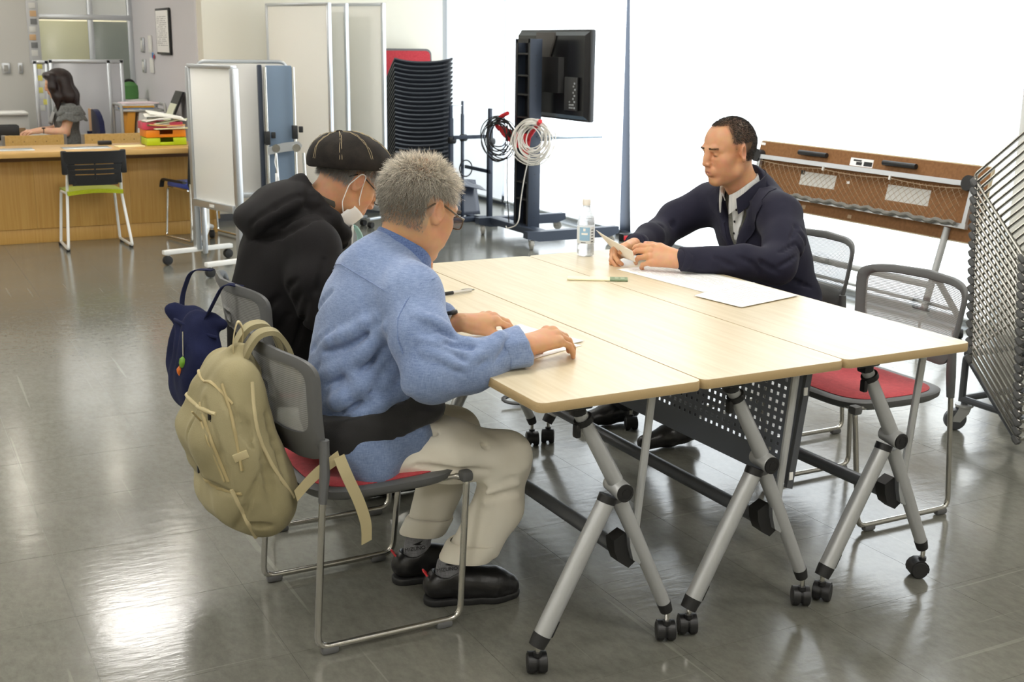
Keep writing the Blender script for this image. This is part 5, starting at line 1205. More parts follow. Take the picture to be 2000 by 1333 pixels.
# shirt
NBK = V3(-.06, .645, .965)
def torso1(f, g=0.):
    f.ell((-.195, .645, .555), (.125+g, .180+g, .13+g), k=.06); f.ell((-.165, .645, .66), (.145+g, .182+g, .16+g), k=.06)
    f.ell((-.130, .645, .80), (.150+g, .190+g, .17+g), rot_zyx(0, .2), k=.06); f.path([(-.105, .478, .885), (-.12, .645, .925), (-.095, .812, .885)], [.076+g, .078+g, .076+g], .05)
    return f
sh = torso1(Field((-.42, .18, .36), (.24, 1.06, 1.06), .0046))
sh.cap((-.12, .645, .89), (-.072, .645, .965), .085, .066, .05)
sh.path([(-.105, .470, .880), (-.118, .385, .800), tuple(ELB_R+V3(.0, .005, -.002)), (-.02, .305, .735), (.085, .300, .766)], [.079, .074, .066, .060, .045], .03)
sh.path([(-.095, .82, .880), (-.06, .90, .79), (-.04, .905, .715), (.03, .77, .755), (.065, .665, .772)], [.079, .072, .064, .056, .045], .03)
# hem hanging over the hips
sh.path([(-.235, .52, .50), (-.20, .515, .452)], [.075, .074], .04); sh.cap((-.20, .52, .51), (-.10, .52, .505), .082, .07, .04)
# folds fanning from the armpit, the elbow and the waist
SN = (-.45, -1, .1)
for a, b, sg in (((-.20, .44, .77), (-.32, .52, .66), .01), ((-.19, .44, .72), (-.29, .50, .60), .012), ((-.16, .45, .69), (-.23, .46, .58), .008), ((-.21, .44, .82), (-.32, .54, .74), .01), ((-.11, .45, .68), (-.13, .46, .59), 0), ((-.26, .49, .68), (-.19, .455, .60), .0), ((-.29, .53, .62), (-.23, .47, .56), 0), ((-.18, .45, .80), (-.25, .47, .70), .006), ((-.22, .46, .66), (-.30, .53, .585), .006), ((-.14, .45, .64), (-.22, .46, .575), .004)):
    crease(sh, a, b, SN, .0125, 's', .006, sg); a2, b2 = V3(*a)+V3(0, 0, .022), V3(*b)+V3(-.01, 0, .026); crease(sh, a2, b2, SN, .006, 'u', .03, sg)
for a, b in (((-.33, .60, .70), (-.30, .72, .60)), ((-.31, .56, .80), (-.33, .68, .72)), ((-.30, .62, .88), (-.30, .74, .80)), ((-.33, .64, .62), (-.30, .75, .56))): crease(sh, a, b, (-1, -.25, 0), .011, 's', .008)
for a, b in (((-.13, .36, .78), (-.05, .33, .74)), ((-.13, .35, .755), (-.06, .31, .715)), ((-.09, .33, .79), (-.01, .30, .775)), ((-.12, .40, .83), (-.05, .38, .78)), ((-.02, .28, .74), (.04, .28, .79)), ((.02, .28, .745), (.06, .28, .80))): crease(sh, a, b, (-.15, -1, .35), .008, 's', .010); crease(sh, V3(*a)+V3(-.012, 0, .016), V3(*b)+V3(.0, 0, .018), (-.15, -1, .35), .006, 'u', .022)
fa = folds(11, .0018, 30, 7, (1, 1, .6)); fb = folds(12, .0006, 90, 6)
sh.disp(lambda x, y, z: fa(x, y, z)+fb(x, y, z))
sh.ell((-.035, .645, 1.045), (.080, .070, .09), k=.012, op='s')       # neck opening
sh.cut((.083, .318, .778), (.96, 0, .16)) if False else None
shirt = surf(sh, 'shirt', M_cham, man1, 1)
# rolled cuff on the near sleeve
def cuff(c, d, r, L, m, parent, name, fl=.006, seed=3, wav=1.):
    d = nrm(d); u = nrm(np.cross(d, (0, 0, 1))); w = np.cross(u, d); rs = np.random.RandomState(seed); ph = rs.uniform(0, 6.28, 4)
    prof = [(-.5, -.010), (-.5, .002), (-.42, .0055), (.40, .006+fl), (.52, .003+fl), (.54, -.002+fl), (.40, -.006)]
    vs = []; n = 40
    for t, dr in prof:
        for k in range(n):
            a = 2*math.pi*k/n; wv = .0035*math.sin(2*a+ph[0])+.002*math.sin(5*a+ph[1])+.0016*math.sin(9*a+ph[2]+t*3); rr_ = r+dr+wv*wav
            vs.append(np.asarray(c)+d*(t*L+.004*math.sin(2*a+ph[3]))+u*rr_*math.cos(a)+w*rr_*math.sin(a)*.92)
    m_ = len(prof); fs = [(j*n+k, j*n+(k+1) % n, (j+1)*n+(k+1) % n, (j+1)*n+k) for j in range(m_-1) for k in range(n)]
    return MB().add(vs, fs).build(name, m, parent, 80)
cuff((.088, .300, .7665), (.95, .0, .12), .0445, .062, M_cham, shirt, 'rolled_cuff', .004)
# collar: stand and fall swept round the neck
def collar(parent, m, c, axis, fwd, rx, ry, hgt, fall, flare, gap=.5, point=.03, name='collar', n=44, th=.004, drop=.0):
    axis = nrm(axis); fwd = np.asarray(fwd, float); fwd = nrm(fwd-axis*(fwd @ axis)); side = np.cross(axis, fwd); vs = []
    for i in range(n+1):
        a = gap+(2*math.pi-2*gap)*i/n; ca, sa = math.cos(a), math.sin(a); e = max(0., ca); bk = max(0., -ca)
        base = np.asarray(c)+fwd*rx*ca+side*ry*sa-axis*drop*(e**1.5); out = nrm(fwd*ca*ry+side*sa*rx)
        top = base+axis*hgt*(.75+.25*bk)+out*.004
        tip = top-axis*(fall+point*e**2*1.4)+out*(flare+.006*e)+fwd*point*.5*e**3
        mid = top+out*.008+axis*.003
        for p in (base-out*.0, top-out*.001, mid, (mid*.45+tip*.55)+out*.002, tip, tip-out*th, (mid*.5+tip*.5)-out*th, top+out*.003-axis*.004, base+out*.003): vs.append(p)
    q = 9; fs = [(i*q+j, i*q+(j+1) % q, (i+1)*q+(j+1) % q, (i+1)*q+j) for i in range(n) for j in range(q)]+[tuple(range(q)), tuple(n*q+j for j in range(q-1, -1, -1))]
    return MB().add(vs, fs).build(name, m, parent, 70)
M_cham_dk = weave('chambray_collar', lin(66, 86, 134), lin(112, 134, 178), 520, .92, .5)
collar(shirt, M_cham_dk, (-.060, .645, .958), (.42, .02, 1), (1, .0, 0), .067, .067, .048, .044, .017, .5, .045, drop=.03)
# seams raised on the shirt
def on_surface(fld, pts, out, lift=.002):
    """snap points to the field's surface along direction out"""
    res = []
    for p in pts:
        p = np.asarray(p, float); d = nrm(out); best = None
        for t in np.linspace(.12, -.12, 120):
            q = p+d*t; i = np.round((q-fld.lo)/fld.h).astype(int)
            if (i < 0).any() or (i >= fld.n).any(): continue
            if fld.D[tuple(i)] < 0: best = q; break
        res.append(tuple((best if best is not None else p)+d*lift))
    return res
lerp = lambda a, b, n: [tuple(np.asarray(a)*(1-i/n)+np.asarray(b)*i/n) for i in range(n+1)]
seam_m = weave('chambray_seam', lin(92, 110, 150), lin(120, 140, 180), 520)
sm = MB().tube(on_surface(sh, lerp((-.19, .84, .90), (-.19, .645, .925), 10)+lerp((-.19, .645, .925), (-.17, .44, .90), 10)[1:], (-1, -.1, .6), .0028), .0014, 5)
sm.build('yoke_seam', seam_m, shirt)
MB().tube(on_surface(sh, [(-.06, .44, .93), (-.10, .44, .92), (-.14, .44, .88), (-.165, .44, .84), (-.17, .44, .79), (-.16, .44, .75)], (-.25, -1, .25), .0028), .0016, 5).build('armhole_seam', seam_m, shirt)
# waist pouch
pz = torso1(Field((-.44, .38, .40), (.08, .92, .70), .006), .016); pz.path([(-.235, .53, .54), (-.15, .525, .55)], [.087, .082], .04); pz.ell((-.06, .57, .57), (.075, .12, .06), k=.03); pz.ell((-.27, .56, .52), (.06, .10, .06), k=.03)
fz = folds(21, .002, 70, 5); pz.disp(lambda x, y, z: fz(x, y, z))
nz = nrm((-.22, .05, 1)); pc = V3(-.17, .645, .553); pz.cut(pc+nz*.050, nz); pz.cut(pc-nz*.038, -nz)
M_pouch = mat('black_nylon', lin(26, 25, 26), .7, sheen=.2, bump=(500, .25))
pouch = surf(pz, 'waist_pouch', M_pouch, man1, 2)
MB().tube([(.018, .555, .575), (.020, .56, .545), (.022, .57, .525)], .004, 6).build('zip_pull', M_chrome, pouch)
# trousers
tr1 = Field((-.42, .33, .08), (.32, .92, .60), .0065)
tr1.ell((-.19, .645, .49), (.13, .18, .085), k=.05)
KN, KF = V3(.178, .508, .405), V3(.150, .755, .410)
tr1.path([(-.17, .545, .470), (.02, .515, .450), tuple(KN)], [.080, .078, .072], .05); tr1.path([(-.17, .745, .475), (.0, .76, .46), tuple(KF)], [.086, .078, .068], .05)
tr1.path([tuple(KN), (.162, .506, .27), (.076, .512, .128)], [.071, .066, .070], .03, flat=((0, 1, 0), .85)); tr1.path([tuple(KF), (.098, .745, .27), (.040, .725, .128)], [.067, .060, .062], .03, flat=((0, 1, 0), .85))
for a, b, r_ in (((-.13, .47, .46), (.12, .448, .42), .007), ((-.10, .468, .50), (.05, .447, .46), .008), ((-.05, .50, .53), (.12, .47, .47), .008), ((.11, .46, .36), (.21, .445, .40), .008), ((.10, .455, .335), (.19, .445, .35), .006), ((.10, .47, .30), (.20, .45, .31), .005), ((-.06, .56, .545), (.02, .55, .535), .010)): tr1.cap(a, b, r_, r_*.6, .022)
for a, b, r_ in (((-.10, .455, .445), (.10, .44, .40), .004), ((.09, .44, .355), (.17, .435, .375), .005), ((.09, .448, .32), (.16, .44, .33), .004), ((-.05, .48, .515), (.09, .45, .47), .004)): tr1.cap(a, b, r_, r_, .012, 's')
f3 = folds(31, .0026, 42, 7, (.6, 1, 1)); tr1.disp(lambda x, y, z: f3(x, y, z))
tr1.cut((.09, .51, .140), (-.08, 0, -1)) ; tr1.ell((.075, .512, .12), (.058, .05, .06), k=.0, op='s'); tr1.ell((.040, .725, .12), (.050, .044, .06), k=.0, op='s')
trs = surf(tr1, 'trousers', M_beige, man1, 2)
for c_, r_, rot_ in (((.079, .512, .160), .0735, 0), ((.043, .726, .160), .0655, 0)):
    cf = MB(); n = 40; vs = []
    for dz, dr in ((-.022, -.006), (-.024, .0), (-.018, .0035), (.016, .0045), (.022, .002), (.022, -.006)):
        for k in range(n): a = 2*math.pi*k/n; vs.append((c_[0]+(r_+dr)*math.cos(a)+.58*dz, c_[1]+(r_+dr)*.86*math.sin(a), c_[2]+dz+.003*math.sin(2*a)-.06*(r_*math.cos(a))))
    cf.add(vs, [(j*n+k, j*n+(k+1) % n, (j+1)*n+(k+1) % n, (j+1)*n+k) for j in range(5) for k in range(n)]).build('turned_cuff', M_beige, trs, 60)
# socks and shoes
M_sock = weave('grey_sock', lin(112, 112, 116), lin(140, 140, 144), 300); M_leather = mat('black_leather', lin(22, 21, 22), .32, bump=(160, .12)); M_sole = mat('shoe_sole', lin(30, 30, 31), .6)
def shoe(heel, toe, ankle, parent, mark):
    heel = V3(*heel, 0); toe = V3(*toe, 0); d = nrm(toe-heel); l = np.cross((0, 0, 1), d); L = np.linalg.norm(toe-heel); Q = lambda a, b, c: heel+d*a*L+l*b+V3(0, 0, c)
    lo = np.minimum(heel, toe)-.08; hi = np.maximum(heel, toe)+.08; lo[2] = -.01; hi[2] = .20
    u = Field(lo, hi, .004); u.path([Q(.12, 0, .052), Q(.45, 0, .050), Q(.72, 0, .043), Q(.88, 0, .034)], [.036, .038, .042, .031], .03, flat=(l, 1.05)); u.cap(Q(.15, 0, .06), Q(.22, 0, .088), .036, .036, .02); u.cap(Q(.35, 0, .075), Q(.55, 0, .062), .032, .028, .03)
    u.cap(Q(.22, 0, .10), Q(.25, 0, .16), .036, .04, .006, 's'); u.cut((0, 0, .018), (0, 0, -1)); sh_ = surf(u, 'shoe', M_leather, parent, 2)
    s2 = Field(lo, hi, .004); s2.path([Q(.11, 0, .012), Q(.45, 0, .012), Q(.72, 0, .014), Q(.89, 0, .016)], [.034, .034, .042, .030], .02, flat=(l, 1.04)); s2.cut((0, 0, .0215), (0, 0, 1)); s2.cut((0, 0, .0005), (0, 0, -1)); surf(s2, 'sole', M_sole, sh_, 1)
    MB().tube([tuple(Q(.02, -.012, .085)), tuple(Q(-.02, -.004, .10)), tuple(Q(-.02, .004, .10)), tuple(Q(.02, .012, .085))], .003, 6, fil=.01).build('red_pull_loop', M_redm, sh_)
    k_ = Field(lo, hi+V3(0, 0, .05), .004); k_.path([Q(.22, 0, .06), Q(.26, 0, .105), tuple(np.asarray(ankle))], [.033, .032, .031], .02); f_ = lambda x, y, z: .0008*np.sin(np.arctan2(y-heel[1]-d[1]*.06, x-heel[0]-d[0]*.06)*40); k_.disp(lambda x, y, z: f_(x, y, z)); sk = surf(k_, 'sock', M_sock, parent, 1)
    c = Q(.21, -.0368, .108)
    bx = Matrix((tuple(d*.98+V3(0, 0, .15)), (0, 0, 1), tuple(-l))).transposed().to_4x4(); bx.translation = Vector(c)
    sock_text('MIZUNO', bx, .015, sk, M_black)
    q0 = Q(.23, -.0368, .126); MB().add([tuple(q0-d*.012), tuple(q0+d*.002+V3(0, 0, .004)), tuple(q0+d*.018+V3(0, 0, .010)), tuple(q0+d*.008-V3(0, 0, .001)), tuple(q0+d*.016-V3(0, 0, .004)), tuple(q0+d*.0-V3(0, 0, .003))], [(0, 5, 3, 1), (1, 3, 2), (5, 4, 3)]).build('sock_emblem', M_black, sk)
shoe((-.035, .560), (.222, .492), (.078, .516, .175), man1, 1); shoe((-.062, .722), (.200, .672), (.043, .724, .175), man1, 1)
# watch on the far wrist
fw = nrm(WR_L-V3(-.1, .85, .72)); wc = WR_L-fw*.030; uu = nrm(np.cross(fw, (0, 0, 1))); ww = np.cross(uu, fw)
wt = MB()
for k in range(22):
    a = 2*math.pi*k/22; c = wc+uu*.0315*math.cos(a)+ww*.026*math.sin(a); wt.box(tuple(c), (.014, .0088, .004), .0012, Matrix((tuple(fw), tuple(-uu*math.sin(a)+ww*math.cos(a)), tuple(uu*math.cos(a)+ww*math.sin(a)))).transposed())
wa = wt.build('wrist_watch', M_alu, man1); MB().cyl(tuple(wc+ww*.024), tuple(wc+ww*.034), .017, n=20, bev=.002).build('dial', M_black, wa)
# ================================================================== MAN IN BLACK (cap, hooded jacket)
man2 = thing('person', 'seated man in black hooded jacket and dark cap, white mask under his chin', 'person', (0, 0, 0), 0)
o2 = dict(neck=(-.030, 1.46, .965), skin=lin(196, 140, 98), s=1.0)
R2 = rot_zyx(.06, .64); C2 = V3(.100, 1.455, 1.068)
o2['hairskin'] = lambda x, y, z: .8*np.maximum(np.where(x < -.025, np.clip((z+.035)/.02, 0, 1), 0), np.clip((z-.03)/.015, 0, 1)*(x < .06)); o2['hairskincol'] = lin(140, 132, 122)
hf2 = head_field(.0034, C2, R2, o2); h2P, h2F, h2C, h2L = place_head(hf2, C2, R2, o2)
W2R, E2R, W2L, E2L = V3(.215, 1.315, .785), V3(-.09, 1.215, .705), V3(.20, 1.60, .775), V3(-.05, 1.72, .71)
ha = hand_field(.0026, W2R, (.94, .22, .06), (.1, -.75, .6), 1, [(.35, .6, .4), (.4, .65, .4), (.45, .7, .4), (.5, .7, .4)], (.75, .45, -.2, .3, -.2, .2), E2R)
hb = hand_field(.0026, W2L, (.95, -.1, .0), (0, .15, 1), -1, [(.4, .4, .3)]*4, (.8, .35, -.35, .3, -.1, .1), E2L)
b2 = Field((-.35, 1.1, .3), (.3, 1.85, 1.0), .012); b2.ell((-.16, 1.46, .55), (.09, .13, .12)); b2.ell((-.12, 1.46, .78), (.10, .14, .17)); b2.cap((-.08, 1.46, .85), (-.03, 1.46, .97), .05, .05); b2.path([(-.08, 1.30, .88), (-.11, 1.24, .79), tuple(E2R), (.05, 1.255, .745), tuple(W2R)], [.045, .04, .034, .03, .024]); b2.path([(-.07, 1.62, .88), tuple(E2L), tuple(W2L)], [.05, .04, .024])
q = join([(h2P, h2F, h2C), hand_mesh(*ha, o2), hand_mesh(*hb, o2), flatskin(b2, o2)]); np_mesh('body', q[0], q[1], M_skin, man2, q[2])
def hair_for(man, hL, hF, C, R, s, mask, n, seed, lenf, tonef, side=.2, lift=.5, down=.75, r=.0006, name='hair', back=-.25, noise=.25):
    hp, hn = scalp_points(hL, hF, mask, n, seed); rs = np.random.RandomState(seed+1); x, y, z = hp.T; c = np.zeros((n, 3)); c[:, 0] = np.where(x > .02, .3, back); c[:, 1] = np.sign(y)*side; c[:, 2] = -down*np.clip(1-(z-.03)/.09, 0, 1)
    d = hn*lift+c+rs.normal(size=(n, 3))*noise; d /= np.linalg.norm(d, axis=1)[:, None]; col = tonef(hp, rs)
    return strands(name, (hp*s) @ R.T+C, d @ R.T, lenf(hp, rs), r, col, man, 3, .3, .3, seed)
hair_for(man2, h2L, h2F, C2, R2, 1., lambda x, y, z: ((x < -.025) & (z > -.03) & (z < .07)) | ((z > .03) & (x < .065) & (z < .08)), 5500, 7, lambda p, rs: rs.uniform(.014, .026, len(p)), lambda p, rs: (lambda t: np.stack([.2+.7*t, .195+.68*t, .185+.64*t], 1))(np.clip(rs.beta(1.3, 1.8, len(p))*(.7+8*np.clip(p[:, 0], -.05, .06)), 0, 1)), lift=.3, down=1.)
glasses(man2, C2, R2, 1., M_black, M_lens, .0015)
# cap
M_cap = mat('dark_brushed_cotton', lin(44, 40, 36), .95, spec=.15, sheen=.04, noise=(28, lin(34, 31, 29), (1, 1, 1), 5), bump=(300, .2)); M_thread = mat('cream_thread', lin(176, 160, 128), .8)
cp = Field((-.10, 1.28, 1.05), (.29, 1.63, 1.26), .004); cc = V3(.098, 1.455, 1.118); Rc = rot_zyx(0, .06)
cp.ell(cc, (.124, .124, .098), Rc, k=.02); cp.ell(cc+V3(-.016, 0, .012), (.116, .120, .086), Rc, k=.03); cp.ell(cc+V3(.06, 0, .005), (.078, .105, .062), Rc, k=.03)
cp.cut(cc+V3(0, 0, -.012), (-.07, 0, -1)); fc = folds(41, .0016, 60, 6); cp.disp(lambda x, y, z: fc(x, y, z))
cap_o = surf(cp, 'cap', M_cap, man2, 2)
btn = cc+V3(-.030, 0, .099)
for k in range(8):
    a = k*math.pi/4+.25; e = cc+V3(.124*math.cos(a), .124*math.sin(a), -.006)
    for off in (-.0035, .0035):
        sd = V3(-math.sin(a), math.cos(a), 0)*off; pts = []
        for i in range(1, 17):
            t = i/16; p = btn*(1-t)+e*t+V3(0, 0, .09*math.sin(math.pi*t*.9))+V3(math.cos(a), math.sin(a), 0)*.05*math.sin(math.pi*t)+sd*min(1, t*3); d = nrm(p-(cc+V3(0, 0, -.02))); hit = None
            for tt in np.linspace(.08, -.10, 90):
                qq = p+d*tt; ii = np.round((qq-cp.lo)/cp.h).astype(int)
                if (ii < 0).any() or (ii >= cp.n).any(): continue
                if cp.D[tuple(ii)] < 0: hit = qq; break
            if hit is not None: pts.append(tuple(hit+d*.0022))
        if len(pts) > 3: MB().tube(pts, .0007, 4).build('seam_stitch', M_thread, cap_o)
MB().lathe([(.012, -.004), (.012, .004), (.008, .008), (.001, .009)], c=tuple(btn+V3(0, 0, .0)), n=14).build('button', M_cap, cap_o)
MB().sheet(lambda u, v: tuple(cc+V3(.105+.052*v*math.cos((u-.5)*1.9), (.115-.02*v)*math.sin((u-.5)*1.9), -.008-.012*v)), 14, 4, .006).build('brim', M_cap, cap_o)
# mask hanging under the chin
T2 = lambda p: tuple(np.asarray(p) @ R2.T+C2)
M_mask = mat('white_mask', lin(240, 238, 236), .9, spec=.1)
mk = MB().sheet(lambda u, v: T2(((.024+.078*math.cos((u-.5)*3.1))*(1-v)+(.004+.072*math.cos((u-.5)*3.1))*v, (.070*math.sin((u-.5)*3.1))*(1-.10*v), -.070-.008*math.cos((u-.5)*3)-.068*v+.002*math.sin(v*30))), 22, 10, .002).build('face_mask', M_mask, man2, 180)
for s_ in (1, -1): 
    MB().tube([T2((.066, s_*.054, -.086)), T2((.045, s_*.068, -.058)), T2((.035, s_*.073, -.05)), T2((.016, s_*.082, -.01)), T2((.004, s_*.090, .024)), T2((-.014, s_*.092, .022)), T2((-.028, s_*.084, -.03)), T2((-.010, s_*.070, -.085)), T2((.02, s_*.064, -.115))], .0017, 6, fil=.01).build('ear_loop', M_mask, mk)
# black jacket with hood
M_jkt = mat('black_jersey', lin(26, 24, 25), .85, spec=.2, sheen=.02, bump=(500, .15), noise=(12, lin(26, 25, 26)))
jk = Field((-.42, 1.05, .30), (.20, 1.90, 1.14), .006)
jk.ell((-.175, 1.46, .52), (.135, .19, .16), k=.06); jk.ell((-.16, 1.46, .66), (.150, .19, .17), k=.06); jk.ell((-.115, 1.46, .81), (.155, .195, .17), rot_zyx(0, .25), k=.06)
jk.path([(-.085, 1.29, .885), (-.10, 1.46, .93), (-.075, 1.63, .885)], [.082, .085, .080], .05)
jk.path([(-.085, 1.275, .885), (-.11, 1.23, .79), tuple(E2R), (.05, 1.255, .745), (.17, 1.30, .782)], [.082, .076, .066, .056, .046], .03); jk.path([(-.075, 1.64, .885), tuple(E2L), (.16, 1.62, .775)], [.08, .064, .046], .03)
jk.path([(-.24, 1.42, .46), (-.22, 1.36, .43)], [.05, .05], .05)
# hood
Rh = rot_zyx(0, -.58)
jk.ell((-.155, 1.46, 1.000), (.118, .150, .052), Rh, k=.02); jk.ell((-.215, 1.46, .955), (.060, .120, .052), k=.03)
jk.path([(-.07, 1.46, 1.045), (-.050, 1.385, 1.008), (.005, 1.365, .955), (.045, 1.385, .905), (.055, 1.43, .87)], [.036, .032, .028, .025, .024], .02); jk.path([(-.06, 1.46, 1.055), (-.035, 1.525, 1.030), (.015, 1.545, .985), (.045, 1.52, .945)], [.036, .032, .028, .026], .02)
for a, b, o_ in (((-.26, 1.36, .96), (-.06, 1.345, 1.045), (-.3, -.6, .7)), ((-.25, 1.34, .93), (-.03, 1.335, 1.01), (-.2, -.8, .5)), ((-.26, 1.40, .90), (-.10, 1.30, .945), (-.4, -.9, .2)), ((-.22, 1.33, .915), (-.02, 1.31, .985), (-.2, -.9, .3))): crease(jk, a, b, o_, .008, 's', .012, .012)
for a, b in (((-.15, 1.25, .80), (-.29, 1.33, .66)), ((-.14, 1.24, .76), (-.24, 1.30, .58)), ((-.12, 1.24, .73), (-.17, 1.27, .56)), ((-.08, 1.2, .86), (-.12, 1.17, .76))): crease(jk, a, b, (-.4, -1, .1), .009, 's', .012, .01)
f5 = folds(51, .0022, 34, 7, (1, 1, .6)); jk.disp(lambda x, y, z: f5(x, y, z)); jk.ell((.015, 1.46, 1.07), (.062, .060, .10), k=.012, op='s'); jk.path([(.12, 1.46, .96), (.10, 1.46, .86)], [.055, .02], .01, 's')
jacket2 = surf(jk, 'jacket', M_jkt, man2, 2)
collar(jacket2, mat('charcoal_lining', lin(74, 72, 68), .9), (-.018, 1.46, .990), (.45, 0, 1), (1, 0, 0), .062, .060, .040, .012, .006, .45, .01, name='inner_collar')
MB().sheet(lambda u, v: (.052+.03*math.cos((u-.5)*2)+.012*(1-v), 1.455+.07*math.sin((u-.5)*2), .925-.20*v), 10, 8, .006).build('shirt_front', mat('off_white_shirt', lin(226, 226, 222), .9), man2, 180)
bdg = MB().sheet(lambda u, v: (.112+.018*math.sin(math.pi*v), 1.435+.05*u-.01*v, .915-.085*v), 6, 8, .004).build('hanging_mask', mat('pale_green_fabric', lin(176, 214, 206), .8), man2, 180)
MB().tube([(.085, 1.45, .955), (.105, 1.45, .925), (.112, 1.455, .912)], .002, 5).build('cord', mat('teal_cord', lin(110, 170, 165), .7), bdg)
# trousers (mostly hidden), shoes
def seated_legs(man, hipc, dirx, y_off, knee, foot, m, h=.011, r=(.085, .068, .058)):
    f = Field(np.minimum(np.minimum(hipc, knee[0]), foot[1])-V3(.15, .25, .12), np.maximum(np.maximum(hipc, knee[0]), foot[1])+V3(.15, .3, .15), h); f.ell(hipc, (.13, .18, .09), k=.05)
    for i, s_ in enumerate((-1, 1)): f.path([hipc+V3(0, s_*y_off, -.01), knee[i]], [r[0], r[1]], .04); f.path([knee[i], foot[i]+V3(0, 0, .10)], [r[1], r[2]], .03)
    g = folds(61, .003, 40, 6); f.disp(lambda x, y, z: g(x, y, z)); t = surf(f, 'trousers', m, man, 2)
    for i in (0, 1):
        a = foot[i]; k = Field(a-V3(.22, .08, .01), a+V3(.22, .08, .16), .006); d = V3(dirx, 0, 0); k.path([a-d*.05+V3(0, 0, .05), a+d*.06+V3(0, 0, .048), a+d*.17+V3(0, 0, .034)], [.036, .040, .030], .03); k.cap(a+V3(0, 0, .05), a+V3(0, 0, .11), .04, .042, .02); k.cut((0, 0, .002), (0, 0, -1)); surf(k, 'shoe', M_leather, man, 1)
M_dktr = mat('dark_trousers', lin(40, 40, 46), .85)
seated_legs(man2, V3(-.16, 1.46, .49), 1, .10, [V3(.21, 1.36, .44), V3(.20, 1.57, .44)], [V3(.12, 1.37, .0), V3(.10, 1.56, .0)], M_dktr)

# ================================================================== MAN IN THE NAVY JACKET
man3 = thing('person', 'seated man in a navy jacket with short dark hair, reading a sheet across the table', 'person', (0, 0, 0), 0)
o3 = dict(neck=(1.655, 1.425, .985), skin=lin(206, 150, 108), s=.98, fx=1)
R3 = rot_zyx(math.pi-.03, .13); C3 = V3(1.585, 1.42, 1.118)
def hs3(x, y, z):
    front = .078+.020*np.exp(-(y/.030)**2)*-1+.012; hl = np.clip((z-(.092-.6*np.clip(.062-x, 0, .2)+.018*np.exp(-((np.abs(y)-.045)/.02)**2)))/.022, 0, 1)
    side = np.clip((z-.024)/.018, 0, 1)*np.clip((.040-x)/.022, 0, 1); back = np.where(x < -.018, np.clip((z+.050)/.03, 0, 1), 0); burn = np.exp(-((x-.016)/.008)**2)*np.clip((z+.005)/.02, 0, 1)*(np.abs(y) > .055)*.5
    return np.maximum(np.maximum(hl, side), np.maximum(back, burn))*.80
o3['hairskin'] = hs3; o3['hairskincol'] = lin(44, 38, 34)
hf3 = head_field(.0021, C3, R3, o3); h3P, h3F, h3C, h3L = place_head(hf3, C3, R3, o3)
W3N, E3N, W3F, E3F = V3(1.205, 1.190, .772), V3(1.555, 1.075, .738), V3(1.195, 1.455, .780), V3(1.47, 1.69, .768)
ha = hand_field(.0020, W3N, (-.72, .66, .14), (-.50, -.58, .65), -1, [(.25, .55, .35), (.35, .65, .4), (.45, .75, .45), (.55, .8, .5)], (.85, .35, -.05, .35, -.25, .1), E3N, s=1.08)
hb = hand_field(.0020, W3F, (-.9, -.10, -.18), (.05, .72, .68), 1, [(.75, .8, .5), (.8, .85, .5), (.85, .9, .5), (.9, .9, .5)], (.75, .45, -.15, .4, -.3, .2), E3F, s=1.05)
b3 = Field((1.1, 1.0, .3), (2.0, 1.85, 1.02), .013); b3.ell((1.84, 1.44, .55), (.09, .13, .12)); b3.ell((1.77, 1.43, .78), (.10, .14, .17)); b3.cap((1.72, 1.43, .85), (1.655, 1.425, .985), .05, .05); b3.path([(1.69, 1.26, .88), (1.64, 1.15, .81), tuple(E3N), (1.42, 1.10, .762), tuple(W3N)], [.045, .04, .034, .03, .025]); b3.path([(1.67, 1.61, .88), (1.56, 1.70, .825), tuple(E3F), (1.34, 1.56, .785), tuple(W3F)], [.045, .04, .034, .03, .025])
q = join([(h3P, h3F, h3C), hand_mesh(*ha, o3), hand_mesh(*hb, o3), flatskin(b3, o3)]); np_mesh('body', q[0], q[1], M_skin, man3, q[2])
hair_for(man3, h3L, h3F, C3, R3, .98, lambda x, y, z: (hs3(x, y, z) > .35) & ~((np.abs(y) > .074) & (z < .034)), 9000, 17, lambda p, rs: rs.uniform(.004, .009, len(p)), lambda p, rs: np.tile([.030, .026, .023], (len(p), 1))*rs.uniform(.5, 2.4, (len(p), 1)), lift=.6, down=.5, r=.0007, noise=.2)
eb = (np.abs(h3L[:, 2]-.0235+.10*np.clip(np.abs(h3L[:, 1])-.034, 0, 1)) < .0034) & (np.abs(h3L[:, 1]) > .013) & (np.abs(h3L[:, 1]) < .050) & (h3L[:, 0] > .06); ii = np.where(eb)[0]; ii = np.random.RandomState(1).choice(ii, 330); sg = np.sign(h3L[ii, 1]); d_ = np.stack([np.full(len(ii), .25), sg*.85, np.full(len(ii), .15)], 1)+np.random.RandomState(3).normal(size=(len(ii), 3))*.12; d_ /= np.linalg.norm(d_, axis=1)[:, None]

for q_ in (1, -1): m_ = sg == q_; strands('eyebrow', (h3L[ii][m_]*.98) @ R3.T+C3, d_[m_] @ R3.T, np.full(m_.sum(), .007), .0005, np.tile([.035, .028, .024], (m_.sum(), 1)), man3, 3, .05, .1, 2)
M_njk = mat('navy_jacket_cloth', lin(40, 40, 56), .88, spec=.25, sheen=.05, bump=(520, .2), noise=(16, lin(34, 34, 50), (1, 1, 1), 5))
NC = V3(1.655, 1.425, .985)
def torso3(f, g=0.):
    f.ell((1.86, 1.45, .55), (.140+g, .185+g, .15+g), k=.06); f.ell((1.825, 1.445, .67), (.155+g, .19+g, .17+g), k=.06); f.ell((1.765, 1.435, .81), (.155+g, .195+g, .17+g), rot_zyx(0, -.25), k=.06)
    f.path([(1.695, 1.245, .892), (1.715, 1.435, .940), (1.675, 1.625, .890)], [.080+g, .083+g, .080+g], .05); return f
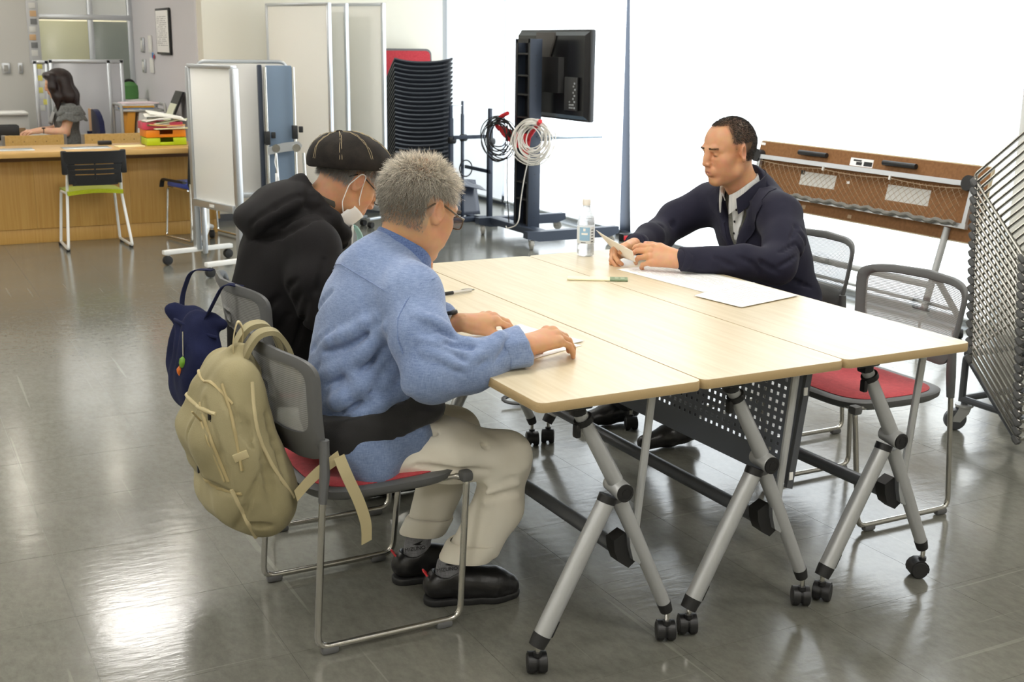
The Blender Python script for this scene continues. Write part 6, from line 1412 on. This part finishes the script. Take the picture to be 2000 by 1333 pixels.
jn = torso3(Field((1.16, .96, .42), (2.08, 1.88, 1.08), .0055))
jn.path([(1.69, 1.235, .888), (1.64, 1.14, .81), tuple(E3N+V3(0, 0, .002)), (1.42, 1.10, .762), (1.235, 1.175, .770)], [.082, .074, .064, .056, .043], .03)
jn.path([(1.675, 1.64, .890), (1.56, 1.70, .825), tuple(E3F), (1.34, 1.56, .785), (1.225, 1.475, .780)], [.080, .070, .060, .052, .041], .03)
jn.cap((1.72, 1.43, .93), (1.675, 1.428, 1.0), .085, .068, .05)
jn.path([(1.90, 1.34, .53), (1.86, 1.30, .49)], [.09, .08], .05)
for a, b, o_, sg in (((1.63, 1.19, .84), (1.75, 1.22, .68), (.2, -1, .1), 0), ((1.60, 1.17, .80), (1.72, 1.24, .60), (.2, -1, .1), 0), ((1.66, 1.17, .86), (1.80, 1.25, .76), (.3, -1, .1), .01), ((1.60, 1.03, .78), (1.50, 1.02, .74), (0, -1, .3), 0), ((1.62, 1.05, .82), (1.53, 1.04, .79), (0, -1, .4), 0), ((1.52, 1.03, .72), (1.44, 1.05, .77), (0, -1, .3), 0), ((1.45, 1.05, .73), (1.37, 1.08, .78), (0, -1, .4), 0), ((1.66, 1.11, .88), (1.60, 1.09, .82), (0, -1, .4), 0), ((1.36, 1.07, .75), (1.30, 1.10, .78), (0, -1, .4), 0),
                    ((1.44, 1.62, .80), (1.38, 1.56, .83), (-.5, -.6, .6), 0), ((1.50, 1.64, .80), (1.47, 1.60, .86), (-.5, -.6, .6), 0), ((1.74, 1.23, .66), (1.88, 1.28, .60), (.2, -1, 0), 0)):
    crease(jn, a, b, o_, .008, 's', .011, sg)
f7 = folds(71, .0020, 32, 7, (1, 1, .6)); jn.disp(lambda x, y, z: f7(x, y, z))
inner3 = torso3(Field((1.50, 1.16, .50), (2.0, 1.70, 1.06), .008), -.012)
# open front: cut a V down to the button
yc = 1.405
def vee(x, y, z): return np.maximum(np.maximum(np.abs(y-yc)-np.clip((z-.715)*.36, 0, .085), 1.515-x), np.maximum(x-1.70, .70-z))
sl, X_, Y_, Z_ = jn.sub(jn.lo, jn.lo+jn.h*jn.n); jn.D = np.maximum(jn.D, -vee(X_, Y_, Z_)*np.ones_like(jn.D)).astype(np.float32)
jn.ell((1.625, 1.425, 1.06), (.080, .070, .09), k=.012, op='s')
jacket3 = surf(jn, 'jacket', M_njk, man3, 2)
iv = torso3(Field((1.50, 1.16, .50), (2.0, 1.70, 1.06), .007), -.014); iv.ell((1.62, 1.425, 1.02), (.085, .075, .08), k=.012, op='s')
M_vest = weave('grey_knit', lin(92, 92, 84), lin(126, 126, 116), 260, .95, .6)
surf(iv, 'cardigan', M_vest, man3, 2)
M_shirtw = mat('striped_white_shirt', lin(216, 216, 212), .85, noise=(40, lin(196, 198, 198), (.2, 9, .2), 2))
sf = MB().sheet(lambda u, v: tuple(V3(*snap(inner3, [(1.60, yc-.005+(u-.5)*(.085*(1-v)+.012), .975-.20*v)], (-1, 0, .15))[0])+V3(-.004, 0, .001)), 8, 14, .003).build('shirt_front', M_shirtw, man3, 180)
for k in range(4): MB().lathe([(.0045, 0), (.0045, .002), (.002, .003)], n=10, axis='X').build('button', M_black, sf, loc=tuple(V3(*snap(inner3, [(1.60, yc, .90-.045*k)], (-1, 0, .15))[0])-V3(.0085, 0, 0))).scale = (-1, 1, 1)
collar(man3, M_shirtw, (1.650, 1.425, .975), (-.30, 0, 1), (-1, 0, 0), .064, .062, .038, .030, .010, .34, .030, name='shirt_collar', drop=.035)
# lapels and jacket collar
def lapel(s_):
    def fn(u, v):
        z = .720+.275*u; edge = yc+s_*np.clip((z-.715)*.36, 0.004, .088); w = (.012+.075*math.sin(min(1, u*1.25)*math.pi*.55))*(1 if u < .78 else .72)
        p = snap(jn, [(1.60, edge+s_*(w*v+.004), z+.010*v)], (-1, s_*.25, .2))[0]; return tuple(p+nrm((-1, s_*.25, .2))*(.003+.005*math.sin(math.pi*min(1, v+.1))))
    return MB().sheet(fn, 16, 6, .0035).build('lapel', M_njk, jacket3, 60)
lapel(1); lapel(-1)
collar(jacket3, M_njk, (1.668, 1.427, .972), (-.34, 0, 1), (-1, 0, 0), .086, .082, .040, .046, .016, .62, .010, name='jacket_collar', drop=.05)
cuff((1.232, 1.176, .7705), (-.93, .36, 0), .041, .03, M_njk, jacket3, 'sleeve_end', 0., 5, .15); cuff((1.228, 1.476, .780), (-.85, -.5, 0), .039, .03, M_njk, jacket3, 'sleeve_end', 0., 6, .15)
seated_legs(man3, V3(1.85, 1.45, .50), -1, .10, [V3(1.47, 1.34, .45), V3(1.46, 1.60, .45)], [V3(1.40, 1.38, .0), V3(1.34, 1.72, .0)], M_dktr)
# the sheet he holds
hs_ = thing('held_sheet', 'cream sheet of paper held up by the man in the navy jacket', 'paper', (1.10, 1.39, .78))
c00, c10, c11, c01 = V3(1.078, 1.525, .835), V3(1.062, 1.255, .800), V3(1.100, 1.290, .752), V3(1.160, 1.495, .738)
MB().sheet(lambda u, v: tuple((c00*(1-u)+c10*u)*(1-v)+(c01*(1-u)+c11*u)*v+V3(-.012, 0, .004)*math.sin(math.pi*u)-V3(1.10, 1.39, .78)), 12, 6, .0012).build('sheet', mat('cream_sheet', lin(244, 238, 228), .8), hs_, 180)
# ================================================================== WOMAN AT THE OFFICE DESK
wom = thing('person', 'woman with long dark brown hair in a grey ruffled blouse working at the office desk', 'person', (0, 0, 0), 0)
o4 = dict(neck=(.315, 9.36, .955), skin=lin(222, 172, 138), s=.96)
R4 = rot_zyx(math.pi, .22); C4 = V3(.275, 9.36, 1.105); S4 = .96
hf4 = head_field(.005, C4, R4, o4); h4 = place_head(hf4, C4, R4, o4)
WN, EN, WF, EF = V3(.10, 9.27, .705), V3(.290, 9.20, .690), V3(.08, 9.42, .695), V3(.27, 9.55, .69)
ha = hand_field(.004, WN, (-.95, .05, -.05), (0, -.15, 1), -1, [(.3, .4, .3)]*4, (.85, .3, -.3, .3, -.1, .1), EN, s=.92); hb = hand_field(.004, WF, (-.95, -.05, -.05), (0, .15, 1), 1, [(.3, .4, .3)]*4, (.85, .3, -.3, .3, -.1, .1), EF, s=.92)
b4 = Field((.0, 9.05, .40), (.55, 9.7, 1.02), .010); b4.ell((.345, 9.36, .58), (.09, .13, .14)); b4.ell((.335, 9.36, .78), (.09, .13, .14)); b4.cap((.335, 9.36, .86), (.30, 9.36, .98), .045, .045)
b4.path([(.355, 9.215, .885), tuple(EN), tuple(WN)], [.048, .040, .024], .02); b4.path([(.345, 9.50, .885), tuple(EF), tuple(WF)], [.048, .040, .024], .02)
q = join([h4[:3] if False else (h4[0], h4[1], h4[2]), hand_mesh(*ha, o4), hand_mesh(*hb, o4), flatskin(b4, o4)]); np_mesh('body', q[0], q[1], M_skin, wom, q[2])
hrf = Field((.10, 9.20, .84), (.50, 9.52, 1.27), .006)
hrf.ell(C4+V3(.018, 0, .045), (.108, .090, .092), k=.03); hrf.path([tuple(C4+V3(.045, -.05, .03)), (.355, 9.270, 1.00), (.385, 9.265, .875)], [.055, .060, .042], .04); hrf.path([tuple(C4+V3(.045, .05, .03)), (.36, 9.445, 1.00), (.39, 9.44, .90)], [.055, .058, .040], .04); hrf.path([tuple(C4+V3(.06, 0, .03)), (.385, 9.36, 1.0), (.405, 9.36, .86)], [.06, .062, .048], .05)
hrf.path([tuple(C4+V3(-.055, -.072, .06)), tuple(C4+V3(-.050, -.080, -.03)), (.255, 9.275, .99), (.262, 9.270, .88)], [.036, .036, .034, .022], .03); hrf.path([tuple(C4+V3(-.055, .072, .06)), tuple(C4+V3(-.035, .078, -.03)), (.275, 9.44, .99)], [.030, .026, .026], .03); hrf.path([tuple(C4+V3(-.088, -.04, .07)), tuple(C4+V3(-.088, .04, .07))], [.028, .028], .03)
hg = lambda x, y, z: .003*np.sin(95*y+35*x+4*np.sin(9*z))*np.clip((1.2-z)*6, 0, 1)
hrf.disp(lambda x, y, z: hg(x, y, z)); surf(hrf, 'long_hair', mat('dark_brown_hair', lin(40, 20, 17), .40, noise=(30, lin(24, 12, 11), (6, 6, .3), 4), bump=(60, .5, (6, 6, .3))), wom, 1)
M_bl = mat('grey_blouse', lin(96, 98, 96), .85, noise=(60, lin(116, 118, 116), (1, 1, 1), 4), sheen=.2)
bl_ = Field((.12, 9.08, .50), (.58, 9.66, 1.0), .007); bl_.ell((.345, 9.36, .60), (.105, .140, .13), k=.05); bl_.ell((.330, 9.36, .78), (.110, .148, .15), k=.05); bl_.path([(.355, 9.23, .88), (.35, 9.36, .91), (.345, 9.49, .88)], [.062, .066, .062], .04); bl_.ell((.28, 9.36, .99), (.07, .06, .08), k=.01, op='s')
bls = surf(bl_, 'blouse', M_bl, wom, 2)
for i, (z0, r0, y0) in enumerate(((.90, .085, 9.225), (.845, .098, 9.215), (.90, .085, 9.50), (.845, .098, 9.505))):
    sg = -1 if y0 < 9.36 else 1
    MB().sheet(lambda u, v: (.355+(r0+.035*v+.012*v*math.sin(u*26))*math.cos(u*2*math.pi)*.95, y0+sg*.01+(r0*.75+.030*v+.010*v*math.cos(u*23))*math.sin(u*2*math.pi), z0+.02-.075*v+.010*v*math.sin(u*31)), 60, 4, .002).build('ruffle', M_bl, bls, 180)
MB().sheet(lambda u, v: (.225-.03*v-.012*v*math.sin(u*20), 9.27+.18*u, .86-.10*v+.01*math.sin(u*24)*v), 24, 4, .002).build('ruffle', mat('pale_grey_ruffle', lin(150, 150, 148), .85), bls, 180)
wfw = nrm(WN-EN); wcn = WN-wfw*.02
MB().tube([tuple(wcn+V3(0, .024*math.cos(t), .022*math.sin(t))) for t in [i*.35 for i in range(18)]], .006, 6, closed=True).box(tuple(wcn+V3(0, -.012, .022)), (.03, .026, .01), .003).build('wrist_watch', M_black, wom)
seated_legs(wom, V3(.36, 9.36, .50), -1, .09, [V3(-.02, 9.28, .46), V3(-.02, 9.45, .46)], [V3(.02, 9.28, .0), V3(.02, 9.45, .0)], M_dktr, .014, (.075, .058, .05))
# ================================================================== BAGS ON THE CHAIRS
M_khaki = mat('khaki_canvas', lin(158, 149, 116), .9, spec=.2, sheen=.05, bump=(420, .22), noise=(9, lin(144, 135, 102), (1, 1, 1), 6))
M_khaki_l = mat('khaki_webbing', lin(186, 173, 134), .8, bump=(700, .25))
bp_ = thing('backpack', 'khaki canvas backpack hanging on the chair of the man in blue', 'backpack', (-.55, .64, .28))
bo = V3(-.55, .64, .28)
bk = Field((-.76, .40, .24), (-.36, .90, .84), .005)
def slab(x, z, r, y0=.555, y1=.725, k=.05): bk.cap((x, y0, z), (x, y1, z), r, r, k)
slab(-.545, .690, .055, .575, .705); slab(-.556, .615, .076); slab(-.548, .52, .094); slab(-.522, .43, .100); slab(-.498, .37, .086, .56, .72)
bk.cap((-.52, .64, .74), (-.52, .64, .70), .03, .05, .03)
bk.path([(-.592, .575, .645), (-.606, .570, .56), (-.598, .570, .48)], [.045, .058, .052], .02); bk.path([(-.592, .69, .645), (-.606, .695, .56), (-.598, .695, .48)], [.045, .058, .052], .02); bk.cap((-.606, .57, .55), (-.606, .70, .55), .058, .058, .03)
bk.cap((-.562, .560, .378), (-.562, .71, .378), .066, .066, .022)
NS = (-.35, -1, .05)
for a, b, o_, r_ in (((-.655, .5, .66), (-.60, .47, .46), NS, .006), ((-.62, .47, .70), (-.535, .45, .52), NS, .006), ((-.70, .55, .445), (-.585, .46, .435), (-.6, -.8, 0), .007), ((-.53, .45, .50), (-.60, .46, .33), NS, .006), ((-.50, .44, .62), (-.46, .44, .45), (0, -1, 0), .008), ((-.52, .44, .56), (-.50, .44, .38), (0, -1, 0), .009), ((-.56, .44, .34), (-.50, .44, .33), (0, -1, -.3), .006), ((-.69, .58, .64), (-.70, .60, .50), (-1, -.2, 0), .006), ((-.56, .45, .64), (-.545, .44, .56), (0, -1, 0), .007)):
    crease(bk, a, b, o_, r_*1.8, 's', .008)
fk = folds(81, .0032, 30, 7, (1, 1, .5)); fk2 = folds(82, .0010, 90, 6); bk.disp(lambda x, y, z: fk(x, y, z)+fk2(x, y, z))
def bpart(mb, name, m, sm=60):
    mb.v = [tuple(np.asarray(v)-bo) for v in mb.v]; return mb.build(name, m, bp_, sm)
bp_.location.x += .022
P_, F_ = bk.mesh(); P_ = relax(P_, F_, 2); np_mesh('body', P_-bo, F_, M_khaki, bp_)
on = lambda pts, o_, l=.001: on_surface(bk, pts, o_, l)
def curve(ps, n=6):
    v = [Vector(p) for p in ps]; out = fillet(v, .06, n=n); return [tuple(p) for p in out]
bpart(MB().tube(on(curve([(-.665, .50, .65), (-.645, .48, .58), (-.61, .46, .47)]), NS), .0042, 6).tube(on(curve([(-.675, .50, .65), (-.655, .48, .58), (-.62, .46, .47)]), NS), .0025, 5), 'front_zip', mat('khaki_zip', lin(168, 152, 108), .6))
bpart(MB().tube(on(curve([(-.57, .47, .50), (-.585, .48, .62), (-.605, .50, .70)]), NS), .0042, 6), 'main_zip', MATS['khaki_zip'])
bpart(MB().tube(on([(-.645+.02*abs(t), .64+.14*t, .735) for t in np.linspace(-1, 1, 12)], (-.6, 0, 1)), .0045, 6), 'top_zip', MATS['khaki_zip'])
bpart(MB().tube(on([(-.70+.03*abs(t)**2, .64+.13*t, .67) for t in np.linspace(-1, 1, 12)], (-1, 0, .7)), .0055, 6), 'piping', M_khaki_l)
bpart(MB().tube(on(curve([(-.525, .45, .70), (-.535, .44, .60), (-.50, .44, .50), (-.44, .45, .40)]), (0, -1, 0)), .005, 6), 'piping', M_khaki_l)
bpart(MB().tube(on(curve([(-.60, .46, .45), (-.575, .45, .38), (-.545, .45, .30)]), (-.2, -1, 0)), .0055, 6), 'piping', M_khaki_l)
bpart(MB().tube(on(curve([(-.66, .62, .44), (-.645, .53, .435), (-.57, .47, .44)]), (-.7, -.7, 0)), .0045, 6), 'pocket_zip', MATS['khaki_zip'])
zp_ = on([(-.645, .48, .625)], NS, .004)[0]; bpart(MB().box(zp_, (.010, .006, .020), .002).box((zp_[0]+.003, zp_[1]-.002, zp_[2]-.022), (.008, .005, .024), .002), 'zip_pull', M_black)
lb = on([(-.575, .46, .536)], NS, .002)[0]; bpart(MB().box(lb, (.036, .006, .020), .001, rotz(-.3) @ Matrix.Rotation(-.35, 3, 'Y')), 'loop_label', M_khaki_l)
bt = on([(-.72, .55, .481)], (-1, -.3, 0), .001)[0]; bpart(MB().box(bt, (.004, .012, .020), .001), 'brand_tab', M_black)
def ribbon(pts, w, th, wdir):
    w_ = nrm(wdir); A = [np.asarray(p) for p in fillet([Vector(p) for p in pts], .05)]; mb = MB(); n = len(A)
    def fn(u, v):
        i = min(int(u*(n-1)), n-2); t = u*(n-1)-i; return tuple(A[i]*(1-t)+A[i+1]*t+w_*w*(v-.5))
    return mb.sheet(fn, n*2, 2, th)
for y, t in ((.60, 0), (.69, 1)):
    mb = MB().tube([(-.525, .64+(y-.64)*.4, .715), (-.505, y, .77), (-.475, y, .803), (-.430, y, .800), (-.395, y+.01, .74), (-.385, y+.01, .65)], .026, 12, fil=.05, flat=(.30, 1.0)) if False else ribbon([(-.530, .64+(y-.64)*.5, .705), (-.520, y, .76), (-.485, y, .805), (-.435, y, .808), (-.400, y+.01, .76), (-.375, y+.01, .66)], .050, .012, (.1, 1, 0))
    bpart(mb, 'shoulder_strap', M_khaki, 60)
bpart(ribbon([(-.535, .625, .70), (-.545, .615, .78), (-.525, .63, .835), (-.50, .655, .80), (-.515, .66, .71)], .026, .003, (.3, 1, 0)), 'carry_loop', M_khaki_l)
bpart(ribbon([(-.445, .455, .415), (-.405, .432, .470), (-.352, .395, .522)], .030, .0025, (-.25, 0, 1)), 'lower_strap', M_khaki_l)
bpart(ribbon([(-.352, .395, .522), (-.335, .385, .47), (-.305, .385, .40), (-.285, .392, .335), (-.284, .398, .285)], .030, .0025, (1, .2, .25)), 'strap_end', M_khaki_l)

tb = thing('tote_bag', 'navy cloth drawstring bag hanging on the chair of the man in black', 'bag', (-.43, 1.43, .36)); to = V3(-.43, 1.43, .36)
M_tote = mat('navy_cotton', lin(34, 39, 70), .95, spec=.15, sheen=.02, bump=(420, .25), noise=(11, lin(26, 30, 56), (1, 1, 1), 5))
tf = Field((-.62, 1.20, .32), (-.28, 1.66, .74), .0055)
for z, r, y0, y1, x in ((.42, .060, 1.37, 1.50, -.430), (.50, .068, 1.35, 1.52, -.432), (.58, .056, 1.36, 1.51, -.425), (.645, .040, 1.37, 1.50, -.422)): tf.cap((x, y0, z), (x, y1, z), r, r, .05)
tf.path([(-.445, 1.45, .64), (-.47, 1.50, .675), (-.49, 1.52, .68)], [.024, .020, .012], .02); tf.path([(-.41, 1.40, .64), (-.385, 1.37, .66), (-.36, 1.35, .655)], [.024, .020, .012], .02)
tf.disp(lambda x, y, z: .0060*np.sin(85*y+30*x+3*np.sin(14*z))*np.clip((z-.42)*6, 0, 1)); g9 = folds(91, .003, 40, 6); tf.disp(lambda x, y, z: g9(x, y, z))
P_, F_ = tf.mesh(); np_mesh('body', relax(P_, F_, 2)-to, F_, M_tote, tb)
def tpart(mb, name, m, sm=60): mb.v = [tuple(np.asarray(v)-to) for v in mb.v]; return mb.build(name, m, tb, sm)
tpart(ribbon([(-.435, 1.56, .64), (-.425, 1.60, .70), (-.385, 1.62, .785), (-.315, 1.62, .775)], .026, .003, (.7, .7, 0)), 'handle', M_tote)
tpart(ribbon([(-.42, 1.38, .64), (-.395, 1.36, .70), (-.350, 1.35, .785), (-.29, 1.36, .765)], .030, .003, (.6, .8, 0)), 'handle', M_tote)
tpart(MB().tube([(-.475, 1.50, .655), (-.48, 1.42, .66), (-.45, 1.36, .65), (-.40, 1.33, .625), (-.385, 1.325, .62)], .006, 8, fil=.03), 'drawstring', M_tote)
ch_ = tpart(MB().tube([(-.481, 1.345, .645), (-.483, 1.345, .60), (-.484, 1.345, .57)], .003, 6), 'chain', M_chrome)
tpart(MB().lathe([(.001, -.020), (.010, -.012), (.0125, 0), (.010, .012), (.001, .020)], c=(-.486, 1.345, .548), n=12), 'green_charm', mat('green_charm_plastic', lin(104, 150, 40), .35)); tpart(MB().lathe([(.001, -.018), (.008, -.006), (.009, .006), (.001, .016)], c=(-.496, 1.352, .522), n=10), 'orange_charm', mat('orange_charm_plastic', lin(214, 110, 30), .35))

# ================================================================== THINGS ON THE TABLES
M_print = mat('faint_print', lin(196, 194, 194), .9)
def sheet_quad(label, pts, z, name='paper', lines=0, m=None, curl=0., seed=1, group=None):
    p = [V3(a, b, 0) for a, b in pts]; c = sum(p)/4; r = thing(name, label, 'paper', (c[0], c[1], z), 0, group); q = [v-c for v in p]
    pos = lambda u, v: (q[0]*(1-u)+q[1]*u)*(1-v)+(q[3]*(1-u)+q[2]*u)*v
    MB().sheet(lambda u, v: tuple(pos(u, v)+V3(0, 0, .0012+curl*(u**6*v**6+max(0, v-.75)**2*(1-u)*3))), 12, 12, .0008).build('sheet', m or M_white, r, 180)
    if lines:
        rs = random.Random(seed); mb = MB()
        for k in range(lines):
            v0 = .10+.8*k/lines; u = .08
            while u < .85:
                l = rs.uniform(.05, .2)
                if rs.random() < .8: mb.add([tuple(pos(a, b)+V3(0, 0, .0016+curl*(a**6*b**6))) for a, b in ((u, v0), (min(.92, u+l), v0), (min(.92, u+l), v0+.012), (u, v0+.012))], [(0, 1, 2, 3)])
                u += l+.02
        o = mb.build('print', M_print, r, 180); o['kind'] = 'stuff'
    return r
sheet_quad('white printed sheet under the hands of the man in blue, nearer the table end', [(.140, .335), (.362, .420), (.275, .665), (.060, .590)], .7205, lines=0, curl=.004, group='white sheets before the man in blue')
sheet_quad('white sheet lying askew under the hands of the man in blue, corner sticking out', [(.165, .395), (.392, .455), (.320, .690), (.100, .625)], .7190, lines=0, curl=.004, group='white sheets before the man in blue').location.z = .7225
sheet_quad('white sheet curling up under the near hand of the man in the navy jacket', [(1.053, 1.336), (1.089, .868), (1.325, .905), (1.300, 1.36)], .7205, lines=14, curl=.006, seed=4, group='white sheets before the man in the navy jacket')
sheet_quad('white printed sheet lying flat in front of the empty right chair', [(1.020, .828), (1.047, .620), (1.328, .687), (1.330, .960)], .7232, lines=12, curl=.001, seed=6, group='white sheets before the man in the navy jacket')
bkl = thing('booklet', 'narrow cream leaflet with a green end lying across the middle table seam', 'leaflet', (.89, 1.203, .7205), math.atan2(1.149-1.258, .977-.803))
MB().box((-.03, 0, .003), (.145, .055, .005), .001).build('cream_part', mat('cream_leaflet', lin(240, 236, 200), .7), bkl); MB().box((.0725, 0, .003), (.06, .055, .0055), .001).build('green_part', mat('green_leaflet', lin(126, 144, 112), .7), bkl)
MB().box((.065, .004, .0061), (.012, .010, .0006)).box((.085, .004, .0061), (.014, .010, .0006)).build('print', mat('pale_print', lin(196, 204, 180), .8), bkl)
pen = thing('pen', 'clear ballpoint pen with black grip on the left table', 'pen', (.342, 1.173, .7275), math.atan2(.02, .112))
MB().cyl((-.01, 0, 0), (.062, 0, 0), .0052, n=14).build('barrel', mat('clear_barrel', lin(206, 204, 198), .2), pen); MB().cyl((-.055, 0, 0), (-.008, 0, 0), .0058, n=14, bev=.001).build('grip', M_rubber, pen); MB().cyl((-.07, 0, 0), (-.055, 0, 0), .001, .005, n=12).build('tip', M_chrome, pen); MB().cyl((.062, 0, 0), (.074, 0, 0), .003, n=10).build('button', M_chrome, pen); MB().box((.045, .0, .0065), (.04, .004, .0015), .0005).build('clip', M_chrome, pen)
ntb = thing('notebook', 'white notebook with grey cover in front of the man in black', 'notebook', (.270, 1.325, .7205), -.30)
MB().box((0, 0, .006), (.145, .20, .009), .002).build('pages', M_white, ntb); MB().box((0, 0, .0008), (.15, .205, .0014)).build('cover', mat('grey_card', lin(150, 148, 142), .7), ntb)
hp_ = thing('held_note', 'small white note in the hand of the man in black', 'paper', (.30, 1.335, .80)); MB().sheet(lambda u, v: (-.04+.07*u+.02*v, -.03+.05*u, .0+.06*v-.02*u), 4, 4, .001).build('sheet', M_white, hp_, 180)
# bottle
bt_ = thing('water_bottle', 'clear plastic water bottle with pale blue label and white cap', 'bottle', (1.099, 1.632, .7205))
M_pet = mat('clear_pet', (.93, .95, .97), .08, trans=.75, alpha=.55)
MB().lathe([(.010, .003), (.026, .001), (.032, .006), (.033, .03), (.0315, .05), (.033, .055), (.033, .118), (.0325, .130), (.028, .155), (.020, .175), (.0135, .188), (.0125, .196)], n=28).build('body', M_pet, bt_, 60)
MB().lathe([(.012, .006), (.0305, .008), (.0312, .12), (.030, .148), (.012, .149)], n=24).build('water', mat('water', (.90, .94, .97), .05, trans=.9, alpha=.35), bt_, 60)
lbm = MB().lathe([(.0334, .050), (.0336, .051), (.0336, .113), (.0334, .114)], n=32).build('label', mat('label_white', lin(226, 232, 236), .5), bt_, 40)
def arc_patch(r, a0, a1, z0, z1, n=8): return MB().sheet(lambda u, v: (r*math.cos(a0+(a1-a0)*u), r*math.sin(a0+(a1-a0)*u), z0+(z1-z0)*v), n, 3)
ca = math.atan2(-2.277-1.632, -1.266-1.099)
arc_patch(.0340, ca-.75, ca+.45, .062, .112).build('blue_panel', mat('label_blue', lin(150, 190, 220), .5), lbm); arc_patch(.0343, ca-.5, ca+.2, .084, .091).build('white_lettering', M_white, lbm); arc_patch(.0343, ca-.3, ca-.05, .098, .108).build('white_emblem', M_white, lbm); arc_patch(.0343, ca-.55, ca+.0, .053, .056).build('black_lettering', M_grey, lbm)
for k in range(5): arc_patch(.0340, ca+.62, ca+.95, .056+.011*k, .060+.011*k).build('small_print', M_grey, lbm)
MB().lathe([(.0155, .192), (.0158, .194), (.0158, .212), (.0145, .215), (.001, .2155)], n=24).build('cap', mat('cap_white', lin(240, 236, 228), .45), bt_); MB().lathe([(.0165, .186), (.0165, .189), (.0135, .190)], n=24).build('neck_ring', M_pet, bt_)
# black strap loop on the floor
lp_ = thing('strap_loop', 'black strap loop lying on the floor under the far end of the tables', 'strap', (1.10, 2.12, .012)); MB().tube([(-.05*math.cos(t)*1.6, .03*math.sin(t)+.02*math.cos(t), .012+.012*math.sin(t)) for t in [i*.314 for i in range(20)]], .008, 8, closed=True, flat=(1.4, .6)).build('loop', M_black, lp_)
